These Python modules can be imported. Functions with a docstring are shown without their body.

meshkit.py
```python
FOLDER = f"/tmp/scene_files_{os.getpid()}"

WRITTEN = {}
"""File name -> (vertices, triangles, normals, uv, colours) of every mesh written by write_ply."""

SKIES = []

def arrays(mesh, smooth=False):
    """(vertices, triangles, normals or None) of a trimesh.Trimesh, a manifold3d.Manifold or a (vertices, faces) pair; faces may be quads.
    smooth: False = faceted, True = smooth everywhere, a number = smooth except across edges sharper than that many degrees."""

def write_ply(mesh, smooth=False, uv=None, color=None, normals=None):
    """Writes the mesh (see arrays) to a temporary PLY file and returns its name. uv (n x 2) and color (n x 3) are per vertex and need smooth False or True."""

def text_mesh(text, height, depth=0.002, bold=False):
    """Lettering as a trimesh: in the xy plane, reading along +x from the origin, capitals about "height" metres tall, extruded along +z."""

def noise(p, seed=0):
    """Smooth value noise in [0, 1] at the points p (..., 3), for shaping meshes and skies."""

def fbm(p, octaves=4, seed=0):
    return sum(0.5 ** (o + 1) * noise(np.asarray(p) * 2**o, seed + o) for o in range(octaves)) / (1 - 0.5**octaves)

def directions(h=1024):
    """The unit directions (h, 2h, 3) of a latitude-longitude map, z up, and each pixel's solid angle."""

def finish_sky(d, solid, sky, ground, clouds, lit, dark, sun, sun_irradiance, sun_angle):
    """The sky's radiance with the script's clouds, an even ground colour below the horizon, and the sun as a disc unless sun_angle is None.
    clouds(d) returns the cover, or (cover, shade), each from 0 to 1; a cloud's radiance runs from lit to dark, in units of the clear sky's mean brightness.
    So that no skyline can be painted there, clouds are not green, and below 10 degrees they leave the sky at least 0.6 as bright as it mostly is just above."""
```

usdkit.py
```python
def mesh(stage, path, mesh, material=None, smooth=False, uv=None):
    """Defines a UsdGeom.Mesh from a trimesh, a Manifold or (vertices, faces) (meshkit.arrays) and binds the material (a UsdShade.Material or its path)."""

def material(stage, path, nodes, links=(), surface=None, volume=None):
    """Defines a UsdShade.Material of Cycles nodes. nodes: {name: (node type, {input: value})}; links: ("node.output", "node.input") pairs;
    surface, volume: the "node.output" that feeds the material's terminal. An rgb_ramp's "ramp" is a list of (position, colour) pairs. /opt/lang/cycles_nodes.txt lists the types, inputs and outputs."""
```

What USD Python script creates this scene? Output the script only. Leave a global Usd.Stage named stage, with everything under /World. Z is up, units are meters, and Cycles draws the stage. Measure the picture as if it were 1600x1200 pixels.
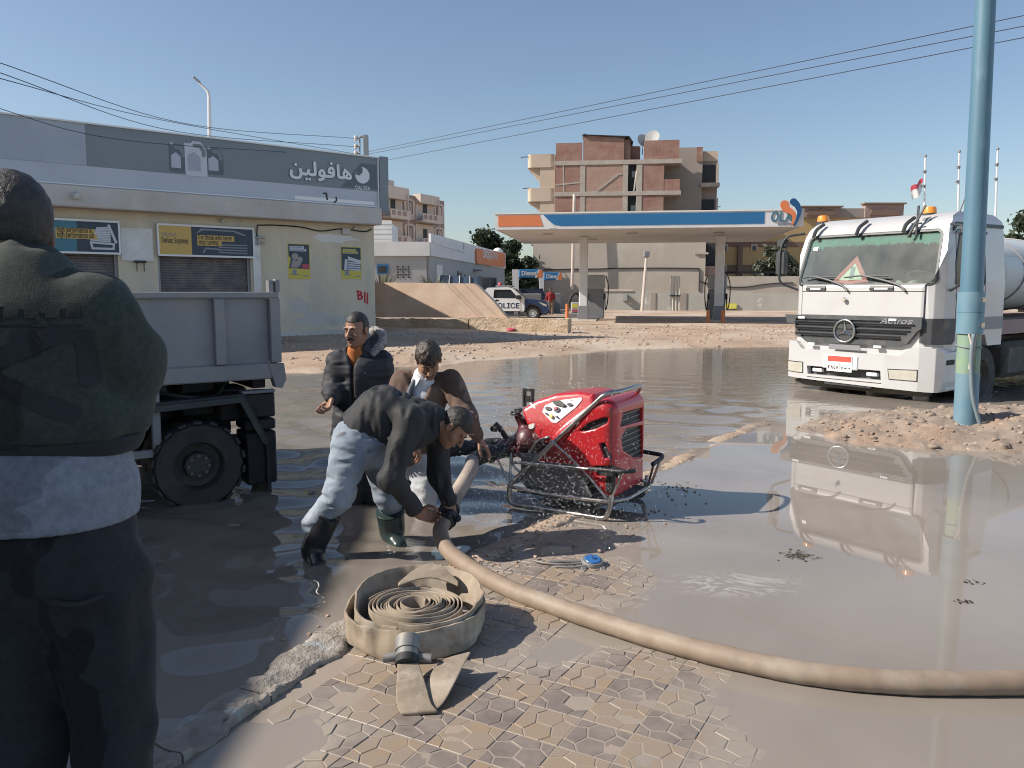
import math, random
import numpy as np, trimesh, manifold3d as m3, shapely
from shapely.geometry import Polygon, LineString, Point, box as sbox
from shapely import affinity, ops
from pxr import Usd, UsdGeom, UsdLux, UsdShade, Gf, Sdf, Vt
import usdkit, meshkit

stage = Usd.Stage.CreateInMemory()
UsdGeom.SetStageUpAxis(stage, 'Z')
UsdGeom.SetStageMetersPerUnit(stage, 1.0)
WORLD = UsdGeom.Xform.Define(stage, '/World')
stage.SetDefaultPrim(WORLD.GetPrim())
UsdGeom.Scope.Define(stage, '/World/Looks')

# ---------------------------------------------------------------- camera, sky, sun
CAM_H, FPX, HOR = 1.6, 1240.0, 456.0            # eye height; focal length and horizon of the 1600 x 1200 photograph
PITCH = math.atan((600 - HOR) / FPX)
cam = UsdGeom.Camera.Define(stage, '/World/camera')
cam.AddTranslateOp().Set((0, 0, CAM_H))
cam.AddRotateXOp().Set(90 - math.degrees(PITCH))
cam.CreateHorizontalApertureAttr(36.0)
cam.CreateVerticalApertureAttr(27.0)
cam.CreateFocalLengthAttr(36.0 * FPX / 1600)
cam.CreateClippingRangeAttr((0.05, 5000))
cam.CreateExposureAttr(0.54)

SUN_AZ = (-1.0, -0.15)                          # horizontal direction towards the sun
SUN_EL = math.radians(37)
SKY_STRENGTH, SUN_INTENSITY = 0.09, 1.25
_h = math.hypot(*SUN_AZ)
sun_dir = np.array([SUN_AZ[0] / _h * math.cos(SUN_EL), SUN_AZ[1] / _h * math.cos(SUN_EL), math.sin(SUN_EL)])
dome = UsdLux.DomeLight.Define(stage, '/World/sky')
skym = usdkit.material(stage, '/World/Looks/sky_air', {
    'sky': ('sky_texture', {'sky_type': 'single_scattering', 'sun_disc': False, 'sun_elevation': SUN_EL,
                            'sun_rotation': math.atan2(sun_dir[0], sun_dir[1]), 'altitude': 50.0,
                            'air_density': 1.0, 'aerosol_density': 1.0, 'ozone_density': 1.6}),
    'hs': ('hsv', {'hue': 0.5, 'saturation': 0.98, 'value': 1.0, 'fac': 1.0}),
    'bg': ('background_shader', {'strength': SKY_STRENGTH})},
    [('sky.color', 'hs.color'), ('hs.color', 'bg.color')], surface='bg.background')
UsdShade.MaterialBindingAPI.Apply(dome.GetPrim()).Bind(skym)
dome.GetPrim().SetCustomDataByKey('kind', 'structure')
sun = UsdLux.DistantLight.Define(stage, '/World/sun')
sun.CreateIntensityAttr(SUN_INTENSITY)
sun.CreateNormalizeAttr(True)
sun.CreateAngleAttr(0.53)
sun.CreateColorAttr(Gf.Vec3f(1.0, 0.93, 0.84))
_z = Gf.Vec3d(*map(float, sun_dir)); _x = Gf.Cross(Gf.Vec3d(0, 0, 1), _z).GetNormalized(); _y = Gf.Cross(_z, _x)
sun.AddTransformOp().Set(Gf.Matrix4d(_x[0], _x[1], _x[2], 0, _y[0], _y[1], _y[2], 0, _z[0], _z[1], _z[2], 0, 0, 0, 0, 1))

# ---------------------------------------------------------------- measuring helpers
def ray(u, v):
    a, b = (u - 800) / FPX, -(v - 600) / FPX
    c, s = math.cos(PITCH), math.sin(PITCH)
    return np.array([a, c + b * s, -s + b * c])
def at(u, v, z=0.0):
    r = ray(u, v); return np.array([0, 0, CAM_H]) + r * ((z - CAM_H) / r[2])
def aty(u, v, y):
    r = ray(u, v); return np.array([0, 0, CAM_H]) + r * (y / r[1])
def onplane(u, v, p0, n):
    r = ray(u, v); o = np.array([0, 0, CAM_H]); n = np.asarray(n, float)
    return o + r * (np.dot(np.asarray(p0, float) - o, n) / np.dot(r, n))

# ---------------------------------------------------------------- scene helpers
_names = {}
def numbered(parent, name):
    k = _names.get((parent, name), 0)
    _names[(parent, name)] = k + 1
    return name if k == 0 else f'{name}_{k:03d}'
def tag(prim, label=None, cat=None, group=None, kind=None):
    p = prim if isinstance(prim, Usd.Prim) else prim.GetPrim()
    for k, v in (('label', label), ('category', cat), ('group', group), ('kind', kind)):
        if v: p.SetCustomDataByKey(k, v)
    return p
GROUPS = {'guard_post': 'orange guard posts round the fuel pumps', 'poster': 'yellow posters on the shop wall', 'overhead_wire': 'overhead wires across the sky', 'flagpole': 'white flagpoles behind the truck', 'tree': 'trees behind the filling station', 'diesel_pump_sign': 'fuel sign boxes at the station', 'pump_island': 'pump islands under the canopy', 'fuel_dispenser': 'fuel dispensers under the canopy', 'satellite_dish': 'satellite dishes on the brick building', 'banner_sign': 'banners over the shop shutters', 'floating_debris': 'scraps floating in the puddle', 'shrub': 'spiky shrubs behind the low wall'}
class Node:
    def __init__(s, path): s.path = path
    @property
    def prim(s): return stage.GetPrimAtPath(s.path)
def thing(name, label, cat, loc=(0, 0, 0), rotz=0.0, group=None, kind=None, scale=None):
    group = group or GROUPS.get(name)
    path = '/World/' + numbered('/World', name)
    x = UsdGeom.Xform.Define(stage, path)
    x.AddTranslateOp().Set(tuple(float(v) for v in loc))
    if rotz: x.AddRotateZOp().Set(float(rotz))
    if scale: x.AddScaleOp().Set((scale, scale, scale))
    tag(x, label, cat, group, kind)
    return Node(path)
def group_node(name, parent):
    path = parent.path + '/' + numbered(parent.path, name)
    UsdGeom.Xform.Define(stage, path)
    return Node(path)
def clean(mesh):
    if isinstance(mesh, (list, tuple)) and len(mesh) and not isinstance(mesh[0], np.ndarray):
        mesh = cat_(mesh)
    return mesh
def part(name, mesh, mt, parent=None, smooth=False, label=None, kind=None, group=None, cat=None, prim=None, join=False):
    if isinstance(mesh, (list, tuple)) and kind != 'stuff' and parent is not None and not join and 1 < len(mesh) <= 40:
        return [part(name, m, mt, parent, smooth, label, kind, group, cat, prim) for m in mesh][0]
    mesh = clean(mesh)
    base = parent.path if parent else '/World'
    path = base + '/' + numbered(base, name)
    m = usdkit.mesh(stage, path, mesh, MT[mt] if isinstance(mt, str) else mt, smooth=smooth)
    if prim is not None:
        for k, a in prim.items():
            UsdGeom.PrimvarsAPI(m).CreatePrimvar(k, Sdf.ValueTypeNames.FloatArray, 'vertex').Set(Vt.FloatArray.FromNumpy(np.asarray(a, np.float32)))
    tag(m, label, cat, group, kind)
    return Node(path)
def copy_of(node, name, loc, rotz=0.0, label=None, group=None, scale=None):
    was = node.prim.GetCustomData()
    r = thing(name, label or was.get('label'), was.get('category'), loc, rotz, group or was.get('group'), scale=scale)
    r.prim.GetReferences().AddInternalReference(node.path)
    r.prim.SetInstanceable(True)
    return r

# ---------------------------------------------------------------- mesh helpers
def cat_(ms):
    ms = [m for m in ms if m is not None]
    out = []
    for m in ms:
        if hasattr(m, 'to_mesh'):
            v, f, _ = meshkit.arrays(m); m = trimesh.Trimesh(v, f, process=False)
        out.append(m)
    return trimesh.util.concatenate(out) if len(out) > 1 else out[0]
def box(x0, x1, y0, y1, z0, z1):
    b = trimesh.creation.box((abs(x1 - x0), abs(y1 - y0), abs(z1 - z0)))
    b.apply_translation(((x0 + x1) / 2, (y0 + y1) / 2, (z0 + z1) / 2)); return b
def rbox(x0, x1, y0, y1, z0, z1, r=0.01):
    x0, x1 = sorted((x0, x1)); y0, y1 = sorted((y0, y1)); z0, z1 = sorted((z0, z1))
    r = min(r, (x1 - x0) * .49, (y1 - y0) * .49, (z1 - z0) * .49); p = []
    for x, i in ((x0, 1), (x1, -1)):
        for y, j in ((y0, 1), (y1, -1)):
            for z, k in ((z0, 1), (z1, -1)):
                p += [(x + i * r, y + j * r, z), (x + i * r, y, z + k * r), (x, y + j * r, z + k * r)]
    return hull(p)
def hull(p):
    return trimesh.Trimesh(np.array(p, float)).convex_hull
def mv(m, d):
    m = m.copy(); m.apply_translation(d); return m
def xf(m, M):
    m = m.copy(); m.apply_transform(M); return m
def rotm(ang, axis, pt=None):
    return trimesh.transformations.rotation_matrix(ang, axis, pt)
def basis(o, a, b, c=None):
    a, b = np.asarray(a, float), np.asarray(b, float)
    c = np.cross(a, b) if c is None else np.asarray(c, float)
    M = np.eye(4); M[:3, 0], M[:3, 1], M[:3, 2], M[:3, 3] = a, b, c, o; return M
def cyl(p0, p1, r0, r1=None, n=16, cap=True):
    p0, p1 = np.asarray(p0, float), np.asarray(p1, float); r1 = r0 if r1 is None else r1
    return loft([p0, p1], [r0, r1], n, cap)
def frames(P):
    T = np.gradient(P, axis=0); T /= np.linalg.norm(T, axis=1, keepdims=True) + 1e-12
    u = np.cross(T[0], [0, 0, 1.0]); 
    if np.linalg.norm(u) < 1e-3: u = np.cross(T[0], [1.0, 0, 0])
    u /= np.linalg.norm(u); U = [u]
    for t in T[1:]:
        u = u - t * np.dot(u, t); u /= np.linalg.norm(u) + 1e-12; U.append(u)
    U = np.array(U); return T, U, np.cross(T, U)
def loft(P, R, n=12, cap=True, flat=None):
    P = np.asarray(P, float); R = np.broadcast_to(np.asarray(R, float), len(P))
    T, U, V = frames(P); a = np.arange(n) / n * 2 * np.pi
    fl = np.ones(len(P)) if flat is None else np.broadcast_to(flat, len(P))
    v = P[:, None] + R[:, None, None] * (np.cos(a)[None, :, None] * U[:, None] + fl[:, None, None] * np.sin(a)[None, :, None] * V[:, None])
    v = v.reshape(-1, 3); f = []
    i = np.arange(len(P) - 1)[:, None] * n; j = np.arange(n)[None]; k = (j + 1) % n
    q = np.stack([i + j, i + k, i + n + k, i + n + j], -1).reshape(-1, 4)
    f = np.vstack([q[:, [0, 1, 2]], q[:, [0, 2, 3]]])
    if cap:
        c0, c1 = len(v), len(v) + 1; v = np.vstack([v, P[:1], P[-1:]]); j = np.arange(n); L = (len(P) - 1) * n
        f = np.vstack([f, np.stack([np.full(n, c0), (j + 1) % n, j], 1), np.stack([np.full(n, c1), L + j, L + (j + 1) % n], 1)])
    return trimesh.Trimesh(v, f, process=False)
def spline(P, n=8, closed=False):
    P = np.asarray(P, float)
    Q = np.vstack([P[-1:], P, P[:2]]) if closed else np.vstack([2 * P[0] - P[1], P, 2 * P[-1] - P[-2]])
    out = []
    for i in range(1, len(Q) - 2):
        p0, p1, p2, p3 = Q[i - 1:i + 3]
        for t in np.arange(n) / n:
            out.append(.5 * (2 * p1 + (p2 - p0) * t + (2 * p0 - 5 * p1 + 4 * p2 - p3) * t * t + (3 * p1 - p0 - 3 * p2 + p3) * t ** 3))
    if not closed: out.append(Q[-2])
    return np.array(out)
def tube(P, r, n=8, k=6, smooth=True, flat=None):
    P = spline(P, k) if smooth else np.asarray(P, float)
    return loft(P, r, n, flat=flat)
def bend(P, rad=.05, k=5):
    """polyline with rounded corners"""
    P = [np.asarray(p, float) for p in P]; out = [P[0]]
    for a, b, c in zip(P, P[1:], P[2:]):
        d0, d1 = a - b, c - b; l0, l1 = np.linalg.norm(d0), np.linalg.norm(d1); r = min(rad, l0 * .45, l1 * .45)
        s, e = b + d0 / l0 * r, b + d1 / l1 * r
        for t in np.linspace(0, 1, k + 1): out.append((1 - t) ** 2 * s + 2 * t * (1 - t) * b + t * t * e)
    out.append(P[-1]); return np.array(out)
def btube(P, r, rad=.05, n=10):
    return loft(bend(P, rad), r, n)
def lathe(prof, n=24, M=None):
    prof = np.asarray(prof, float); a = np.arange(n) / n * 2 * np.pi
    v = np.stack([prof[:, 0, None] * np.cos(a), prof[:, 0, None] * np.sin(a), np.broadcast_to(prof[:, 1, None], (len(prof), n))], -1).reshape(-1, 3)
    i = np.arange(len(prof) - 1)[:, None] * n; j = np.arange(n)[None]; k = (j + 1) % n
    q = np.stack([i + j, i + k, i + n + k, i + n + j], -1).reshape(-1, 4)
    m = trimesh.Trimesh(v, np.vstack([q[:, [0, 1, 2]], q[:, [0, 2, 3]]]), process=False)
    if M is not None: m.apply_transform(M)
    return m
def extr(poly, d):
    """2D polygon(s) extruded along +z"""
    if not isinstance(poly, shapely.geometry.base.BaseGeometry): poly = Polygon(poly)
    poly = poly.buffer(0)
    gs = [g for g in getattr(poly, 'geoms', [poly]) if g.geom_type == 'Polygon' and g.area > 1e-9]
    return trimesh.util.concatenate([trimesh.creation.extrude_polygon(g, d, engine='earcut') for g in gs]) if gs else None
def front(poly, d, y):
    """polygon in (x, z) standing on the plane y, growing towards -y by d"""
    return xf(extr(poly, d), basis((0, y, 0), (1, 0, 0), (0, 0, 1), (0, -1, 0)))
def side(poly, x0, x1):
    """polygon in (y, z) extruded from x0 to x1"""
    return xf(extr(poly, x1 - x0), basis((x0, 0, 0), (0, 1, 0), (0, 0, 1), (1, 0, 0)))
def txt(s, h, d=.004, bold=False):
    return meshkit.text_mesh(s, h, d, bold)
def txt_front(s, h, x, z, y, d=.004, bold=False, width=None, slant=0.):
    t = txt(s, h, d, bold)
    if slant: t.vertices[:, 0] += slant * t.vertices[:, 1]
    if width: t.apply_scale([width / (t.bounds[1][0] - t.bounds[0][0]), 1, 1])
    return xf(t, basis((x, y, z), (1, 0, 0), (0, 0, 1), (0, -1, 0)))
def rrect(x0, y0, x1, y1, r):
    return sbox(x0 + r, y0 + r, x1 - r, y1 - r).buffer(r, quad_segs=4)
def quadgrid(fn, us, vs):
    U, V = np.meshgrid(us, vs); v = fn(U.ravel(), V.ravel()); n = len(us)
    i = (np.arange(len(vs) - 1)[:, None] * n + np.arange(n - 1)[None]).ravel()
    return trimesh.Trimesh(v, np.vstack([np.stack([i, i + 1, i + n + 1], 1), np.stack([i, i + n + 1, i + n], 1)]), process=False)

# ---- implicit surfaces, meshed with surface nets
def vlen(a): return np.sqrt((a * a).sum(-1))
def smin(a, b, k):
    h = np.clip(.5 + .5 * (b - a) / k, 0, 1); return b + (a - b) * h - k * h * (1 - h)
def smax(a, b, k): return -smin(-a, -b, k)
def cone(P, a, b, ra, rb):
    a, b = np.asarray(a, float), np.asarray(b, float); ab = b - a; pa = P - a
    t = np.clip(pa @ ab / (ab @ ab), 0, 1); return vlen(pa - t[..., None] * ab) - (ra + (rb - ra) * t)
def ell(P, c, r, R=None):
    q = P - np.asarray(c, float)
    if R is not None: q = q @ R
    r = np.asarray(r, float); k0 = vlen(q / r); k1 = vlen(q / (r * r)); return k0 * (k0 - 1) / np.maximum(k1, 1e-9)
def sbx(P, c, h, r=0.0, R=None):
    q = P - np.asarray(c, float)
    if R is not None: q = q @ R
    q = np.abs(q) - (np.asarray(h, float) - r); return vlen(np.maximum(q, 0)) + np.minimum(q.max(-1), 0) - r
def nets(f, lo, hi, h):
    lo, hi = np.asarray(lo, float), np.asarray(hi, float); n = np.ceil((hi - lo) / h).astype(int) + 1
    ax = [lo[i] + np.arange(n[i]) * h for i in range(3)]
    P = np.stack(np.meshgrid(*ax, indexing='ij'), -1); D = f(P.reshape(-1, 3)).reshape(n)
    S = D < 0; acc = np.zeros(tuple(n - 1) + (3,)); cnt = np.zeros(tuple(n - 1))
    for axis in range(3):
        sl0 = [slice(None)] * 3; sl1 = [slice(None)] * 3; sl0[axis] = slice(0, -1); sl1[axis] = slice(1, None)
        a, b = D[tuple(sl0)], D[tuple(sl1)]; cr = (a < 0) != (b < 0); t = np.where(cr, a / np.where(cr, a - b, 1), 0)
        pos = P[tuple(sl0)].copy(); pos[..., axis] += t * h
        o = [x for x in range(3) if x != axis]
        for da in (0, 1):
            for db in (0, 1):
                s = [slice(None)] * 3
                s[o[0]] = slice(da, n[o[0]] - 1 + da); s[o[1]] = slice(db, n[o[1]] - 1 + db)
                acc += np.where(cr[tuple(s)][..., None], pos[tuple(s)], 0); cnt += cr[tuple(s)]
    on = cnt > 0; idx = -np.ones(tuple(n - 1), int); idx[on] = np.arange(on.sum()); V = acc[on] / cnt[on][:, None]; F = []
    for axis in range(3):
        o = [(axis + 1) % 3, (axis + 2) % 3]
        sl0 = [slice(None)] * 3; sl1 = [slice(None)] * 3; sl0[axis] = slice(0, -1); sl1[axis] = slice(1, None)
        for s in (sl0, sl1):
            for x in o: s[x] = slice(1, -1)
        a, b = S[tuple(sl0)], S[tuple(sl1)]
        def cell(da, db):
            s = [slice(None)] * 3; s[o[0]] = slice(1 - da, n[o[0]] - 1 - da); s[o[1]] = slice(1 - db, n[o[1]] - 1 - db); return idx[tuple(s)]
        q = np.stack([cell(1, 1), cell(0, 1), cell(0, 0), cell(1, 0)], -1)
        c = (a != b); q1 = q[c & a]; q2 = q[c & b][:, ::-1]
        F += [q1, q2]
    F = np.vstack(F); F = F[(F >= 0).all(1)]
    return trimesh.Trimesh(V, np.vstack([F[:, [0, 1, 2]], F[:, [0, 2, 3]]]), process=False)
def relax(m, n=2, lam=.5):
    trimesh.smoothing.filter_taubin(m, lamb=lam, nu=lam + .03, iterations=n); return m

# ---------------------------------------------------------------- materials
MT = {}
def lin(c):
    """sRGB 0-255 to linear"""
    return tuple(x / 255 / 12.92 if x <= 10 else ((x / 255 + .055) / 1.055) ** 2.4 for x in c)
def mat(name, col, rough=.6, col2=None, scale=3., detail=5., contrast=(.35, .65), metal=0., spec=.5, bump=0., bscale=40., bdist=.01, coat=0., dirt=None, dscale=1.2, damount=(.5, .75), rvar=0., sheen=0., stretch=None, space='object', trans=0., ior=1.5, silt=None, bdetail=3.):
    n = {'tc': ('texture_coordinate', {}), 'geo': ('geometry', {}), 'p': ('principled_bsdf', {'base_color': col, 'roughness': rough, 'metallic': metal, 'specular_ior_level': spec, 'coat_weight': coat, 'coat_roughness': .08, 'sheen_weight': sheen, 'transmission_weight': trans, 'ior': ior})}
    L = []; src = 'geo.position' if space == 'world' else 'tc.object'
    if stretch:
        n['mp'] = ('mapping', {'scale': stretch}); L.append((src, 'mp.vector')); src = 'mp.vector'
    out = None
    if col2 is not None:
        n['n1'] = ('noise_texture', {'scale': scale, 'detail': detail, 'roughness': .6}); L.append((src, 'n1.vector'))
        n['r1'] = ('rgb_ramp', {'ramp': [(contrast[0], col), (contrast[1], col2)]}); L.append(('n1.fac', 'r1.fac')); out = 'r1.color'
    if dirt is not None:
        n['n2'] = ('noise_texture', {'scale': dscale, 'detail': 7., 'roughness': .65}); L.append((src, 'n2.vector'))
        n['r2'] = ('map_range', {'from_min': damount[0], 'from_max': damount[1], 'clamp': True}); L.append(('n2.fac', 'r2.value'))
        n['m2'] = ('mix_color', {'a': col, 'b': dirt}); L.append(('r2.result', 'm2.fac'))
        if out: L.append((out, 'm2.a'))
        out = 'm2.result'
        if rvar:
            n['rv'] = ('map_range', {'from_min': 0., 'from_max': 1., 'to_min': rough, 'to_max': min(1., rough + rvar)}); L += [('r2.result', 'rv.value'), ('rv.result', 'p.roughness')]
    if silt is not None:
        n['at'] = ('attribute', {'attribute': 'silt'}); n['n4'] = ('noise_texture', {'scale': 7., 'detail': 7., 'roughness': .68}); L.append(('geo.position', 'n4.vector'))
        n['mm'] = ('math', {'math_type': 'multiply_add', 'value2': 1.7, 'value3': -.85}); L.append(('n4.fac', 'mm.value1'))
        n['ma'] = ('math', {'math_type': 'add', 'use_clamp': True}); L += [('at.fac', 'ma.value1'), ('mm.value', 'ma.value2')]
        n['ms'] = ('mix_color', {'a': col, 'b': silt}); L += [('ma.value', 'ms.fac'), ('ms.result', 'p.base_color')]
        if out: L.append((out, 'ms.a'))
        out = None
    if out: L.append((out, 'p.base_color'))
    if bump:
        n['n3'] = ('noise_texture', {'scale': bscale, 'detail': bdetail, 'roughness': .6}); n['b'] = ('bump', {'strength': bump, 'distance': bdist})
        L += [(src, 'n3.vector'), ('n3.fac', 'b.height'), ('b.normal', 'p.normal')]
    MT[name] = usdkit.material(stage, '/World/Looks/' + name, n, L, surface='p.BSDF')
    return MT[name]
def glassmat(name, tint=(.9, .95, .95), refl=1.0, rough=.02, dust=0., dustcol=(.4, .36, .3), op=0.0, opcol=(.05, .06, .07)):
    n = {'fr': ('fresnel', {'IOR': 1.5}), 't': ('transparent_bsdf', {'color': tint}), 'g': ('glossy_bsdf', {'roughness': rough, 'color': (refl,) * 3}),
         'm': ('mix_closure', {}), 'd': ('diffuse_bsdf', {'color': dustcol}), 'md': ('mix_closure', {'fac': dust}),
         'tc': ('texture_coordinate', {}), 'n': ('noise_texture', {'scale': 3., 'detail': 5.}), 'mr': ('map_range', {'from_min': .3, 'from_max': .8, 'to_min': 0., 'to_max': 2 * dust, 'clamp': True})}
    L = [('fr.fac', 'm.fac'), ('t.BSDF', 'm.closure1'), ('g.BSDF', 'm.closure2'), ('m.closure', 'md.closure1'), ('d.BSDF', 'md.closure2'),
         ('tc.object', 'n.vector'), ('n.fac', 'mr.value'), ('mr.result', 'md.fac')]
    MT[name] = usdkit.material(stage, '/World/Looks/' + name, n, L, surface='md.closure')
SILT = (.28, .238, .196)
# lettering outlines: lists of rings, units arbitrary
ARABIC = {'havoline':[[[[287,108],[303,108],[305,50],[308,43],[326,42],[323,51],[323,61],[326,68],[332,73],[329,76],[330,80],[338,89],[363,71],[378,57],[383,47],[383,39],[381,34],[376,29],[368,26],[355,26],[343,30],[325,26],[307,26],[295,30],[292,33],[289,41]],[[360,53],[356,41],[363,41],[367,43],[366,49],[362,53]],[[338,53],[341,47],[345,49],[347,53],[347,59],[344,64],[340,64],[338,62]]],[[[171,2],[169,17],[183,19],[194,24],[194,26],[187,26],[178,29],[175,31],[171,39],[171,48],[173,55],[176,61],[183,68],[190,71],[198,71],[205,68],[214,56],[216,42],[251,42],[256,44],[258,48],[251,46],[241,47],[236,49],[232,53],[230,58],[231,73],[235,81],[241,87],[251,91],[260,90],[270,82],[275,69],[275,48],[271,38],[264,31],[249,26],[214,26],[209,16],[204,11],[188,3]],[[247,65],[251,62],[258,62],[260,64],[259,70],[254,75],[251,75],[247,72]],[[187,47],[190,41],[200,41],[199,50],[195,55],[191,55],[189,53]]],[[[245,105],[245,112],[248,116],[256,117],[259,115],[261,111],[261,105],[258,101],[250,100]]],[[[0,24],[0,36],[2,45],[5,53],[8,53],[20,48],[16,36],[16,31],[18,24],[22,20],[31,17],[42,17],[51,20],[55,24],[58,34],[57,46],[52,61],[67,65],[69,65],[74,46],[79,42],[97,43],[102,50],[105,65],[120,62],[119,47],[122,43],[143,43],[145,52],[142,108],[159,108],[161,42],[158,34],[154,30],[142,26],[125,26],[114,30],[111,34],[105,29],[95,26],[81,26],[74,29],[70,17],[63,9],[54,4],[40,1],[24,2],[11,7],[3,15]]],[[[110,5],[110,11],[115,16],[122,15],[125,11],[125,5],[119,0],[112,2]]],[[[91,5],[91,11],[96,16],[103,15],[106,11],[106,5],[100,0],[93,2]]],[[[28,78],[28,84],[33,90],[39,90],[43,87],[44,78],[41,74],[33,73]]]],'plate_digits':[[[[182,71],[183,74],[198,78],[214,29],[215,29],[232,77],[236,78],[248,73],[248,70],[232,34],[223,3],[207,1],[193,46]]],[[[131,23],[134,30],[141,37],[132,47],[132,55],[135,62],[144,71],[156,77],[160,77],[164,63],[149,56],[147,50],[150,47],[161,47],[163,35],[152,29],[148,25],[147,20],[152,17],[165,17],[175,20],[179,6],[174,3],[165,1],[150,1],[142,3],[133,10],[131,15]]],[[[58,6],[58,9],[74,44],[83,74],[99,77],[113,33],[125,6],[110,0],[108,1],[91,49],[90,49],[82,21],[73,0]]],[[[7,34],[0,73],[16,77],[19,64],[32,63],[37,66],[40,76],[53,73],[51,60],[43,50],[31,47],[22,48],[25,27],[25,1],[9,1]]]],'plate_letters':[[[[247,59],[257,59],[254,68],[254,78],[257,85],[263,90],[260,93],[260,95],[268,106],[300,83],[309,74],[314,64],[314,56],[312,51],[307,46],[299,43],[286,43],[274,47],[256,43],[248,43]],[[291,70],[287,58],[294,58],[298,60],[297,66],[293,70]],[[268,71],[272,64],[276,66],[278,70],[278,76],[275,81],[271,81],[269,79]]],[[[110,59],[115,59],[119,63],[124,82],[138,78],[136,65],[139,60],[143,59],[151,71],[162,82],[169,87],[184,93],[195,93],[202,91],[209,85],[213,77],[213,64],[209,55],[201,48],[186,43],[146,43],[134,47],[130,51],[126,47],[120,44],[110,43]],[[162,59],[180,58],[190,60],[196,64],[197,72],[194,76],[191,77],[181,76],[174,72]]],[[[0,27],[0,40],[7,57],[23,71],[40,78],[40,80],[25,83],[12,83],[4,81],[2,98],[5,99],[24,100],[53,90],[67,89],[68,71],[62,71],[61,69],[62,65],[68,60],[83,59],[89,55],[89,47],[84,43],[65,44],[58,47],[53,52],[49,61],[49,67],[48,67],[28,57],[19,47],[16,32],[19,24],[23,20],[34,16],[48,16],[67,21],[71,7],[59,2],[48,0],[32,0],[20,3],[11,8],[6,13]]]],'patch_mark':[[[[120,0],[116,15],[131,21],[140,30],[142,35],[142,44],[135,61],[150,68],[158,48],[158,33],[154,22],[143,10],[123,0]]],[[[0,86],[3,101],[16,98],[35,98],[47,100],[48,67],[55,26],[38,25],[33,55],[31,82],[12,82]]]]}
def arabic(key, width, d):
    g = shapely.union_all([Polygon(r[0], r[1:]).buffer(0) for r in ARABIC[key]])
    x0, y0, x1, y1 = g.bounds; k = width / (x1 - x0)
    return extr(affinity.affine_transform(g, [k, 0, 0, k, -x0 * k, -y0 * k]), d)
# ================================================================ SETTING
rng = np.random.default_rng(7)
mat('dirt', (.40, .30, .215), .9, (.29, .20, .14), scale=.9, detail=9, dirt=(.44, .36, .28), dscale=.25, damount=(.45, .6), bump=.7, bscale=22, bdist=.03, space='world', bdetail=8)
mat('mud', (.31, .245, .19), .8, (.21, .16, .125), scale=3.5, detail=9, dirt=(.33, .225, .155), dscale=.9, damount=(.50, .66), bump=.8, bscale=55, bdist=.015, space='world', bdetail=8)
mat('silt_sheet', SILT, .35, (.33, .26, .20), scale=2.5, bump=.25, bscale=60, bdist=.004, space='world')
mat('kerb_concrete', (.34, .305, .265), .85, (.22, .19, .16), scale=9, dirt=(.33, .39, .40), dscale=2.6, damount=(.56, .62), bump=1., bscale=38, bdist=.02, space='world', bdetail=9)
mat('paver_dark', (.118, .094, .084), .5, (.165, .13, .112), scale=9, bump=.3, bscale=160, bdist=.002, silt=SILT)
mat('paver_ochre', (.285, .20, .125), .5, (.23, .165, .11), scale=7, bump=.3, bscale=160, bdist=.002, silt=SILT)
mat('gravel_mat', (.42, .32, .24), .85, (.30, .2, .15), scale=30, bump=.5, bscale=90, bdist=.006, space='world')

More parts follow.
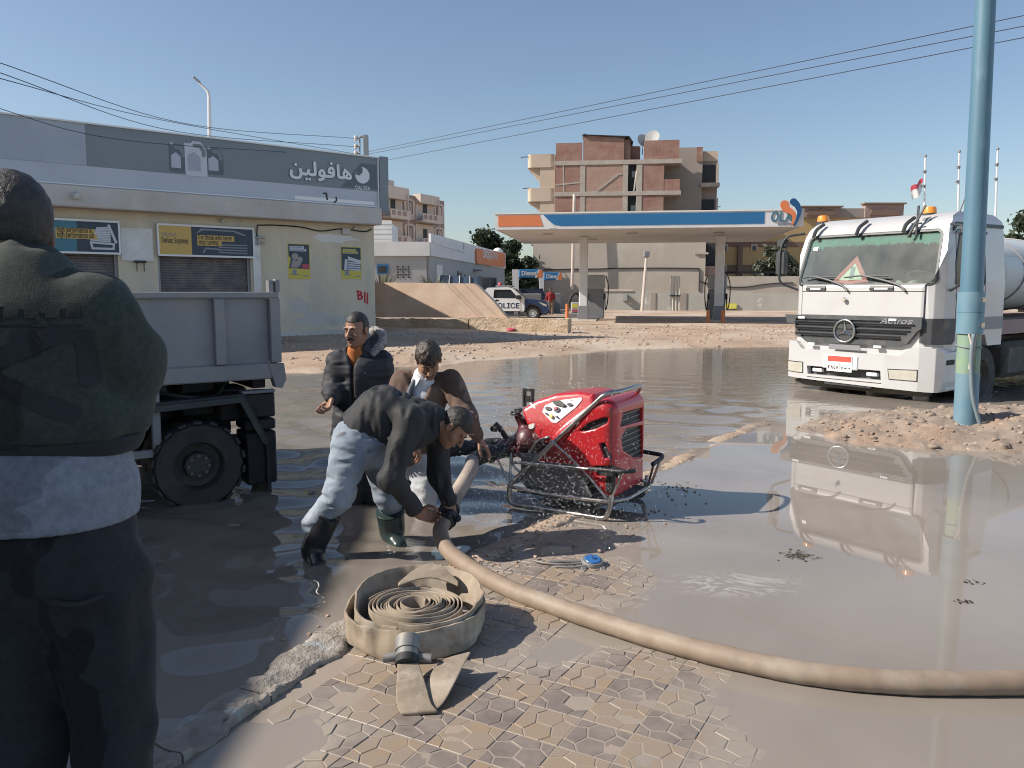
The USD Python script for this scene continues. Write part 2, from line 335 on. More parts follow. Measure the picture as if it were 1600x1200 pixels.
KERB = np.array([(-2.6, -1.2), (-1.9, .8), (-1.50, 1.8), (-1.23, 2.55), (-.97, 3.09), (-.78, 3.58), (-.42, 4.3), (.02, 5.0), (.55, 5.8), (1.3, 7.0), (2.0, 8.1), (2.8, 9.3), (3.6, 10.2)])
kerb_line = LineString(KERB)
def kside(x, y):
    """signed distance from the kerb line: positive on the pavement side (right)"""
    x, y = np.atleast_1d(np.asarray(x, float)), np.atleast_1d(np.asarray(y, float))
    d = shapely.distance(shapely.points(x, y), kerb_line)
    kx = np.interp(y, KERB[:, 1], KERB[:, 0]); return np.where(x > kx, d, -d)
flood = Polygon([(-60, -30), (-60, 14), (-22, 13.5), (-12, 13.8), (-5.6, 15.8), (-3.9, 15.6), (-2.5, 17.0), (-1.6, 16.8), (-.7, 18.5), (.2, 19.2), (1.4, 20.2), (3.0, 22.0), (5.6, 23.0), (8.8, 23.4), (13, 23), (20, 22), (26, 17), (24, 12.6), (14, 11.2), (10.5, 10.6), (9, 7.3), (12, 4), (14, 0), (14, -30)])
def vnoise(x, y, s, seed=0, o=4): return meshkit.fbm(np.stack([x * s, y * s, np.zeros_like(x) + seed * 3.7], -1), o, seed)
def sstep(a, b, x):
    t = np.clip((x - a) / (b - a), 0, 1); return t * t * (3 - 2 * t)
def ground_h(x, y):
    x, y = np.atleast_1d(np.asarray(x, float)), np.atleast_1d(np.asarray(y, float))
    pts = shapely.points(x, y); ins = shapely.contains(flood, pts); d = shapely.distance(pts, flood.exterior)
    n = vnoise(x, y, .35, 1); nf = vnoise(x, y, 2.2, 2)
    shop = sstep(4, -6, x) * sstep(60, 30, y)
    land = .015 + .10 * sstep(0, 1.2, d) + (.06 + .14 * shop) * sstep(.8, 8, d) + (n - .5) * .10 * sstep(0, 3, d) + (nf - .5) * .05
    h = np.where(ins, -.30 * sstep(-.1, .9, d), land)
    # mud bank round the blue pole
    e = np.maximum(0, 1 - ((x - 6.0) / 3.3) ** 2 - ((y - 9.05) / 1.65) ** 2)
    m = np.where(e > 0, -.3 + .52 * np.sqrt(e) + (vnoise(x, y, 1.3, 5) - .5) * .22 + (vnoise(x, y, 5.0, 6) - .5) * .12, -1)
    # thin strip of mud along the drowned kerb
    dk = shapely.distance(pts, kerb_line); on = sstep(3.4, 3.9, y) * sstep(10.2, 9.5, y)
    k = np.where(on > 0, .008 + .07 * (vnoise(x, y, 1.6, 8) - .5) - .05 * sstep(.03, .22, dk) - .4 * sstep(.16, .45, dk) + (vnoise(x, y, 9, 9) - .5) * .05 - (1 - on) * .2, -1)
    k2 = np.where(np.hypot((x - .30) / .75, (y - 4.72) / .5) < 1, .012 + .05 * (vnoise(x, y, 4.0, 10) - .5) - .1 * sstep(.4, 1, np.hypot((x - .30) / .75, (y - 4.72) / .5)), -1)
    return np.maximum(np.maximum(np.maximum(h, m), k), k2)
def axis_lines(segs):
    out = []
    for a, b, s in segs: out.append(np.arange(a, b, s))
    return np.unique(np.round(np.concatenate(out), 4))
gx = np.concatenate([[-3000, -1200, -500, -220, -120, -80], axis_lines([(-60, -16, 1.2), (-16, -5, .35), (-5, -1.5, .12), (-1.5, 9.2, .06), (9.2, 18, .3), (18, 60, 1.2)]), [80, 120, 220, 500, 1200, 3000]])
gy = np.concatenate([[-60, -30, -10], axis_lines([(-4, 1.5, .5), (1.5, 11, .06), (11, 26, .14), (26, 48, .5), (48, 110, 2.)]), [150, 220, 400, 900, 2000, 4000]])
def ground_v(U, V):
    z = np.empty(len(U))
    far = (np.abs(U) > 61) | (V > 100) | (V < -5)
    z[far] = .15; z[~far] = ground_h(U[~far], V[~far])
    dk = np.abs(kside(U, V)); pav = (kside(U, V) > .12) & (V < 9.6) & (V > -4) & (U < 4.6)
    z = np.where(pav & (z < .02), np.minimum(z, -.08), z)
    return np.stack([U, V, z], -1)
part('ground', quadgrid(ground_v, gx, gy), 'dirt', smooth=True, kind='structure')

# mud near the pole and clods on it: the same ground, churned up
mx = np.arange(2.4, 9.4, .035); my = np.arange(7.2, 10.9, .035)
def mudv(U, V):
    z = ground_h(U, V) + .006 + (vnoise(U, V, 14, 12, 3) - .5) * .03 + .05 * np.maximum(0, vnoise(U, V, 6, 14, 3) - .58)
    e = 1 - ((U - 6.0) / 3.4) ** 2 - ((V - 9.05) / 1.7) ** 2
    return np.stack([U, V, np.where(e > 0, z, -.2)], -1)
part('mud_bank', quadgrid(mudv, mx, my), 'mud', smooth=True, kind='structure')
def clod(p, r, seed, sq=.6):
    m = trimesh.creation.icosphere(1, r); n = meshkit.noise(m.vertices / r * 1.7 + seed * 7.1, seed) - .5
    m.vertices *= (1 + n[:, None] * 1.25); m.vertices[:, 2] *= sq; m.apply_translation(p); return m
cl = []
for i in range(900):
    a, q = rng.uniform(0, 6.283), math.sqrt(rng.uniform(0, 1)); x, y = 6.0 + 3.2 * q * math.cos(a), 9.0 + 1.45 * q * math.sin(a)
    z = float(ground_h(x, y)[0])
    if z > 0: cl.append(clod((x, y, z + .01), rng.choice([.010, .016, .024, .035, .055], p=[.35, .3, .2, .11, .04]), i))
part('mud_clods', cl, 'mud', smooth=True, kind='stuff', label='dry mud clods scattered over the muddy bank round the blue pole', cat='clods')
gr = []
for i in range(1500):                                           # grit beside the kerb, the pump and the hose
    t = rng.uniform(3.45, 6.4); kx = np.interp(t, KERB[:, 1], KERB[:, 0]); x = kx + rng.normal(0.02, .09) + (rng.uniform(0, .7) if rng.random() < .35 else 0)
    if t > 4.6 and rng.random() < .7: continue
    gr.append(clod((x, t, max(.0, float(ground_h(x, t)[0])) + .004), rng.uniform(.004, .013), i % 97))
part('grit', gr, 'gravel_mat', kind='stuff', label='loose grit washed up along the kerb beside the hose roll', cat='grit')
gr2 = []
for i in range(900):
    x, y = rng.uniform(-9, 3), rng.uniform(14.6, 27)
    z = float(ground_h(x, y)[0])
    if z > .02: gr2.append(clod((x, y, z), rng.uniform(.015, .06), i % 53, .7))
for i in range(500):
    x, y = rng.uniform(2, 13), rng.uniform(22.5, 34); z = float(ground_h(x, y)[0])
    if z > .02: gr2.append(clod((x, y, z), rng.uniform(.02, .07), i % 53, .6))
part('rubble', gr2, 'gravel_mat', kind='stuff', label='small stones and rubble on the dirt ground beyond the flooded road', cat='rubble')

# ---- water
def silt_of(x, y):
    """how much silt lies on the pavers: 0 bare, 1 wholly covered"""
    x, y = np.atleast_1d(np.asarray(x, float)), np.atleast_1d(np.asarray(y, float))
    def el(cx, cy, rx, ry, ang=0):
        c, s = math.cos(ang), math.sin(ang); u, v = (x - cx) * c + (y - cy) * s, -(x - cx) * s + (y - cy) * c
        return np.hypot(u / rx, v / ry)
    g = np.minimum.reduce([el(.10, 2.80, .85, .55, .35), el(-.66, 3.05, .48, .42, .9), el(.52, 3.12, .42, .34), el(-.3, 2.45, .7, .34), el(-.35, 3.45, .5, .35, .9), el(-.02, 3.75, .42, .50) + .15, el(.32, 4.30, .70, .7) + .2, el(.20, 4.95, .75, .45) + .25])
    n = vnoise(x, y, 2.3, 21, 4) - .5
    hole = np.exp(-(el(-.84, 2.62, .34, .13, 1.1)) ** 2 * 1.2) * .9
    return np.clip(.13 + .87 * sstep(.45, 1.45, g + n * 1.1) + hole, 0, 1)
def pave_z(x, y): return .011 - .020 * silt_of(x, y)
wx = np.concatenate([[-60, -40], axis_lines([(-28, -5, .5), (-5, 3.2, .028), (3.2, 10, .2), (10, 30, .8)]), [45]])
wy = np.concatenate([[-25, -8], axis_lines([(-3, 2, .4), (2, 9.6, .028), (9.6, 16, .09), (16, 26, .25)])])
def waterv(U, V):
    ks = kside(U, V); road = sstep(.05, -.5, ks) * sstep(16, 8, V) * sstep(-14, -4, U)
    z = np.zeros(len(U))
    r2 = np.random.default_rng(3)
    for k in range(16):                                             # long slow swell from people and wheels
        a = r2.normal(1.35, .42); L = r2.uniform(.35, 1.3); q = 2 * math.pi / L
        z += .0060 * L ** .9 * np.sin(q * (U * math.cos(a) + V * math.sin(a)) + r2.uniform(0, 6.28) + 1.9 * vnoise(U, V, .8, 30 + k, 2))
    for (cx, cy, A) in ((-1.2, 4.5, .006), (-.78, 4.93, .006), (-2.45, 6.1, .008), (-.75, 5.6, .004)):   # rings round boots and wheel
        d = np.hypot(U - cx, V - cy); z += A * np.sin(d * 2 * math.pi / .22) * np.exp(-d * 2.3)
    z = z * (.45 + .9 * vnoise(U, V, .7, 44, 2)) * road
    z += -.012 * sstep(1.0, 1.6, ks) * 0
    return np.stack([U, V, z], -1)
wm = {'geo': ('geometry', {}),
      'n1': ('noise_texture', {'scale': .55, 'detail': 4., 'roughness': .55, 'distortion': .6}),
      'cr': ('rgb_ramp', {'ramp': [(.35, (.222, .192, .163)), (.65, (.28, .244, .209))]}),
      # scum: pale swirls drifting on the puddle
      'mp': ('mapping', {'location': (-1.22, -4.22, 0), 'scale': (1, 1, 0)}), 'mps': ('mapping', {'scale': (1.25, 2.6, 1), 'rotation': (0, 0, .12)}),
      'len': ('vector_math', {'math_type': 'length'}), 'mask': ('map_range', {'from_min': .2, 'from_max': 1.0, 'to_min': .30, 'to_max': -.25}),
      'n2': ('noise_texture', {'scale': 1.6, 'detail': 6., 'roughness': .55, 'distortion': 3.2}), 'rid': ('math', {'math_type': 'pingpong', 'value2': .08}), 'rid2': ('map_range', {'from_min': .035, 'from_max': .08, 'to_min': 0., 'to_max': .40, 'clamp': True}),
      'add': ('math', {'math_type': 'multiply', 'use_clamp': True}), 'msk2': ('map_range', {'from_min': .05, 'from_max': .3, 'clamp': True}),
      'mix': ('mix_color', {'b': (.62, .60, .55)}),
      'rdot': ('vector_math', {'math_type': 'dot_product', 'vector2': (-.86, .51, 0)}), 'rmr': ('map_range', {'from_min': 2.3, 'from_max': 3.2, 'clamp': True}), 'rd': ('mix_color', {'b': (.178, .155, .130)}),  # water on the road side coloured darker to stand in for its shade
      'w1': ('noise_texture', {'scale': 1.0, 'detail': 3., 'roughness': .55}), 'wmp': ('mapping', {'scale': (2.2, 7.5, 1)}),
      'bmask': ('map_range', {'from_min': 8.5, 'from_max': 12.5, 'to_min': .0, 'to_max': .16, 'clamp': True}), 'sx': ('separate_xyz', {}),
      'b': ('bump', {'distance': .03}),
      'p': ('principled_bsdf', {'roughness': .015, 'ior': 1.33, 'specular_ior_level': .5})}
wl = [('geo.position', 'n1.vector'), ('n1.fac', 'cr.fac'), ('geo.position', 'mp.vector'), ('mp.vector', 'mps.vector'), ('mps.vector', 'len.vector1'), ('len.value', 'mask.value'),
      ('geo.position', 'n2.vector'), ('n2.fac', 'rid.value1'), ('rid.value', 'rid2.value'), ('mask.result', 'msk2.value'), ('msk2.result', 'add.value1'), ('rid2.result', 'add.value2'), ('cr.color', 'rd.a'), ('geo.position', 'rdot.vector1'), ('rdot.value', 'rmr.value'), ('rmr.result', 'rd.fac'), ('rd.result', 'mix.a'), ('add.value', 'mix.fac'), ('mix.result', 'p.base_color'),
      ('geo.position', 'wmp.vector'), ('wmp.vector', 'w1.vector'), ('geo.position', 'sx.vector'), ('sx.y', 'bmask.value'), ('bmask.result', 'b.strength'), ('w1.fac', 'b.height'), ('b.normal', 'p.normal')]
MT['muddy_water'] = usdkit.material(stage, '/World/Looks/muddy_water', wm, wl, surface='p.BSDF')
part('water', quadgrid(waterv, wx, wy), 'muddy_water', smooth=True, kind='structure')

# ---- pavement: silted bed and cairo-cut pavers
E1, E2, T0, TS = np.array([.876, -.482]), np.array([.482, .876]), np.array([.418, 3.317]), .2075
pvx = np.arange(-1.6, 4.4, .03); pvy = np.arange(1.6, 7.6, .03)
def bedv(U, V):
    z = pave_z(U, V) - .0014 + (vnoise(U, V, 5, 61, 3) - .5) * .006; z = np.where(kside(U, V) < .06, -.09, z); return np.stack([U, V, z], -1)
pavement = part('pavement', quadgrid(bedv, pvx, pvy), 'silt_sheet', smooth=True, kind='structure')
def tile_polys():
    a, b = (-.32, 0), (.32, 0); F = {(s, t): (s * .55, t * .58) for s in (-1, 1) for t in (-1, 1)}
    L = [[a, b]] + [[a if s < 0 else b, F[s, t]] for s, t in F]
    for (s, t), p in F.items(): L += [[p, (s * 1.0, t * .45)], [p, (s * .28, t * 1.0)]]
    L.append([(-1, -1), (1, -1), (1, 1), (-1, 1), (-1, -1)])
    return [g for g in ops.polygonize(shapely.unary_union([LineString(l) for l in L]))]
TP = tile_polys(); pieces = []
for i in range(-14, 15):
    for j in range(-14, 20):
        c = T0 + TS * (i * E1 + j * E2)
        if not (1.9 < c[1] < 6.2 and -1.7 < c[0] < 2.2) or kside(c[0], c[1])[0] < .12: continue
        if abs(c[0]) > .72 * c[1] + .1 or silt_of(c[0], c[1])[0] > .985: continue
        dark = (i + j) % 2 == 0
        for g in TP:
            g = affinity.scale(g, TS / 2, TS / 2, origin=(0, 0)) if (i % 2) else affinity.rotate(affinity.scale(g, TS / 2, TS / 2, origin=(0, 0)), 90, origin=(0, 0))
            if not dark: g = affinity.rotate(g, 45 if False else 90, origin=(0, 0))
            g = g.buffer(-.0026 if dark else -.0018, join_style=2)
            if g.is_empty: continue
            q = np.array(g.exterior.coords[:-1]); w = c + q[:, :1] * E1 + q[:, 1:] * E2
            if kside(*w.mean(0))[0] < .10: continue
            pieces.append((float(np.hypot(*w.mean(0))), w, dark))
def paver_mesh(w, k):
    n = len(w); z = pave_z(w[:, 0], w[:, 1]); ce = w.mean(0); tilt = rng.normal(0, .0012)
    inn = ce + (w - ce) * .94; zi = z + .0009 + tilt
    v = np.vstack([np.c_[w, z - .02], np.c_[w, z - .001 + tilt], np.c_[inn, zi], [[*ce, zi.mean()]]])
    j = np.arange(n); k2 = (j + 1) % n; f = []
    for a in (0, n): f += [np.stack([a + j, a + k2, a + n + k2], 1), np.stack([a + j, a + n + k2, a + n + j], 1)]
    f.append(np.stack([2 * n + j, 2 * n + k2, np.full(n, 3 * n)], 1)); f = np.vstack(f)
    m = trimesh.Trimesh(v, f, process=False)
    if m.face_normals[-1][2] < 0: m.invert()
    return m
pieces.sort(key=lambda p: p[0]); vis = []; rest = {True: [], False: []}
for k, (d, w, dark) in enumerate(pieces):
    u = (w.mean(0)[0] / max(w.mean(0)[1], .1)); s = silt_of(*w.mean(0))[0]
    inview = w.mean(0)[1] > 2.42 and abs(u) < .66
    if inview and len(vis) < 300 and s < .8: vis.append((w, dark))
    elif s < .97: rest[dark].append(w)
for w, dark in vis:
    m = paver_mesh(w, 0); part('paver', m, 'paver_dark' if dark else 'paver_ochre', pavement, prim={'silt': silt_of(m.vertices[:, 0], m.vertices[:, 1]) * 1.6 + .2})
for dark in rest:
    m = cat_([paver_mesh(w, 0) for w in rest[dark]])
    part('far_pavers', m, 'paver_dark' if dark else 'paver_ochre', pavement, kind='stuff', prim={'silt': silt_of(m.vertices[:, 0], m.vertices[:, 1]) * 1.6 + .2})

# ---- kerb: broken concrete stones with old blue paint
kerb = thing('kerb', 'broken concrete kerb with flaking pale blue paint along the flooded road', 'kerb', kind='structure')
def kerb_stone(t0, t1, k):
    n = 24; ts = np.linspace(t0, t1, n); L = kerb_line
    pts = np.array([L.interpolate(t).coords[0] for t in ts]); d = np.gradient(pts, axis=0); d /= np.linalg.norm(d, axis=1, keepdims=True); nr = np.c_[d[:, 1], -d[:, 0]]
    prof = np.array([(-.105, -.12), (-.105, .005), (-.095, .03), (-.075, .044), (-.05, .05), (-.02, .053), (.01, .053), (.04, .050), (.065, .045), (.082, .040), (.094, .026), (.098, -.12)])
    V = pts[:, None, :] + nr[:, None, :] * prof[None, :, :1]; Z = np.broadcast_to(prof[None, :, 1], V.shape[:2])
    P = np.concatenate([V, Z[..., None]], -1).reshape(-1, 3).copy()
    nz = (meshkit.fbm(P * 9, 3, 5) - .5); top = P[:, 2] > -.05
    P[:, 2] += top * (nz * .085 - .012); P[:, :2] += (meshkit.fbm(P * 13 + 9, 3, 6) - .5)[:, None] * .10 * np.repeat(nr, len(prof), 0) * (P[:, 2:] > -.2)
    m = len(prof); i = (np.arange(n - 1)[:, None] * m + np.arange(m - 1)[None]).ravel()
    f = np.vstack([np.stack([i, i + m, i + m + 1], 1), np.stack([i, i + m + 1, i + 1], 1)])
    for e, fl in ((0, 1), ((n - 1) * m, -1)):
        q = [[e, e + a, e + a + 1][::fl] for a in range(1, m - 1)]; f = np.vstack([f, q])
    mm = trimesh.Trimesh(P, f, process=False); mm.fix_normals(); return mm
tt = kerb_line.project(Point(-1.75, 1.2)); tend = kerb_line.project(Point(-.62, 3.9)); k = 0
while tt < tend:
    ln = [.52, .47, .5, .44][k % 4]; part('kerb_stone', kerb_stone(tt, min(tt + ln, tend) - .008, k), 'kerb_concrete', kerb, smooth=40); tt += ln; k += 1
# ================================================================ SHOP at the left
mat('shop_wall', (.57, .50, .38), .85, (.50, .43, .32), scale=1.2, dirt=(.43, .40, .34), dscale=1.1, damount=(.48, .72), bump=.35, bscale=14, bdist=.015, stretch=(1.2, 1.2, .45))
mat('white_paint_old', (.66, .65, .63), .8, (.55, .53, .50), scale=1.5, dirt=(.42, .38, .33), dscale=1.8, damount=(.56, .75), bump=.2, bscale=30)
mat('grey_plaster', (.49, .455, .415), .9, (.39, .36, .33), scale=1.8, dirt=(.50, .49, .48), dscale=.9, damount=(.5, .7), bump=.4, bscale=18, bdist=.02)
mat('sign_grey', (.16, .19, .215), .45, (.18, .21, .235), scale=.35, detail=3, dirt=(.20, .225, .25), dscale=.5, damount=(.5, .8))
mat('sign_faded', (.33, .37, .42), .5, (.29, .33, .38), scale=.5, dirt=(.36, .40, .44), dscale=.9, damount=(.5, .8))
mat('sign_pale', (.42, .46, .51), .5, (.38, .42, .47), scale=.8)
mat('sign_dark', (.085, .105, .125), .45, (.10, .125, .15), scale=.6)
mat('sign_white', (.62, .65, .68), .5)
mat('shutter_steel', (.16, .145, .155), .5, (.12, .105, .11), scale=4, dirt=(.22, .19, .17), dscale=2.5, damount=(.5, .7))
mat('navy_print', (.028, .042, .065), .4); mat('yellow_print', (.55, .36, .10), .45, (.50, .33, .09), scale=2.)
mat('poster_yellow', (.55, .46, .07), .5, (.48, .40, .07), scale=5.); mat('grey_print', (.20, .22, .25), .45); mat('pale_print', (.48, .50, .54), .45)
mat('teal_print', (.05, .17, .22), .45); mat('skin_print', (.30, .26, .25), .5); mat('red_print', (.45, .06, .09), .5)
mat('black_ink', (.015, .015, .017), .5); mat('white_frame', (.68, .68, .67), .5); mat('red_paint', (.42, .02, .03), .7); mat('wire_black', (.02, .02, .022), .6)
mat('steel_grey', (.25, .26, .27), .45, metal=.5); mat('old_socket', (.45, .44, .42), .6)
SD = np.array([.78, .6258]); SD /= np.linalg.norm(SD)
SP = np.array([-4.27, 25.0, 0.0]); SN = np.array([SD[1], -SD[0], 0])
SROT = math.degrees(math.atan2(SD[1], SD[0]))
def fs(u, v):
    p = onplane(u, v, SP, SN) - SP; return np.array([p[0] * SD[0] + p[1] * SD[1], p[2]])
def fq(*uv): return [fs(*q) for q in uv]
def frect(u0, v0, u1, v1, vr0=None, vr1=None):
    """rectangle on the facade from the pixels of its left-top and right-bottom corners"""
    a, b = fs(u0, v0), fs(u1, v1); return a[0], b[1], b[0], a[1]     # x0, z0, x1, z1
shop = thing('shop_building', 'low cream plastered shop with two roller shutters behind the dump truck', 'building', SP, SROT)
ZC0, ZC1, ZS1 = fs(585, 353)[1], fs(585, 326)[1], fs(585, 250)[1]
LX = -15.5
sh1 = (fs(78, 395)[0], fs(184, 400)[0]); sh2 = (fs(246, 400)[0], fs(391, 400)[0]); ZSH = fs(391, 400)[1]
wall = Polygon([(LX, -.3), (-.02, -.3), (-.02, ZC0), (LX, ZC0)])
for a, b in (sh1, sh2): wall = wall.difference(sbox(a, -.4, b, ZSH + .55))
part('wall', [front(wall, .22, .22), box(LX, -.02, 6.8, 7.0, -.3, ZC0), box(-.24, -.02, .23, 6.8, -.3, ZC0), box(LX, LX + .2, .23, 6.8, -.3, ZC0)], 'shop_wall', shop)
part('cornice', [rbox(LX, .05, -.42, .3, ZC0 + .002, ZC1, .03), box(LX, -.01, .302, 6.9, ZC0 + .01, ZC1 - .02)], 'grey_plaster', shop)
part('roof', box(LX, -.02, .31, 6.95, ZC1 - .015, ZC1 + .2), 'grey_plaster', shop)
part('base_band', list(front(sbox(LX, -.3, -.02, .45).difference(shapely.union_all([sbox(a, -1, b, 2) for a, b in (sh1, sh2)])), .012, 0.).split(only_watertight=False)), 'grey_plaster', shop)
for a, b in (sh1, sh2):
    n = 46; zz = np.linspace(.02, ZSH + .5, n * 4 + 1); yy = .16 - .022 * np.abs(np.sin(np.linspace(0, n * math.pi, len(zz))))
    v = np.vstack([np.c_[np.full(len(zz), a), yy, zz], np.c_[np.full(len(zz), b), yy, zz]]); k = np.arange(len(zz) - 1); N = len(zz)
    part('roller_shutter', trimesh.Trimesh(v, np.vstack([np.stack([k, k + N, k + N + 1], 1), np.stack([k, k + N + 1, k + 1], 1)]), process=False), 'shutter_steel', shop)
    part('shutter_rail', [box(a - .001, a + .07, .08, .2, 0, ZSH + .3), box(b - .07, b + .001, .08, .2, 0, ZSH + .3)], 'steel_grey', shop)
for u0, u1, v0 in ((187, 243, 352), (393, 409, 358)):
    x0, _, x1, _ = frect(u0, v0, u1, 470); part('white_pilaster', box(x0, x1, -.03, -.001, fs(u0, 407 if u0 < 200 else 460)[1], ZSH + .62), 'white_paint_old', shop)
x0, z0, x1, z1 = frect(209, 407, 227, 411)
part('wall_bracket', [box(x0, x1, -.10, -.04, z0, z1), cyl((x0 + .05, -.07, z0), (x0 + .05, -.07, z0 - .22), .012, n=6), cyl((x1 - .05, -.07, z0), (x1 - .05, -.07, z0 - .22), .012, n=6)], 'wire_black', shop)
for v in (371, 379):
    x, z = fs(402, v); part('hinge_bracket', [box(x - .12, x + .2, -.09, -.05, z - .02, z + .02), cyl((x, -.07, z - .08), (x, -.07, z + .08), .02, n=8)], 'steel_grey', shop)
for u, v, nm in ((113, 309, 'ball_lamp'), (346, 345, 'ball_lamp'), (82, 331, 'ball_lamp'), (553, 357, 'ball_lamp')):
    x, z = fs(u, v); s = trimesh.creation.icosphere(2, .10 if u == 113 else .055); part(nm, mv(s, (x, -.50 if u == 113 else -.06, z)), 'old_socket', shop, smooth=True)
x, z = fs(540, 360); part('junction_box', rbox(x - .14, x + .12, -.08, -.002, z - .12, z + .06, .01), 'old_socket', shop)
cable = [np.array([*fs(u, v)]) for u, v in ((402, 352), (430, 352), (470, 355), (500, 361), (528, 358), (545, 359), (570, 362), (580, 358))]
part('wall_cable', tube([(p[0], -.03, p[1]) for p in cable], .018, 5), 'wire_black', shop)
part('wall_cable', tube([(fs(402, 352)[0], -.03, fs(402, 352)[1]), (fs(401, 362)[0], -.03, fs(401, 362)[1]), (fs(400, 372)[0], -.05, fs(400, 372)[1])], .018, 5), 'wire_black', shop)
# old repairs and damp on the plaster
rp_ = np.random.default_rng(4)
def blot(cx, cz, rx, rz, n=18): return Polygon([(cx + rx * math.cos(a) * (1 + .35 * rp_.normal() * .6), cz + rz * math.sin(a) * (1 + .35 * rp_.normal() * .6)) for a in np.linspace(0, 2 * math.pi, n, endpoint=False)]).buffer(.05).buffer(-.05)
for u, v, rx, rz, m_ in ((500, 500, .9, .22, 'grey_plaster'), (520, 372, .7, .12, 'white_paint_old'), (470, 478, .35, .2, 'grey_plaster')):
    c_ = fs(u, v); part('plaster_patch', front(blot(c_[0], c_[1], rx, rz), .002, 0.), m_, shop)
for p_ in (((505, 388), (509, 400), (506, 418), (512, 440), (510, 460)), ((420, 372), (424, 392), (421, 410)), ((575, 380), (572, 400), (577, 425), (574, 440))):
    part('crack', front(LineString(fq(*p_)).buffer(.008), .003, 0.), 'old_socket', shop)
# red spray-painted mark
def stroke(pts, w=.028): return LineString(pts).buffer(w)
g = shapely.union_all([stroke(fq((559, 455), (560, 467))), stroke(fq((558, 455), (563, 456), (565, 459), (561, 461), (566, 463), (566, 466), (560, 468))), stroke(fq((570, 457), (570, 472))), stroke(fq((574, 459), (574, 474)))])
part('graffiti', front(g, .003, 0.), 'red_paint', shop)

# fascia sign
sgn = thing('fascia_sign', 'long faded grey fascia sign with white Arabic lettering above the shop', 'sign', SP, SROT)
YS = -.34
xd = fs(128, 200)[0]
part('panel', box(xd, -.05, YS, YS + .3, ZC1 + .48, ZS1), 'sign_grey', sgn)
part('panel', box(LX, xd - .003, YS, YS + .3, ZC1 + .48, ZS1), 'sign_faded', sgn, label='sun-bleached left end of the sign')
part('lower_band', box(LX, -.05, YS + .004, YS + .3, ZC1 + .03, ZC1 + .477), 'sign_pale', sgn)
part('edge_trim', [box(LX, .0, YS - .03, YS + .31, ZS1 + .001, ZS1 + .04), box(LX, 0, YS - .04, YS + .3, ZC1 + .004, ZC1 + .028), box(-.048, -.01, YS - .03, YS + .3, ZC1 + .03, ZS1)], 'white_frame', sgn)
part('end_post', box(.0, .30, YS - .06, YS + .45, ZC1 - .1, ZS1 + .06), 'sign_grey', sgn)
SPs = SP + np.array([SN[0], SN[1], 0]) * .34
def fs2(u, v):
    p = onplane(u, v, SPs, SN) - SPs; return np.array([p[0] * SD[0] + p[1] * SD[1], p[2]])
xl = fs2(452, 262)[0]; xr = fs2(549, 270)[0]; w = xr - xl
ar = arabic('havoline', w, .03); zb = fs2(500, 284)[1]
g = shapely.union_all([Polygon(r[0], r[1:]).buffer(0) for r in ARABIC['havoline']]); b0 = g.bounds; kk = w / (b0[2] - b0[0])
out = extr(affinity.affine_transform(g.buffer(3.5), [kk, 0, 0, kk, -b0[0] * kk, -b0[1] * kk]), .01)
Mx = basis((xl, YS, zb), (1, 0, 0), (0, 0, 1), (0, -1, 0))
part('lettering_shadow', xf(out, Mx), 'sign_dark', sgn); part('lettering', xf(ar, Mx), 'sign_white', sgn)
c = fs2(566, 274); r = .24
disc = Point(c).buffer(r).difference(Polygon([(c[0] - .3, c[1] + .1), (c[0] - .02, c[1] + .03), (c[0] + .02, c[1] + .16), (c[0] - .05, c[1] + .3), (c[0] - .3, c[1] + .3)])).difference(Polygon([(c[0] - .3, c[1] + .02), (c[0] - .06, c[1] - .02), (c[0] - .12, c[1] + .1)]))
part('star_emblem', front(disc, .012, YS), 'sign_white', sgn)
part('small_lettering', txt_front('CALTEX', .10, c[0] - .25, c[1] - .42, YS, .006, True, width=.50), 'sign_white', sgn)
x0, z0, x1, z1 = frect(512, 252, 583, 304)
part('dark_corner', front(Polygon([(x0 + .25, z0 + .1), (x1 - .06, z0 + .1), (x1 - .06, z1), (x0 + .9, z1)]), .0012, YS), 'sign_dark', sgn)
def jug(u0, u1, v0, v1, body, labelm, capm):
    a, b = fs2(u0, v1), fs2(u1, v0); x0, z0, x1, z1 = a[0], a[1], b[0], b[1]; w, h = x1 - x0, z1 - z0
    o = shapely.union_all([rrect(x0, z0, x1, z0 + .80 * h, .10 * w), Polygon([(x0, z0 + .7 * h), (x1, z0 + .7 * h), (x1 - .06 * w, z0 + .84 * h), (x0 + .74 * w, z1), (x0 + .36 * w, z1), (x0 + .30 * w, z0 + .93 * h), (x0, z0 + .93 * h)]).buffer(.05).buffer(-.05)])
    hole = LineString([(x0 + .46 * w, z0 + .88 * h), (x0 + .70 * w, z0 + .88 * h), (x0 + .86 * w, z0 + .74 * h), (x0 + .86 * w, z0 + .62 * h)]).buffer(.05)
    part('printed_jug', front(o.difference(hole), .004, YS - (.004 if body == 'pale_print' else .0)), body, sgn)
    y = YS - (.0085 if body == 'pale_print' else .0045)
    part('printed_label', front(Polygon([(x0 + .12 * w, z0 + .15 * h), (x0 + .70 * w, z0 + .15 * h), (x0 + .70 * w, z0 + .55 * h), (x0 + .42 * w, z0 + .70 * h), (x0 + .12 * w, z0 + .58 * h)]), .002, y), labelm, sgn)
    part('printed_cap', front(sbox(x0 + .10 * w, z0 + .93 * h, x0 + .26 * w, z0 + 1.04 * h), .003, y), capm, sgn)
jug(265, 289, 226, 268, 'sign_dark', 'sign_pale', 'sign_pale'); jug(323, 348, 233, 272, 'sign_dark', 'sign_pale', 'sign_pale'); jug(290, 322, 223, 274, 'pale_print', 'sign_faded', 'sign_grey')
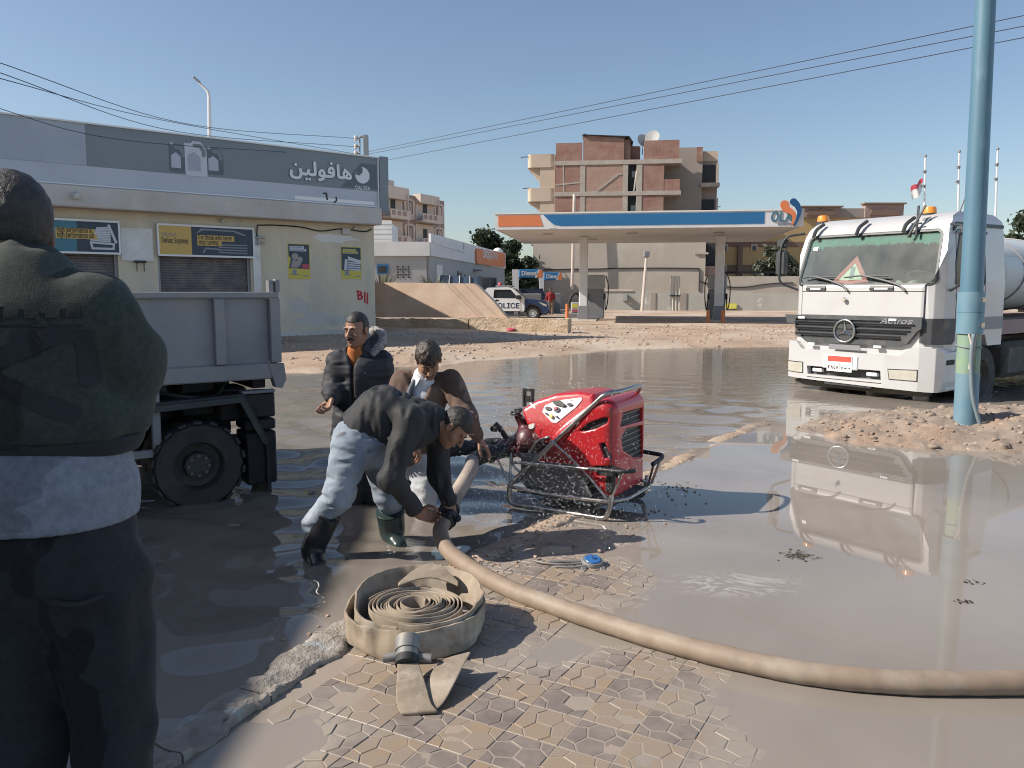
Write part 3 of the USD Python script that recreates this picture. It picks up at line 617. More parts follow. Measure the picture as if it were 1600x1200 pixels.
x0, z0, x1, z1 = frect(453, 303, 576, 322); part('pale_patch', front(sbox(x0, z0, x1, z1 - .08), .003, YS + .004), 'white_frame', sgn)
x, z = fs2(505, 316); part('patch_mark', list(xf(arabic('patch_mark', .45, .002), basis((x, YS, z), (1, 0, 0), (0, 0, 1), (0, -1, 0))).split(only_watertight=False)), 'black_ink', sgn)

# banners over the shutters
def banner(u0, v0, u1, v1, lab, kind):
    x0, z0, x1, z1 = frect(u0, v0, u1, v1)
    if kind == 1: z1 = fs(u1, 349)[1]
    b = thing('banner_sign', lab, 'sign', SP, SROT)
    part('panel', box(x0, x1, -.09, -.035, z0, z1), 'navy_print', b)
    part('frame', [box(x0 - .04, x1 + .04, -.10, -.03, z1 + .001, z1 + .05), box(x0 - .04, x1 + .04, -.10, -.03, z0 - .05, z0 - .001), box(x0 - .045, x0 - .001, -.10, -.03, z0, z1), box(x1 + .001, x1 + .045, -.10, -.03, z0, z1)], 'white_frame', b)
    y = -.09; w, h = x1 - x0, z1 - z0
    if kind == 2:
        xm = x0 + .33 * w; part('yellow_field', front(sbox(x0, z0, xm, z1), .002, y), 'yellow_print', b)
        part('lettering', txt_front('Mobil', .11, x0 + .05, z0 + .62 * h, y - .002, .002), 'grey_print', b)
        part('lettering', txt_front('Delvac Express', .13, x0 + .05, z0 + .40 * h, y - .002, .002, True, width=.27 * w), 'black_ink', b)
        s1 = xm + .06 * w; part('slogan_strip', [front(sbox(s1, z0 + .52 * h, s1 + .40 * w, z0 + .72 * h), .004, y), front(sbox(s1, z0 + .34 * h, s1 + .26 * w, z0 + .515 * h), .004, y)], 'yellow_print', b)
        part('lettering', txt_front('For those who never', .12, s1 + .03, z0 + .565 * h, y - .004, .002, True, width=.36 * w), 'black_ink', b)
        part('lettering', txt_front('stop running', .12, s1 + .03, z0 + .385 * h, y - .004, .002, True, width=.21 * w), 'black_ink', b)
        art = [Polygon([(xm + .05 * w, z0 + .75 * h), (xm + .10 * w, z0 + .95 * h), (x0 + .80 * w, z0 + .93 * h), (x0 + .93 * w, z0 + .78 * h), (x0 + .90 * w, z0 + .75 * h), (x0 + .78 * w, z0 + .88 * h), (xm + .12 * w, z0 + .89 * h)])]
        for q in range(4): art.append(LineString([(x0 + .62 * w, z0 + (.12 + .09 * q) * h), (x0 + .93 * w, z0 + (.10 + .1 * q) * h)]).buffer(.015))
        art.append(LineString([(xm + .12 * w, z0 + .1 * h), (xm + .15 * w, z0 + .25 * h), (xm + .3 * w, z0 + .22 * h)]).buffer(.02))
        part('printed_truck', front(shapely.union_all(art), .0015, y), 'grey_print', b)
    else:
        part('teal_field', front(Polygon([(x0, z0), (x0 + .40 * w, z0), (x0 + .42 * w, z1), (x0, z1)]), .0012, y), 'teal_print', b)
        s1 = x0 + .12 * w; part('slogan_strip', [front(sbox(s1, z0 + .58 * h, s1 + .54 * w, z0 + .76 * h), .004, y), front(sbox(s1, z0 + .42 * h, s1 + .57 * w, z0 + .575 * h), .004, y)], 'yellow_print', b)
        part('lettering', txt_front('High performance in,', .12, s1 + .03, z0 + .625 * h, y - .004, .002, True, width=.49 * w), 'black_ink', b)
        part('lettering', txt_front('high performance out', .12, s1 + .03, z0 + .455 * h, y - .004, .002, True, width=.51 * w), 'black_ink', b)
        art = [LineString([(x0 + (.60 + .012 * q) * w, z0 + (.40 + .05 * q) * h), (x0 + (.88 - .0 * q) * w, z0 + (.36 + .06 * q) * h)]).buffer(.018) for q in range(9)]
        art += [LineString([(x0 + .62 * w, z0 + .12 * h), (x0 + .92 * w, z0 + .12 * h), (x0 + .93 * w, z0 + .28 * h), (x0 + .60 * w, z0 + .32 * h), (x0 + .62 * w, z0 + .12 * h)]).buffer(.025), LineString([(x0 + .87 * w, z0 + .9 * h), (x0 + .96 * w, z0 + .35 * h)]).buffer(.03)]
        part('printed_truck', front(shapely.union_all(art), .0016, y), 'pale_print', b)
banner(70, 342, 185, 395, 'dark blue banner with a yellow slogan over the left shutter', 1)
banner(246, 352, 394, 401, 'yellow and dark blue banner over the shutter right of the white panel', 2)
def poster(u0, v0, u1, v1, lab, kind):
    x0, z0, x1, z1 = frect(u0, v0, u1, v1); w, h = x1 - x0, z1 - z0
    b = thing('poster', lab, 'poster', SP, SROT); y = -.004
    part('sheet', front(sbox(x0, z0, x1, z1), .008, y + .006), 'poster_yellow', b); y = -.006
    if kind == 0:
        part('dark_picture', front(Polygon([(x0 + .02, z0 + .30 * h), (x1 - .02, z0 + .28 * h), (x1 - .02, z1 - .02), (x0 + .02, z1 - .02), (x0 + .02, z0 + .66 * h), (x0 + .12 * w, z0 + .58 * h), (x0 + .1 * w, z0 + .45 * h)]), .0015, y), 'navy_print', b)
        part('printed_man', front(shapely.union_all([Point(x0 + .32 * w, z0 + .63 * h).buffer(.10), Polygon([(x0 + .12 * w, z0 + .32 * h), (x0 + .45 * w, z0 + .32 * h), (x0 + .42 * w, z0 + .5 * h), (x0 + .2 * w, z0 + .54 * h)]), LineString([(x0 + .45 * w, z0 + .42 * h), (x0 + .56 * w, z0 + .56 * h)]).buffer(.07)]), .003, y), 'skin_print', b)
        part('red_patch', front(sbox(x0 + .64 * w, z0 + .30 * h, x1 - .02, z0 + .42 * h), .003, y), 'red_print', b)
    else:
        part('dark_picture', front(sbox(x0 + .02, z0 + .26 * h, x1 - .02, z1 - .02), .0015, y), 'navy_print', b)
        part('printed_truck', front(shapely.union_all([Polygon([(x0 + .34 * w, z0 + .70 * h), (x1 - .02, z0 + .58 * h), (x1 - .02, z0 + .50 * h), (x0 + .34 * w, z0 + .58 * h)]), Polygon([(x0 + .14 * w, z0 + .28 * h), (x0 + .30 * w, z0 + .28 * h), (x0 + .32 * w, z0 + .6 * h), (x0 + .2 * w, z0 + .62 * h)])] + [LineString([(x0 + .36 * w, z0 + (.3 + .07 * q) * h), (x1 - .05, z0 + (.28 + .07 * q) * h)]).buffer(.022) for q in range(4)]), .003, y), 'pale_print', b)
    part('slogan_strip', [front(sbox(x0 + .09 * w, z0 + .86 * h, x0 + .74 * w, z0 + .93 * h), .003, y), front(sbox(x0 + .09 * w, z0 + .785 * h, x0 + .84 * w, z0 + .855 * h), .003, y)], 'pale_print' if kind == 0 else 'poster_yellow', b)
    part('small_print', [front(sbox(x0 + .12 * w, z0 + .8 * h, x0 + .78 * w, z0 + .83 * h), .0042, y), front(sbox(x0 + .12 * w, z0 + .885 * h, x0 + .68 * w, z0 + .91 * h), .0042, y), front(sbox(x0 + .1 * w, z0 + .11 * h, x0 + .45 * w, z0 + .14 * h), .002, y), front(sbox(x0 + .68 * w, z0 + .07 * h, x0 + .92 * w, z0 + .1 * h), .002, y), front(Point(x0 + .28 * w, z0 + .2 * h).buffer(.07), .002, y)], 'grey_print', b)
poster(449, 380, 485, 436, 'yellow poster with a dark picture of a man, nearer the shutter', 0)
poster(532, 385, 565, 436, 'yellow poster with a picture of a white truck near the building corner', 1)

# ---- two-storey building left of the picture, which shades the road
mat('beige_render', (.45, .38, .29), .9, (.40, .33, .25), scale=.6, bump=.2, bscale=20)
nb = thing('neighbour_building', 'beige rendered two-storey building left of the street, its shade on the road', 'building', (-8.5, 0, 0))
part('wall', [box(-8, 0, -14, .95, -.3, 7.0), box(-8, 0, .951, 5.9, -.3, 5.65)], 'beige_render', nb)
part('parapet', [box(-8.1, .03, -14.1, .98, 7.001, 7.12), box(-8.1, .03, 1.0, 6.0, 5.651, 5.72)], 'grey_plaster', nb)
for y in (-9, -5, -1.5, 3.6):
    for z in (1.2, 4.0):
        f = part('window', box(.002, .05, y - .7, y + .7, z, z + 1.3), 'white_frame', nb); part('pane', box(.051, .056, y - .6, y + .6, z + .1, z + 1.2), 'navy_print', f)
# ================================================================ BEYOND THE ROAD
mat('peach_wall', (.58, .42, .31), .9, (.50, .36, .26), scale=1.4, dirt=(.62, .50, .40), dscale=.8, damount=(.5, .7), bump=.35, bscale=22, bdist=.02)
mat('rubble_base', (.52, .40, .28), .95, (.36, .27, .18), scale=4, dirt=(.58, .50, .40), dscale=2, damount=(.5, .65), bump=1., bscale=12, bdist=.05, bdetail=8)
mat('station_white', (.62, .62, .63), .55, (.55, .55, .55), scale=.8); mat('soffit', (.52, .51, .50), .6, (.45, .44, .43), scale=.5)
mat('orange_panel', (.62, .19, .075), .45, (.56, .17, .07), scale=.7); mat('blue_panel', (.02, .125, .29), .4, (.022, .14, .31), scale=.5, dirt=(.10, .22, .36), dscale=1.4, damount=(.68, .72))
mat('logo_blue', (.012, .07, .19), .4); mat('logo_teal', (.05, .15, .20), .4)
mat('ground_floor_render', (.42, .37, .31), .9, (.37, .325, .27), scale=.25, dirt=(.46, .42, .36), dscale=.4, damount=(.5, .7), bump=.2, bscale=8)
mat('boundary_paint', (.40, .39, .35), .85, (.35, .34, .30), scale=.6, dirt=(.55, .53, .49), dscale=1.6, damount=(.62, .66), bump=.2, bscale=8)
mat('warm_render', (.50, .405, .315), .9, (.45, .36, .28), scale=.3); mat('grey_render', (.33, .285, .25), .9, (.29, .25, .22), scale=.4, bump=.3, bscale=6)
mat('concrete', (.40, .36, .31), .9, (.33, .29, .25), scale=1.2, bump=.4, bscale=10); mat('dark_opening', (.02, .022, .025), .6); mat('dark_glass', (.025, .03, .038), .12)
mat('pink_render', (.33, .24, .21), .9, (.28, .20, .18), scale=.5); mat('cream_trim', (.56, .47, .40), .85, (.50, .42, .36), scale=1.); mat('ochre_render', (.50, .35, .17), .9, (.44, .31, .15), scale=.4)
mat('brown_render', (.20, .13, .10), .9); mat('store_white', (.66, .655, .64), .7, (.58, .575, .56), scale=.6); mat('store_grey', (.36, .36, .355), .8, (.31, .31, .30), scale=.5)
mat('orange_post', (.60, .19, .06), .6, (.5, .15, .05), scale=6); mat('pump_grey', (.20, .20, .21), .5); mat('rubber', (.018, .018, .018), .7); mat('yellow_sign', (.60, .55, .10), .6)
mat('dry_plank', (.46, .42, .36), .8); mat('glass_blue', (.03, .05, .07), .1); mat('bark', (.14, .10, .07), .95, (.09, .07, .05), scale=8)
def bricks(name, a, b, mo):
    n = {'tc': ('texture_coordinate', {}), 'mp': ('mapping', {'rotation': (math.pi / 2, 0, 0)}), 'bt': ('brick_texture', {'color1': a, 'color2': b, 'mortar': mo, 'scale': 1., 'mortar_size': .014, 'brick_width': .26, 'row_height': .085, 'bias': .1, 'mortar_smooth': .3}),
         'n': ('noise_texture', {'scale': .9, 'detail': 6.}), 'r': ('map_range', {'from_min': .38, 'from_max': .66, 'to_min': 0., 'to_max': .55, 'clamp': True}), 'm': ('mix_color', {'b': (.36, .26, .20)}), 'p': ('principled_bsdf', {'roughness': .9}), 'bp': ('bump', {'strength': .5, 'distance': .02})}
    MT[name] = usdkit.material(stage, '/World/Looks/' + name, n, [('tc.object', 'mp.vector'), ('mp.vector', 'bt.vector'), ('tc.object', 'n.vector'), ('n.fac', 'r.value'), ('r.result', 'm.fac'), ('bt.color', 'm.a'), ('m.result', 'p.base_color'), ('bt.fac', 'bp.height'), ('bp.normal', 'p.normal')], surface='p.BSDF')
bricks('red_brick', (.27, .095, .07), (.20, .075, .06), (.33, .26, .21)); bricks('tan_brick', (.36, .22, .16), (.30, .16, .12), (.36, .30, .25))

class Plane:
    def __init__(s, u0, Y, rot, v0=430):
        p = aty(u0, v0, Y); s.loc = np.array([p[0], Y, 0.]); s.rot = rot; r = math.radians(rot); s.d = np.array([math.cos(r), math.sin(r), 0]); s.n = np.array([math.sin(r), -math.cos(r), 0])
    def xz(s, u, v, y=0.):
        o = s.loc - s.n * y; p = onplane(u, v, o, s.n) - o; return float(p @ s.d), float(p[2])
# ---- low wall in front of the filling station, with its broken footing
def gz(x, y): return float(ground_h(x, y)[0])
WY = 29.0
WPL = Plane(740, WY, -20, 480)
lw = thing('low_wall', 'low peach plastered wall sloping down beside the police pickup', 'wall', WPL.loc, WPL.rot)
wx_ = WPL.xz
pts = [wx_(560, 441), wx_(742, 443), wx_(752, 450), wx_(772, 470), wx_(790, 492), wx_(795, 496), wx_(560, 496)]
part('wall', front(Polygon(pts), .28, .14), 'peach_wall', lw, smooth=False)
a, b = wx_(560, 497), wx_(892, 519)
def rough_block(x0, x1, y0, y1, z0, z1, h=.09, amp=.10, seed=0):
    m = trimesh.creation.box((x1 - x0, y1 - y0, z1 - z0)); m.apply_translation(((x0 + x1) / 2, (y0 + y1) / 2, (z0 + z1) / 2))
    v, f = trimesh.remesh.subdivide_to_size(m.vertices, m.faces, h, max_iter=20); m = trimesh.Trimesh(v, f); m.merge_vertices()
    n = meshkit.fbm(m.vertices * 3.1 + seed, 4, seed) - .5; n2 = meshkit.fbm(m.vertices * 9 + seed, 3, seed + 3) - .5
    m.vertices += m.vertex_normals * (n * amp + n2 * amp * .5)[:, None]; return m
part('footing', rough_block(a[0], wx_(735, 500)[0], -.22, .26, -.1, a[1] + .0, .16, .12, 2), 'rubble_base', lw, smooth=40)
kb = thing('broken_kerb_wall', 'knee-high broken concrete footing right of the low wall', 'wall', WPL.loc, WPL.rot)
part('block', rough_block(wx_(737, 500)[0], wx_(890, 500)[0], -.24, .22, -.1, wx_(800, 497)[1], .16, .07, 5), 'rubble_base', kb, smooth=40)

# ---- filling station canopy
CO, CROT = np.array([-.67, 36.0, .0]), -8.0
cc, cs_ = math.cos(math.radians(CROT)), math.sin(math.radians(CROT))
def cl_(u, v, y=0.0):
    """local x, z on the plane local y of the canopy's frame"""
    p = onplane(u, v, CO + np.array([-cs_, cc, 0]) * y, (-cs_, cc, 0)) - CO; return p[0] * cc + p[1] * cs_, p[2]
can = thing('canopy', 'flat white filling station canopy with orange and blue fascia on square columns', 'canopy', CO, CROT)
Z0, Z1 = 4.38, 5.02; XR = cl_(1252, 340)[0]
part('deck', box(.03, XR - .03, .03, 10.4, Z0 + .04, Z1 - .02), 'station_white', can)
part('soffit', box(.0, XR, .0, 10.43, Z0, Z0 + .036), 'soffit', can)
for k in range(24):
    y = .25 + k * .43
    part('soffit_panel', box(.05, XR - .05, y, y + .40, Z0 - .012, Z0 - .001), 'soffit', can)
part('fascia', [box(0, XR, -.08, .028, Z0 - .03, Z1), box(-.08, -.001, -.08, 10.5, Z0 - .03, Z1), box(XR + .001, XR + .08, -.08, 10.5, Z0 - .03, Z1), box(-.08, XR + .08, 10.44, 10.5, Z0 - .03, Z1 - .001)], 'station_white', can)
part('top_trim', box(-.1, XR + .1, -.11, .04, Z1 + .001, Z1 + .06), 'store_white', can)
q = [cl_(779, 342), cl_(843, 340), cl_(849, 361), cl_(779, 362)]
zt, zb = Z1 - .05, Z0 + .10
part('orange_panel', front([(q[0][0], zb), (q[2][0], zb), (q[1][0], zt), (q[0][0], zt)], .012, -.08), 'orange_panel', can)
part('white_slash', front([(q[1][0] + .06, zt), (q[1][0] + .18, zt), (q[2][0] + .58, Z0 - .0), (q[2][0] + .25, Z0 - .0)], .020, -.08), 'store_white', can)
xb0, xb1, xe = cl_(845, 340)[0], cl_(866, 360)[0], cl_(1194, 340)[0]
part('blue_panel', front([(xb0 + .08, zt), (xb1, zb + .06), (xb1 + .3, zb), (xe, zb), (xe, zt)], .012, -.08), 'blue_panel', can)
xo = cl_(1202, 350)[0]; xo1 = cl_(1236, 350)[0]
part('lettering', txt_front('OLA', .40, xo, Z0 + .19, -.08, .03, True, width=(xo1 - xo) * .98, slant=.12), 'logo_teal', can)
part('lettering', txt_front('ENERGY', .10, xo + .32, Z0 + .04, -.08, .02, True, width=.68), 'grey_print', can)
ex = cl_(1237, 340)[0]; ez = Z0 + .62
def ribbon2(c, w0, w1): 
    c = spline(np.array(c), 8); return shapely.union_all([Point(p).buffer(w0 + (w1 - w0) * t) for p, t in zip(c, np.linspace(0, 1, len(c)))]).buffer(.005)
part('emblem', front(ribbon2([(ex - .34, ez + .26), (ex - .28, ez + .10), (ex - .05, ez - .05), (ex + .08, ez - .25), (ex + .02, ez - .55)], .17, .03), .06, -.09), 'orange_panel', can)
part('emblem', front(ribbon2([(ex + .02, ez + .37), (ex + .18, ez + .22), (ex + .27, ez - .02), (ex + .22, ez - .30), (ex + .10, ez - .60)], .14, .03), .07, -.09), 'logo_blue', can)
part('emblem', front(ribbon2([(ex - .14, ez + .34), (ex - .10, ez + .18), (ex + .08, ez + .02), (ex + .16, ez - .22), (ex + .08, ez - .50)], .10, .03), .05, -.09), 'store_white', can)
for x, y in ((2.0, 3.), (6.0, 3.), (10, 3.), (4, 7)):
    part('soffit_lamp', rbox(x - .25, x + .25, y - .12, y + .12, Z0 - .04, Z0 - .013, .01), 'pump_grey', can)
COLS = []
for u, vb in ((911, 501), (1122, 504)):
    x, _ = cl_(u, vb, 5.2); COLS.append(x)
    part('column', rbox(x - .21, x + .21, 5.0, 5.42, .25, Z0 - .014, .03), 'station_white', can)
    part('column_base', rbox(x - .26, x + .26, 4.95, 5.47, .0, .9, .02), 'pump_grey', can)
def c2w(x, y, z=0): return CO + np.array([x * cc - y * cs_, x * cs_ + y * cc, z])
# pump islands, posts and dispensers
for i, x in enumerate(COLS):
    p = c2w(x, 5.2); side_ = 'left' if i == 0 else 'right'
    isl = thing('pump_island', f'low concrete pump island under the {side_} canopy column', 'kerb island', p, CROT)
    part('slab', rbox(-.75, .75, -1.6, 2.2, -.1, .22, .04), 'concrete', isl)
    disp = thing('fuel_dispenser', f'grey fuel dispenser behind the {side_} canopy column', 'fuel dispenser', c2w(x + (.62 if i == 0 else .0), 6.1, .22), CROT)
    part('cabinet', rbox(-.42, .42, -.25, .25, 0, 1.55, .04), 'pump_grey', disp)
    part('head', rbox(-.46, .46, -.28, .28, 1.56, 2.25, .05), 'store_grey', disp)
    for s in (-1, 1):
        part('hose', tube([(s * .5, -.1, 2.2), (s * .62, -.2, 1.7), (s * .60, -.25, .9), (s * .5, -.25, .45), (s * .46, -.22, 1.0)], .028, 8), 'rubber', disp)
        nz = part('nozzle', rbox(s * .45 - .05, s * .45 + .05, -.33, -.2, 1.0, 1.3, .02), 'rubber', disp)
for u, v0, v1, lab in ((886, 474, 501, 'orange guard post left of the left fuel pump'), (926, 478, 497, 'orange guard post right of the left canopy column'), (1106, 484, 506, 'orange guard post left of the right canopy column'), (1129, 484, 506, 'orange guard post right of the right canopy column')):
    p = at(u, v1 + 1, .08); h = (v1 - v0) / FPX * p[1]
    g = thing('guard_post', lab, 'post', p); part('post', lathe([(0, h), (.06, h), (.085, h - .03), (.085, -.1)], 12), 'orange_post', g, smooth=40)
p = at(899, 500, .1)
hl = thing('hose_stand', 'dark looped hose stand beside the left canopy column', 'hose stand', p)
part('arch', tube([(-.42, 0, 0), (-.40, 0, .7), (-.22, 0, 1.25), (0, 0, 1.42), (.22, 0, 1.25), (.36, 0, .7), (.38, 0, 0)], .07, 8), 'rubber', hl, smooth=True)
part('plinth', rbox(-.5, .5, -.3, .3, -.1, .38, .04), 'pump_grey', hl)
part('machine', rbox(-.24, .2, -.18, .18, .385, .95, .05), 'store_grey', hl)
part('notice', box(-.2, .12, -.187, -.181, .66, .86), 'yellow_sign', hl); part('stripe', box(-.22, .15, -.187, -.181, .46, .56), 'red_print', hl)
part('machine_hose', tube([(.5, -.1, .3), (.62, -.1, 1.2), (.66, -.1, 2.2), (.52, -.05, 2.4)], .04, 8), 'rubber', hl, smooth=True)
# diesel pumps
for i, (u0, u1, vt, vb, d) in enumerate(((800, 848, 421, 434, 47), (842, 878, 426, 438, 54))):
    p0, p1 = aty(u0, vt, d), aty(u1, vb, d); w = p1[0] - p0[0]; h = p0[2] - p1[2]
    t = thing('diesel_pump_sign', ('nearer' if i == 0 else 'farther') + ' blue and orange fuel sign box on a white post', 'sign', (p0[0], d, 0))
    part('post', front(Polygon([(.0, p1[2] + h), (.22 * w, p1[2] + h), (.22 * w, 1.2), (.19 * w, .0), (.07 * w, .0), (.02 * w, 1.6)]), .3, .15), 'station_white', t)
    part('box', rbox(.225 * w, w, -.25, .25, p1[2], p0[2], .05), 'blue_panel', t)
    part('orange_end', front(Polygon([(.80 * w, p1[2] + .01), (w - .03, p1[2] + .01), (w - .03, p0[2] - .01), (.90 * w, p0[2] - .01)]), .012, -.25), 'orange_panel', t)
    part('white_line', front(Polygon([(.74 * w, p1[2] + .01), (.795 * w, p1[2] + .01), (.895 * w, p0[2] - .01), (.86 * w, p0[2] - .01)]), .010, -.25), 'store_white', t)
    part('lettering', txt_front('Diesel', .24, .30 * w, p1[2] + .14, -.25, .01, True), 'store_white', t)
    part('cabinet', rbox(.24 * w, .95 * w, -.2, .2, .0, 1.5, .04), 'pump_grey', t)

# ---- boundary wall of the station and the long plaster wall of the building behind
BY = 62.0; BPL = Plane(1080, BY, -8)
bw = thing('boundary_wall', 'low flaking boundary wall along the back of the filling station', 'wall', BPL.loc, BPL.rot)
def bz(v, d=BY): return aty(800, v, d)[2]
def bx(u): return BPL.xz(u, 480)[0]
part('wall', [box(bx(928), bx(1012), -.15, .15, -.2, bz(455)), box(bx(1012) + .01, bx(1300), -.15, .15, -.2, bz(458))], 'boundary_paint', bw)
part('coping', box(bx(928), bx(988), -.22, .2, bz(455) + .001, bz(452)), 'cream_trim', bw)
part('pillar', box(bx(1016), bx(1024), -.20, -.151, -.2, bz(457)), 'grey_render', bw)
part('pillar', box(bx(1062), bx(1072), -.20, -.151, -.2, bz(458)), 'grey_render', bw)
TPL = Plane(1000, 66, -8)
tb = thing('tall_plaster_wall', 'tall grey plastered ground floor wall behind the canopy', 'wall', TPL.loc, TPL.rot)
tz = lambda v: aty(800, v, 66)[2]; tx = lambda u: TPL.xz(u, 420)[0]
part('wall', box(tx(833), tx(1102), 0, .3, -.2, tz(378)), 'ground_floor_render', tb)
part('lower_wall', box(tx(1102) + .01, tx(1320), 0, .3, -.2, tz(432)), 'ground_floor_render', tb)
part('roof_slab', box(tx(828), tx(1102), .31, 6, tz(381), tz(378)), 'concrete', tb)
part('brick_patch', box(tx(1095), tx(1122), .32, .6, -.2, tz(416)), 'tan_brick', tb)
part('alcove', box(tx(1103), tx(1121), .9, 1.1, 1, tz(380)), 'dark_opening', tb)
part('ledge', box(tx(1085), tx(1106), -.12, -.001, tz(398), tz(395)), 'concrete', tb)
for (us, nm) in (((850, 421), (900, 420), (930, 420), (980, 419), (1040, 419), (1093, 420)), 'service_cable'), (((1093, 440), (1120, 446), (1160, 449), (1200, 444), (1240, 442)), 'service_cable'), (((1093, 420), (1093, 456)), 'service_cable'):
    part(nm, tube([(tx(u), -.06, tz(v)) for u, v in us], .045, 5), 'wire_black', tb)
pipe = thing('drain_pipe', 'pale drain pipe against the brick building left of the left column', 'pipe', (0, 65.6, 0))
part('pipe', tube([(aty(898, 303, 65.6)[0], .3, aty(898, 303, 65.6)[2]), (aty(896, 380, 65.6)[0], .2, aty(896, 380, 65.6)[2]), (aty(894, 452, 65.6)[0], .2, aty(894, 452, 65.6)[2])], .13, 8), 'cream_trim', pipe, smooth=True)
lp = thing('lamp_post', 'short leaning white lamp post against the back wall', 'lamp post', (0, BY - 1.2, 0))
d = BY - 1.2; a, b = aty(1003, 488, d), aty(1010, 402, d)
part('pole', cyl((a[0], 0, a[2]), (b[0], 0, b[2]), .13, .10, 8), 'cream_trim', lp, smooth=40); part('lamp', rbox(b[0] - .22, b[0] + .22, -.2, .15, b[2], b[2] + .48, .06), 'pump_grey', lp)
pk = thing('plank_bundle', 'bundle of pale poles leaning upright against the boundary wall', 'poles', (0, BY - 1.0, 0))
for k in range(6):
    a, b = aty(1048 + k * 2.6, 489, BY - 1.0), aty(1050 + k * 2.6, 431, BY - 1.0)
    part('pole', cyl((a[0], -.1 * (k % 2), a[2]), (b[0], .25, b[2]), .05, .05, 6), 'dry_plank', pk)
part('tie', box(aty(1047, 465, BY - 1.0)[0], aty(1063, 465, BY - 1.0)[0], -.12, .14, bz(463), bz(461)), 'wire_black', pk)
ys = thing('yellow_board', 'small yellow board on the boundary wall right of the right column', 'sign', BPL.loc + BPL.n * .25, BPL.rot)
part('board', box(bx(1133), bx(1150), -.05, .05, bz(482), bz(474)), 'yellow_sign', ys); part('foot', [box(bx(1135), bx(1136), -.03, .03, 0, bz(482)), box(bx(1147), bx(1148), -.03, .03, 0, bz(482))], 'wire_black', ys)
vb = thing('vent_box', 'small grey box fixed low on the back wall right of the left column', 'box', BPL.loc + BPL.n * .17, BPL.rot)
part('box', rbox(bx(972), bx(980), -.35, -.005, bz(470), bz(459), .02), 'store_grey', vb)

# ---- unfinished brick apartment building
AY = 78.0
APL = Plane(985, AY, -7, 300); ax = lambda u: APL.xz(u, 300)[0]; az = lambda v: aty(800, v, AY)[2]
ap = thing('brick_apartment_block', 'unfinished red brick apartment building with bare concrete floors behind the canopy', 'building', APL.loc, APL.rot)
F1, F2 = az(302), az(253)                                        # floor slabs
part('wall', box(ax(867), ax(906), 0, .25, 0, F2 - .2), 'red_brick', ap); part('wall', box(ax(914), ax(973), 0, .25, 0, F2 - .2), 'tan_brick', ap)
part('wall', box(ax(1003), ax(1037), 0, .25, 0, F2 - .2), 'red_brick', ap)
part('wall', box(ax(868), ax(909), 0, .25, F2 + .21, az(221)), 'red_brick', ap); part('wall', front(Polygon([(ax(910.5), F2 + .21), (ax(974), F2 + .21), (ax(974), az(216)), (ax(910.5), az(209))]), .25, .25), 'red_brick', ap)
part('wall', box(ax(1005), ax(1060), 0, .25, F2 + .21, az(220)), 'red_brick', ap); part('wall', box(ax(974.5), ax(1000), 1.5, 1.8, F2 + .21, az(224)), 'red_brick', ap)
part('parapet', box(ax(1038), ax(1062), -.02, .25, F1 + .21, az(281)), 'red_brick', ap)
part('roof_sheet', front(Polygon([(ax(909), az(208.5)), (ax(982), az(213)), (ax(988), az(222)), (ax(986), az(222)), (ax(981), az(214.5)), (ax(909), az(210))]), 3.2, 3.), 'wire_black', ap)
part('stair_tower', box(ax(974.5), ax(984), .3, 3.2, F2 + .21, az(217)), 'red_brick', ap)
for zf in (F1, F2):
    part('floor_slab', box(ax(866), ax(1064), -.08, 6., zf - .2, zf + .2), 'concrete', ap)
for u0, u1 in ((906, 914), (973, 981), (994, 1003)):
    part('concrete_column', box(ax(u0) + .005, ax(u1) - .005, -.04, .3, 0, F2 - .205), 'concrete', ap)
for zb, zt in ((0, F1 - .21), (F1 + .21, F2 - .21)):
    part('stair_opening', box(ax(981), ax(994), .6, .7, zb, zt), 'dark_opening', ap)
part('stair_board', cyl((ax(990), .2, az(301)), (ax(996), .2, az(255)), .1, n=5), 'dry_plank', ap); part('stair_window', [box(ax(987), ax(992), .5, .58, az(276), az(266)), box(ax(986), ax(993), .5, .58, az(329), az(320))], 'steel_grey', ap)
st = [(ax(915), az(300))] + [q for k in range(9) for q in ((ax(934 + 3.7 * k), az(298 - 2.9 * k)), (ax(934 + 3.7 * k), az(295.5 - 2.9 * k)))] + [(ax(970), az(272))]
part('stair_trace', front(LineString(st).buffer(.07), .05, 0.), 'concrete', ap)
part('scar_line', front(shapely.union_all([LineString([(ax(881), az(302)), (ax(880), az(256))]).buffer(.06), LineString([(ax(869), az(287)), (ax(905), az(284))]).buffer(.07)]), .03, 0.), 'concrete', ap)
part('side_wall', box(ax(843), ax(866.5), .4, 12, 0, az(238)), 'warm_render', ap)
for v0, v1, v2 in ((237, 258, 281), (291, 312, 328)):
    part('rounded_balcony', xf(extr(rrect(ax(823.5), .3, ax(866.3), 5, .45), az(v0) - az(v1)), np.array([[1, 0, 0, 0], [0, 1, 0, 0], [0, 0, 1, az(v1)], [0, 0, 0, 1.]])), 'warm_render', ap, smooth=30)
    part('balcony_bracket', front(Polygon([(ax(824.5), az(v1)), (ax(843), az(v2)), (ax(844), az(v1))]), 2.5, 3.2), 'warm_render', ap)
part('rear_block', box(ax(1037.5), ax(1101), 2.5, 12, 0, az(225)), 'grey_render', ap)
part('rear_block', box(ax(1101.5), ax(1127), 3.2, 12, 0, F2 + .4), 'grey_render', ap)
part('rear_parapet', box(ax(1102.5), ax(1127), 3.1, 5, F2 + .41, az(230)), 'warm_render', ap); part('rear_parapet', box(ax(1091), ax(1101), 2.4, 2.49, az(248), az(225)), 'red_brick', ap)
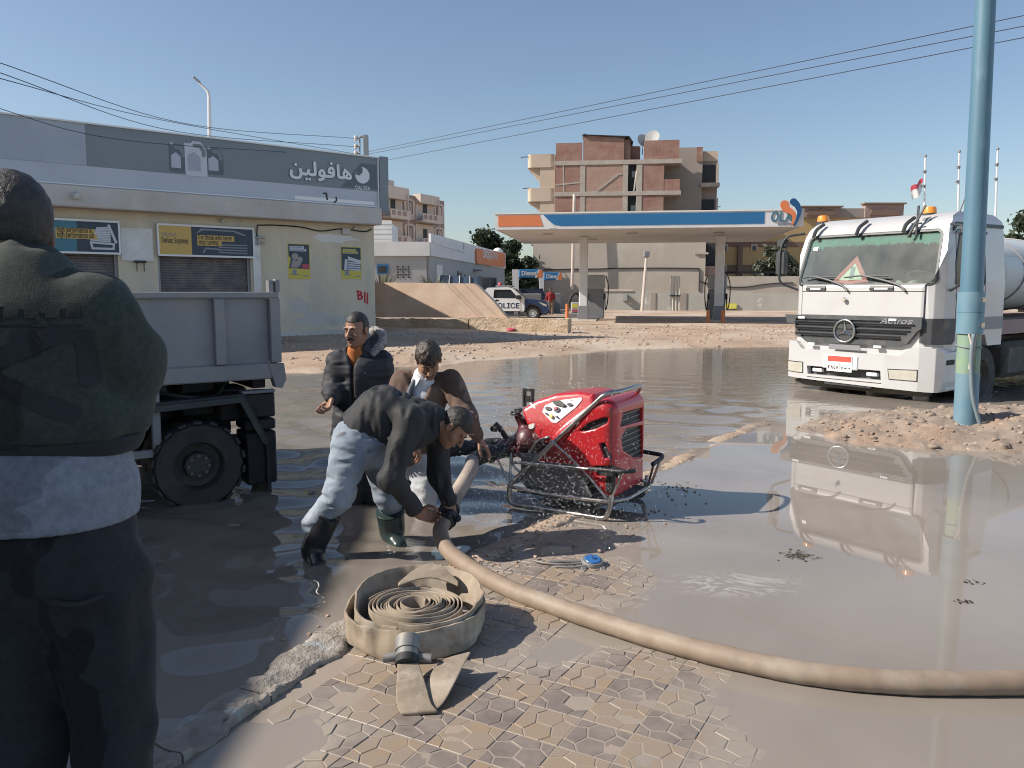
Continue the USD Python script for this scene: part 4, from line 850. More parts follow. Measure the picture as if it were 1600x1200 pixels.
for v0, v1 in ((253, 284), (308, 330)):
    part('loggia', box(ax(1100.5), ax(1123), 2.9, 3.19, az(v1), az(v0)), 'dark_opening', ap)
    part('loggia_slab', box(ax(1098), ax(1128), 1.6, 3.0, az(v1) - .35, az(v1)), 'concrete', ap)
    part('loggia_post', box(ax(1123), ax(1126), 1.7, 2.0, az(v1), az(v0)), 'concrete', ap)
part('bare_rebar', [cyl((ax(u), y, az(v)), (ax(u + w), y, az(v) + .05), .04, n=5) for u, v, w, y in ((813, 241, 14, .5), (816, 291, 10, .5), (1125, 322, 6, 2))] + [cyl((ax(912 + 1.3 * k), 0, az(212)), (ax(912 + 1.3 * k), 0, az(207)), .03, n=4) for k in range(3)], 'wire_black', ap)
for u, v, r, lab in ((1003.5, 219, .95, 'left grey satellite dish on the brick building roof'), (1019, 214, 1.0, 'right grey satellite dish on the brick building roof')):
    dsh = thing('satellite_dish', lab, 'satellite dish', APL.loc + APL.d * ax(u) - APL.n * 1.0 + np.array([0, 0, az(v)]))
    R = rotm(math.radians(65), (1, 0, 0)) @ rotm(math.radians(20 if u < 1010 else -25), (0, 1, 0))
    part('dish', lathe([(0.001, 0), (.3, .03), (.55, .1), (.75 * r / 1, .2), (.74 * r, .22), (.5, .11), (.001, .02)], 20, R), 'store_grey', dsh, smooth=True); part('mast', cyl((0, .1, -1.2), (0, .1, 0), .05, n=6), 'steel_grey', dsh)

# ---- pinkish apartment building far left
PY = 95.0
A0, A1 = aty(575, 300, PY), aty(694, 320, PY + 14); dirp = np.array([A1[0] - A0[0], 14.0]); LP = np.linalg.norm(dirp); dirp /= LP; nrm = np.array([dirp[1], -dirp[0], 0])
pd = thing('balconied_apartment_block', 'pinkish brown apartment building with arched windows and balconies behind the shop', 'building', (A0[0], PY, 0), math.degrees(math.atan2(dirp[1], dirp[0])))
def pf(u, v):
    p = onplane(u, v, (A0[0], PY, 0), nrm) - np.array([A0[0], PY, 0]); return p[0] * dirp[0] + p[1] * dirp[1], p[2]
zr = pf(630, 303)[1]; XE = pf(694, 320)[0]; fl = [zr - 3.1 * k for k in range(5)]
part('wall', box(-4, XE, 0, 12, -.2, zr), 'pink_render', pd)
part('roof_parapet', [box(pf(597, 300)[0], pf(629, 300)[0], -1.0, .2, zr - .9, zr + .55), box(pf(648, 300)[0], pf(678, 310)[0], -.9, .2, zr - .9, zr + .25)], 'cream_trim', pd)
part('roof_room', box(pf(597, 290)[0], pf(626, 290)[0], 1, 6, zr, zr + 1.6), 'cream_trim', pd); part('roof_tank', box(pf(597, 280)[0], pf(608, 280)[0], 2, 4, zr + 1.6, zr + 3.2), 'store_white', pd)
for k in range(3):
    zt = fl[k]
    for u in (639, 685):
        x = pf(u, 320)[0]; 
        part('window_surround', front(Polygon([(x - 1.15, zt - 3.0), (x + 1.15, zt - 3.0), (x + 1.0, zt - 2.0), (x + 1.2, zt - .75), (x + .6, zt - .45), (x - .6, zt - .45), (x - 1.2, zt - .75), (x - 1.0, zt - 2.0)]), .1, 0), 'cream_trim', pd)
        w_ = part('window', front(rrect(x - .62, zt - 2.35, x + .62, zt - .72, .25), .06, -.10), 'brown_render', pd); part('pane', front(rrect(x - .40, zt - 2.2, x + .40, zt - .95, .1), .02, -.16), 'cream_trim' if u == 685 else 'grey_render', w_)
    for u0, u1 in ((597, 629), (648, 678)):
        x0, x1 = pf(u0, 330)[0], pf(u1, 330)[0]
        b_ = part('balcony', [box(x0, x1, -1.3, 0, zt - 3.3, zt - 3.05), box(x0, x1, -1.3, -1.2, zt - 3.05, zt - 2.2)], 'cream_trim', pd)
        part('balcony_pattern', [box(x0 + .3 + 1.1 * q, x0 + .9 + 1.1 * q, -1.34, -1.305, zt - 2.9, zt - 2.35) for q in range(int((x1 - x0) / 1.1))], 'pink_render', b_)
        part('recess', box(x0 + .1, x1 - .1, -.06, -.005, zt - 3.04, zt - .35), 'cream_trim', pd)
        part('balcony_door', box((x0 + x1) / 2 - .45, (x0 + x1) / 2 + .45, -.1, -.062, zt - 2.9, zt - .9), 'dark_opening', pd)
        part('balcony_post', cyl((x1 - .5, -1.2, zt - 3.05), (x1 - .5, -1.2, zt - .2), .09, n=6), 'cream_trim', pd)
# white painted brick annex between shop and store
an = thing('brick_annex', 'white painted brick annex wall behind the shop corner', 'building', (0, 60, 0))
part('wall', box(aty(560, 370, 60)[0], aty(613, 370, 60)[0], 0, 3, 0, aty(600, 350, 60)[2]), 'store_white', an)
for k in range(7): part('brick_course', box(aty(560, 370, 60)[0], aty(613, 370, 60)[0] - .01, -.05 + .02 * (k % 2), -.005, 4.45 + .36 * k, 4.45 + .36 * k + .26), 'store_white', an)

# ---- convenience store
CY = 46.0
C0 = aty(673, 372, CY); D0 = aty(790, 405, 62.0); d2 = np.array([D0[0] - C0[0], 62.0 - CY]); L2 = np.linalg.norm(d2); d2 /= L2
st_ = thing('convenience_store', 'white and grey convenience store with an orange sign behind the low wall', 'building', (C0[0], CY, 0), math.degrees(math.atan2(d2[1], d2[0])))
n2 = np.array([d2[1], -d2[0], 0])
def sf(u, v):
    p = onplane(u, v, (C0[0], CY, 0), n2) - np.array([C0[0], CY, 0]); return p[0] * d2[0] + p[1] * d2[1], p[2]
zP0, zP1, zPe = sf(675, 400)[1], sf(675, 365)[1], sf(789, 396)[1]
part('side_wall', box(0.05, L2, .08, 8, -.2, zP0), 'store_grey', st_)
part('parapet', front(Polygon([(0, zP0 + .01), (L2, sf(789, 420)[1]), (L2, zPe), (0, zP1)]), .12, .12), 'store_white', st_)
part('parapet_strip', front(Polygon([(.3, zP1 - .55), (6.3, zP1 - .8), (6.3, zP1 - .25), (6.0, zP1 - .25), (6.0, zP1 - .62), (.3, zP1 - .35)]), .05, 0), 'station_white', st_)
x0, x1 = sf(742, 400)[0], sf(787, 405)[0]; za, zb_ = sf(742, 412)[1], sf(742, 388)[1]
part('orange_sign', xf(extr(rrect(x0, za, x1, zb_, .3), .12), basis((0, 0, 0), (1, 0, 0), (0, 0, 1), (0, -1, 0))), 'orange_panel', st_)
part('lettering', txt_front('Stop', .62, x0 + 1.4, za + .48, -.12, .02, True, width=1.9), 'store_white', st_); part('lettering', txt_front('One', .62, x0 + 3.4, za + .48, -.12, .02, False, width=1.7), 'station_white', st_)
for u, w_, z0, z1 in ((720, .9, 1.9, 2.9), (735, 2.2, .4, 2.7), (764, 4.2, .4, 2.7)):
    x = sf(u, 440)[0]; f = part('window', box(x - w_ / 2, x + w_ / 2, .02, .079, z0, z1), 'dark_glass', st_); part('frame', [box(x - w_ / 2, x + w_ / 2, -.01, .019, z1 - .08, z1 + .02), box(x - .04, x + .04, -.01, .019, z0, z1 - .09)], 'steel_grey', f)
part('wall_panel', box(sf(688, 420)[0] - .5, sf(688, 420)[0] + .5, .04, .079, 2.2, 3.2), 'store_white', st_)
part('door_canopy', box(sf(743, 420)[0] - .3, sf(743, 420)[0] + .3, -.5, .07, 3.0, 3.1), 'steel_grey', st_)
fr = thing('store_front_wing', 'sunlit white parapet and grey wall of the store wing facing the road', 'building', (C0[0] - .05, CY, 0), 2.0)
fx = lambda u: aty(u, 400, CY)[0] - C0[0] + .05; fz = lambda v: aty(640, v, CY)[2]
part('parapet', box(fx(560), -.01, -.12, .1, fz(400), fz(378)), 'store_white', fr); part('wall', box(fx(560), -.2, 0, 8, -.2, fz(400) - .005), 'store_grey', fr)
part('window_frame', box(fx(589), fx(607), -.05, -.001, fz(428), fz(413)), 'blue_panel', fr); part('window_pane', box(fx(591), fx(604), -.07, -.051, fz(426), fz(416)), 'dark_glass', fr)
for i in range(5):
    for j in range(5):
        if (i + j) % 2 == 0 or j % 2: part('vent_hole', box(fx(620 + i * 4.2), fx(622.6 + i * 4.2), -.02, -.001, fz(433 - j * 4 + 1.4), fz(433 - j * 4 - 1)), 'dark_opening', fr)
wd = thing('roof_dome', 'small white dome on the store roof behind the orange sign', 'dome', (aty(778, 392, 64)[0], 64, aty(778, 394, 64)[2]))
part('shell', mv(trimesh.creation.icosphere(2, .45), (0, 0, -.1)), 'store_white', wd, smooth=True)

# ---- ochre building at the right, roof buildings above the truck
OY = 88.0
ox = lambda u: aty(u, 330, OY)[0]; oz = lambda v: aty(800, v, OY)[2]
ob = thing('ochre_apartment_block', 'ochre apartment building with brown parapets behind the white truck', 'building', (0, OY, 0))
part('wall', box(ox(1122), ox(1415), 0, 12, -.2, oz(338)), 'ochre_render', ob)
part('brown_band', [box(ox(1122), ox(1415), -.06, -.002, oz(428), oz(414)), box(ox(1122), ox(1415), -.06, -.002, oz(386), oz(378))], 'brown_render', ob)
for u0, u1, v in ((1252, 1312, 323), (1350, 1410, 318)):
    part('roof_parapet', box(ox(u0), ox(u1), -.3, .5, oz(340), oz(v + 1.5)), 'pink_render', ob); part('parapet_cap', box(ox(u0) - .2, ox(u1) + .2, -.5, .6, oz(v + 1.5) + .002, oz(v - .8)), 'brown_render', ob)
    part('parapet_arch', front(Polygon([(ox(u0 + 6), oz(337)), (ox(u0 + 10), oz(329)), (ox((u0 + u1) / 2 - 3), oz(327.5)), (ox((u0 + u1) / 2), oz(325)), (ox((u0 + u1) / 2 + 3), oz(327.5)), (ox(u1 - 10), oz(329)), (ox(u1 - 6), oz(337))]), .12, -.3), 'brown_render', ob)
part('roof_parapet', box(ox(1312), ox(1350), -.1, .5, oz(340), oz(325.5)), 'grey_render', ob)
part('stair_shaft', box(ox(1154), ox(1161), -.4, -.07, 0, oz(384)), 'brown_render', ob)
for u, v in ((1133, 419), (1183, 419), (1134, 387), (1180, 387)):
    w_ = part('window', box(ox(u - 5), ox(u + 5), -.12, -.063, oz(v + 5), oz(v - 5)), 'cream_trim', ob); part('pane', box(ox(u - 3), ox(u + 3), -.14, -.121, oz(v + 4.5), oz(v - 3)), 'dark_glass', w_)
fb = thing('rail_fence', 'dark horizontal rail on posts above the back wall near the yellow building', 'fence', (0, 68, 0))
part('rail', box(aty(1128, 425, 68)[0], aty(1245, 425, 68)[0], -.06, .06, aty(800, 427, 68)[2], aty(800, 424, 68)[2]), 'wire_black', fb)
for u in (1136, 1157, 1178, 1200): part('post', box(aty(u, 430, 68)[0] - .05, aty(u, 430, 68)[0] + .05, -.05, .05, 1.5, aty(800, 427, 68)[2]), 'wire_black', fb)

# ---- poles, lamps, wires
mat('pole_white', (.60, .60, .60), .5); mat('porcelain', (.55, .50, .45), .3)
sl = thing('street_light', 'tall thin street light with a bent arm behind the shop', 'street light', (aty(328, 300, 42)[0], 42, 0))
x0 = aty(328, 300, 42); q = lambda u, v: (aty(u, v, 42)[0] - x0[0], 0, aty(u, v, 42)[2])
part('pole', tube([q(328, 440), q(328, 300), q(327, 170)] + [q(326, 147), q(320, 138), q(311, 129)], np.linspace(.12, .05, 31), 8), 'pole_white', sl, smooth=True); a = q(307, 125); part('lamp_head', rbox(a[0] - .22, a[0] + .22, -.1, .1, a[2] - .04, a[2] + .07, .03).apply_transform(rotm(.7, (0, 1, 0), a)), 'steel_grey', sl)
up = thing('utility_pole', 'dark utility pole with a cross bracket of insulators behind the shop corner', 'utility pole', (aty(572, 240, 34)[0], 34, 0))
x0 = aty(572, 240, 34); q = lambda u, v, y=0: np.array((aty(u, v, 34)[0] - x0[0], y, aty(u, v, 34)[2]))
part('pole', rbox(-.1, .1, -.08, .08, 0, q(572, 211)[2], .01), 'steel_grey', up)
part('bracket', [cyl(q(574, 213), q(562, 214), .05, n=6), cyl(q(562, 213), q(562, 246), .035, n=6), cyl(q(562, 245), q(574, 246), .05, n=6)], 'steel_grey', up)
INS = []
for v in (216, 229, 240):
    a = q(556, v); part('arm', cyl(q(562, v), q(552, v), .025, n=6), 'steel_grey', up); part('insulator', lathe([(.001, .12), (.06, .1), (.09, .03), (.05, 0), (.09, -.04), (.05, -.1), (.001, -.12)], 10, basis(a, (1, 0, 0), (0, 1, 0), (0, 0, 1))), 'porcelain', up, smooth=True)
    INS.append(a + np.array([x0[0], 34, 0]))
def wire(lab, pts, r=.012, grp=None):
    w_ = thing('overhead_wire', lab, 'wire', pts[0], group=grp); part('cable', tube([np.asarray(p) - pts[0] for p in pts], r, 5, 10), 'wire_black', w_)
def sag(a, b, s, n=7):
    a, b = np.asarray(a, float), np.asarray(b, float); t = np.linspace(0, 1, n); P = a + (b - a) * t[:, None]; P[:, 2] -= 4 * s * t * (1 - t); return list(P)
for k, (v0, v1, dn) in enumerate(((237, 25, 16), (241, 42, 16), (253, 60, 16))):
    a = aty(575 if k < 2 else 590, v0, 34); b = aty(1640, v1 - 9, dn)
    wire(['highest of the three wires rising to the right across the sky', 'middle of the three wires rising to the right across the sky', 'lowest of the three wires rising to the right across the sky'][k], sag(a, a + (b - a) * 1.9, .0, 9), .009)
for k, (pa, pb, pc) in enumerate((((-40, 85), (300, 195), (552, 216)), ((-40, 100), (280, 206), (552, 229)), ((-40, 112), (250, 187), (552, 240)), ((-40, 158), (180, 217), (450, 238)))):
    d0, d1, d2_ = 14, 20, 33.7 if k < 3 else 23
    P = [aty(*pa, d0), aty(*pb, 24 if k < 3 else 17), aty(*pc, d2_)]
    wire(['uppermost wire from the top left to the insulators behind the shop', 'second wire down from the top left to the insulators', 'third wire down from the top left to the insulators', 'lowest wire at the left, hanging in front of the grey fascia sign'][k], P, .009 if k < 3 else .007)
for k, (u, v0, v1, u1, lab) in enumerate(((1446, 245, 335, 1444, 'left white flagpole with a torn red and white flag above the truck'), (1499, 238, 330, 1497, 'middle white flagpole behind the truck roof'), (1559, 234, 340, 1553, 'right white flagpole right of the blue pole'))):
    d = 52; a, b = aty(u1, v1 + 110, d), aty(u, v0, d); f = thing('flagpole', lab, 'flagpole', (a[0], d, 0))
    part('pole', cyl((0, 0, 0), (b[0] - a[0], 0, b[2]), .09, .05, 8), 'pole_white', f, smooth=40); part('finial', mv(trimesh.creation.icosphere(1, .10), (b[0] - a[0], 0, b[2] + .05)), 'steel_grey', f)
    part('clamp', [box(b[0] - a[0] - .08, b[0] - a[0] + .08, -.1, .1, b[2] - 1.0 - .9 * i, b[2] - .85 - .9 * i) for i in range(2)], 'steel_grey', f)
    if k == 0:
        fv = lambda U, V: np.stack([b[0] - a[0] - .06 - U * .75 * (1 - .2 * V), .12 * np.sin(U * 7 + V * 2), b[2] - 1.35 - V * .85 - U * .55 + .07 * np.sin(U * 9)], -1)
        m = quadgrid(fv, np.linspace(0, 1, 14), np.linspace(0, 1, 8)); part('flag', m, 'pole_white', f, smooth=True); m2 = quadgrid(lambda U, V: fv(U, V * .33) + np.array([0, -.02, 0]), np.linspace(0, 1, 14), np.linspace(0, 1, 4)); part('red_stripe', m2, 'red_print', f, smooth=True)

# ---- trees
def leafmat(name, c1, c2):
    n = {'oi': ('object_info', {}), 'geo': ('geometry', {}), 'ns': ('noise_texture', {'scale': .9, 'detail': 3.}), 'r': ('rgb_ramp', {'ramp': [(.3, c1), (.7, c2)]}), 'd': ('principled_bsdf', {'roughness': .6}), 't': ('translucent_bsdf', {}), 'm': ('mix_closure', {'fac': .25}),
         'hv': ('hsv', {'saturation': 1.0}), 'mr': ('map_range', {'to_min': .65, 'to_max': 1.35})}
    MT[name] = usdkit.material(stage, '/World/Looks/' + name, n, [('geo.position', 'ns.vector'), ('ns.fac', 'r.fac'), ('r.color', 'hv.color'), ('geo.random_per_island', 'mr.value'), ('mr.result', 'hv.value'), ('hv.color', 'd.base_color'), ('hv.color', 't.color'), ('d.BSDF', 'm.closure1'), ('t.BSDF', 'm.closure2')], surface='m.closure')
leafmat('leaf_dark', (.045, .068, .036), (.085, .115, .062)); leafmat('leaf_dusty', (.09, .105, .065), (.14, .15, .095)); leafmat('leaf_pale', (.20, .20, .13), (.28, .27, .19))
def leaves(centres, radii, n, size, seed):
    r = np.random.default_rng(seed); V = []; F = []; tot = np.array(radii) ** 2; tot = tot / tot.sum()
    idx = r.choice(len(centres), n, p=tot); d = r.normal(size=(n, 3)); d /= np.linalg.norm(d, axis=1, keepdims=True)
    rad = np.array(radii)[idx] * (r.uniform(.25, 1.0, n) ** .7) * (.7 + .45 * r.random(n) + .5 * (r.random(n) > .9)); P = np.array(centres)[idx] + d * rad[:, None] * np.array([1, 1, .8])
    a = r.normal(size=(n, 3)); a /= np.linalg.norm(a, axis=1, keepdims=True); b = np.cross(a, r.normal(size=(n, 3))); b /= np.linalg.norm(b, axis=1, keepdims=True); s = size * r.uniform(.6, 1.4, n)[:, None]
    V = np.stack([P - a * s, P + b * s * .45, P + a * s, P - b * s * .45], 1).reshape(-1, 3); i = np.arange(n)[:, None] * 4
    return trimesh.Trimesh(V, np.vstack([i + [[0, 1, 2]], i + [[0, 2, 3]]]), process=False)
def tree(lab, u0, u1, vt, d, zb, leaf, n=5200, size=.22, seed=0, trunk=None):
    a, b = aty(u0, vt, d), aty(u1, vt, d); cx, w, zt = (a[0] + b[0]) / 2, b[0] - a[0], a[2]; r = np.random.default_rng(seed)
    t = thing('tree', lab, 'tree', (cx, d, 0)); m = int(30 * max(1, w / 8)); C = []; R = []
    for k in range(m):
        q = r.uniform(-.5, .5); h = math.sqrt(max(0, 1 - (2 * q) ** 2)); R.append(r.uniform(.12, .21) * min(w, 9)); C.append((q * w * .86, r.uniform(-.35, .35) * min(w, 8), zb + (zt - zb) * (.12 + (.76 * h + .04) * r.uniform(.2, 1))))
    part('crown', leaves(C, R, n, size, seed + 1), leaf, t)
    L = [tube([(0, 0, -.2), (r.normal(0, .1), 0, zb * .7), (r.normal(0, .2), 0, zb + (zt - zb) * .3)], np.linspace(.28, .12, 13), 8)]
    for c in C[:14]: L.append(tube([(0, 0, zb * .7), (c[0] * .5, c[1] * .5, (zb * .7 + c[2]) / 2), c], np.linspace(.12, .03, 13), 6))
    part('trunk', L, 'bark', t, smooth=True)
tree('dark green tree between the store and the canopy', 712, 800, 362, 70, 1.0, 'leaf_dark', 15000, .24, 1)
tree('dark low tree close behind the orange store sign', 765, 838, 372, 66, 0.6, 'leaf_dark', 11000, .22, 2)
tree('dusty tree under the canopy right of the right column', 1178, 1250, 384, 71, 1.4, 'leaf_dusty', 6000, .22, 3)
tree('dense dusty green tree at the right edge behind the tank', 1545, 1665, 330, 48, .8, 'leaf_dark', 11000, .2, 4)
tree('sparse pale tree low at the right edge above the tank', 1560, 1650, 384, 44, 1.2, 'leaf_pale', 3500, .16, 5)
def shrub(lab, u, v0, v1, d, seed):
    a, b = aty(u, v1, d), aty(u, v0, d); s = thing('shrub', lab, 'shrub', (a[0], d, a[2] - 1.)); r = np.random.default_rng(seed); V = []; F = []
    h = b[2] - a[2] + 1.
    for k in range(46):
        an, le = r.uniform(0, 6.28), h * r.uniform(.6, 1); o = r.uniform(.1, .55) * h; w_ = .045; dr = np.array([math.cos(an), math.sin(an), 0]); sd = np.array([-dr[1], dr[0], 0]) * w_; i = len(V); base = dr * .1
        V += [base - sd, base + sd, base + dr * o * .5 + sd + [0, 0, le * .75], base + dr * o * .5 - sd + [0, 0, le * .75], base + dr * o + [0, 0, le]]; F += [[i, i + 1, i + 2], [i, i + 2, i + 3], [i + 3, i + 2, i + 4]]
    part('blades', trimesh.Trimesh(np.array(V), np.array(F), process=False), 'leaf_pale', s); part('stem', cyl((0, 0, -.2), (0, 0, .5), .08, .05, 6), 'bark', s)
shrub('spiky pale shrub behind the low wall at the shop corner', 598, 420, 440, 31, 1); shrub('round spiky pale shrub behind the middle of the low wall', 676, 428, 441, 31, 2)
# ================================================================ VEHICLES
mat('cab_white', (.455, .455, .455), .35, (.42, .415, .41), scale=1.5, coat=.4, dirt=(.46, .41, .35), dscale=2.6, damount=(.60, .80), rvar=.4)
mat('truck_black', (.030, .033, .037), .5, (.045, .048, .05), scale=5., dirt=(.13, .115, .10), dscale=3., damount=(.58, .75))
mat('grille_plastic', (.045, .049, .053), .5, (.065, .069, .073), scale=5., dirt=(.13, .118, .105), dscale=3., damount=(.56, .74)); mat('seam', (.03, .03, .03), .8); mat('chrome', (.62, .62, .62), .18, metal=1.); mat('lamp_glass', (.46, .44, .38), .12, (.40, .38, .32), scale=9., coat=.6); mat('lamp_white', (.72, .72, .72), .3)
mat('beacon', (.75, .26, .03), .25, coat=.5); mat('tyre', (.022, .021, .020), .8, (.05, .045, .04), scale=6., bump=.3, bscale=40); mat('rim', (.16, .15, .14), .55, (.10, .09, .08), scale=7.)
mat('chassis', (.06, .055, .05), .8, (.11, .095, .08), scale=3.); mat('tank_pale', (.50, .54, .55), .5, (.42, .46, .47), scale=1.2); mat('dash', (.24, .25, .22), .8); mat('green_fringe', (.02, .20, .12), .7, (.015, .13, .085), scale=12.)
mat('interior', (.06, .06, .065), .8); mat('triangle_red', (.50, .07, .05), .5); mat('triangle_pale', (.62, .58, .42), .5); mat('seat_cloth', (.10, .11, .12), .9); mat('cream_cloth', (.45, .44, .36), .9, (.30, .31, .27), scale=6.)
mat('plate_white', (.72, .72, .70), .4)
glassmat('windscreen', (.78, .86, .84), 1., .03, .05, (.42, .40, .36)); glassmat('cab_glass', (.45, .52, .54), 1., .02, .05)
def man(mesh):
    if isinstance(mesh, m3.Manifold): return mesh
    return m3.Manifold(m3.Mesh(np.asarray(mesh.vertices, np.float32), np.asarray(mesh.faces, np.uint32)))
def tri(mf):
    v, f, _ = meshkit.arrays(mf); return trimesh.Trimesh(v, f, process=False)
def mex(poly, d, M):
    return man(xf(extr(poly, d), M))
def MX(x0): return basis((x0, 0, 0), (0, 1, 0), (0, 0, 1), (1, 0, 0))           # (y, z) profile, grows along +x
def MYm(y0): return basis((0, y0, 0), (1, 0, 0), (0, 0, 1), (0, -1, 0))         # (x, z) profile, grows along -y
def MZ(z0): return basis((0, 0, z0), (1, 0, 0), (0, 1, 0), (0, 0, 1))

TL = np.array([5.33, 12.27, 0.]); TROT = -53.5
tr_ = math.radians(TROT); TXV, TYV = np.array([math.cos(tr_), math.sin(tr_), 0]), np.array([-math.sin(tr_), math.cos(tr_), 0])
def tf(u, v, y=0.):
    p = onplane(u, v, TL + TYV * y, TYV) - TL; return float(p @ TXV), float(p[2])
def tsd(u, v, x=1.25):
    p = onplane(u, v, TL + TXV * x, TXV) - TL; return float(p @ TYV), float(p[2])
truck = thing('tanker_truck', 'big white tanker truck standing in the flood water behind the blue pole', 'truck', TL, TROT)
prof = [(.03, .62), (.03, 1.66), (.05, 1.72), (.30, 2.50), (.36, 2.58), (.50, 2.70), (.75, 2.775), (1.2, 2.80), (1.9, 2.78), (2.0, 2.70), (2.03, 2.5), (2.03, .78), (1.55, .78), (1.45, .95), (.62, .95), (.45, .62)]
plan = Polygon([(-1.235, 2.1), (-1.235, .42), (-1.20, .22), (-1.10, .09), (-.95, .03), (-.5, -.01), (0, -.02), (.5, -.01), (.95, .03), (1.10, .09), (1.20, .22), (1.235, .42), (1.235, 2.1)]).buffer(-.04).buffer(.04, quad_segs=6)
outer = mex(prof, 2.6, MX(-1.3)) ^ mex(plan, 2.6, MZ(.4))
topc = hull([(s * x, y, z) for s in (-1, 1) for x, y, z in ((1.235, -.1, .3), (1.235, 2.2, .3), (1.235, -.1, 1.75), (1.235, 2.2, 1.75), (1.13, -.1, 2.62), (1.15, 2.2, 2.66), (1.0, -.1, 2.83), (1.02, 2.2, 2.83))])
outer = outer ^ man(topc)
inner = mex([(.16, 1.1), (.16, 1.66), (.40, 2.48), (.6, 2.62), (1.88, 2.62), (1.88, 1.1)], 2.2, MX(-1.1))
ws = [(-1.10, 1.725), (1.10, 1.725), (1.045, 2.475), (-1.045, 2.475)]
wsp = Polygon(ws).buffer(-.07).buffer(.07)
wprism = mex(wsp, 1.0, MYm(.62))
dw = Polygon([(.42, 1.70), (1.30, 1.70), (1.30, 2.42), (.60, 2.42), (.44, 2.0)]).buffer(-.05).buffer(.05); dprism = mex(dw, 3., MX(-1.5))
cab = outer - inner - wprism - dprism
part('cab', tri(cab), 'cab_white', truck, smooth=32)
def skin(poly, t, y0=.45): return tri((outer.translate((0, -t, 0)) - outer.translate((0, .002, 0))) ^ mex(poly, 1.2, MYm(y0)))
def skin_in(poly, t): return tri((outer - outer.translate((0, t, 0))) ^ mex(poly, 1.2, MYm(.62)))
def sskin(poly, t): return tri((outer.translate((t, 0, 0)) - outer.translate((-.002, 0, 0))) ^ mex(poly, 1.0, MX(.9)))
part('windscreen', tri(((outer.translate((0, .03, 0)) - outer.translate((0, .038, 0))) ^ mex(wsp.buffer(-.002), 1.2, MYm(.7)))), 'windscreen', truck, smooth=30)
part('windscreen_seal', skin(wsp.buffer(.035).difference(wsp), .008, .62), 'truck_black', truck)
for s in (-1, 1):
    part('side_window', xf(extr(dw.buffer(.02), .006), MX(s * 1.165 - .003)), 'cab_glass', truck)
part('floor_pan', box(-1.08, 1.08, .2, 1.86, 1.11, 1.16), 'interior', truck)
part('dashboard', rbox(-1.05, 1.05, .19, .60, 1.17, 1.66, .05), 'dash', truck)
part('rear_lining', box(-1.08, 1.08, 1.84, 1.87, 1.17, 2.6), 'seat_cloth', truck)
for x in (-.6, .6):
    st1 = part('seat', rbox(x - .28, x + .28, .85, 1.4, 1.17, 1.5, .08), 'seat_cloth', truck); part('backrest', rbox(x - .27, x + .27, 1.3, 1.5, 1.5, 2.25, .08), 'seat_cloth', st1)
a = np.linspace(0, 2 * np.pi, 25); R = rotm(math.radians(-35), (1, 0, 0))
sw = loft(np.c_[.23 * np.cos(a), .23 * np.sin(a), 0 * a], .017, 6, cap=False)
part('steering_wheel', mv(xf(sw, R), (.62, .70, 1.78)), 'interior', truck, smooth=True)
# things on the dashboard: cloth, warning triangle
cv = lambda U, V: np.stack([.05 + U * .95, .20 + V * .30, 1.675 + .05 * np.sin(U * 9 + V * 4) * .5 + .045 * np.sin(U * 23 + 1) * V + .05 * V], -1)
cloth = thing('dashboard_cloth', 'crumpled pale cloth lying on the truck dashboard behind the windscreen', 'cloth', TL, TROT)
part('sheet', quadgrid(cv, np.linspace(0, 1, 40), np.linspace(0, 1, 12)), 'cream_cloth', cloth, smooth=True)
wt = thing('warning_triangle', 'red and white warning triangle propped behind the truck windscreen', 'warning triangle', TL, TROT)
tc = tf(1331, 440, .22); trp = Polygon([(tc[0] - .37, 1.69), (tc[0] + .33, 1.69), (tc[0] + .02, 2.16)]); tin = Polygon([(tc[0] - .22, 1.78), (tc[0] + .19, 1.78), (tc[0] + .01, 2.05)])
Mt = basis((0, .155, 0), (1, 0, 0), (0, .30, .954), (0, -.954, .30)); Mt = basis((0, .17 - 1.69 * .314, 0), (1, 0, 0), (0, .314, 1.), (0, -1, .314))
part('border', xf(extr(trp.difference(tin), .012), Mt), 'triangle_red', wt); part('face', xf(extr(tin, .006), Mt), 'triangle_pale', wt); part('exclamation_bar', xf(extr(sbox(tc[0] - .04, 1.80, tc[0] + .03, 1.99), .010), Mt), 'pump_grey', wt)
rr = np.random.default_rng(5)
fg = [(-1.03, 2.462)] + [p for x in np.linspace(-1.03, 1.03, 70) for p in ((x, 2.36 - .05 * rr.random() - .05 * (abs(x) > .8)), (x + .013, 2.33 - .04 * rr.random()))] + [(1.03, 2.462)]
part('green_fringe', tri(((outer.translate((0, .045, 0)) - outer.translate((0, .055, 0))) ^ mex(Polygon(fg).buffer(0), 1.2, MYm(.8)))), 'green_fringe', truck)
part('sticker', tri(((outer.translate((0, .028, 0)) - outer.translate((0, .0295, 0))) ^ mex(sbox(-.98, 2.27, -.90, 2.33), 1.2, MYm(.7)))), 'lamp_white', truck)
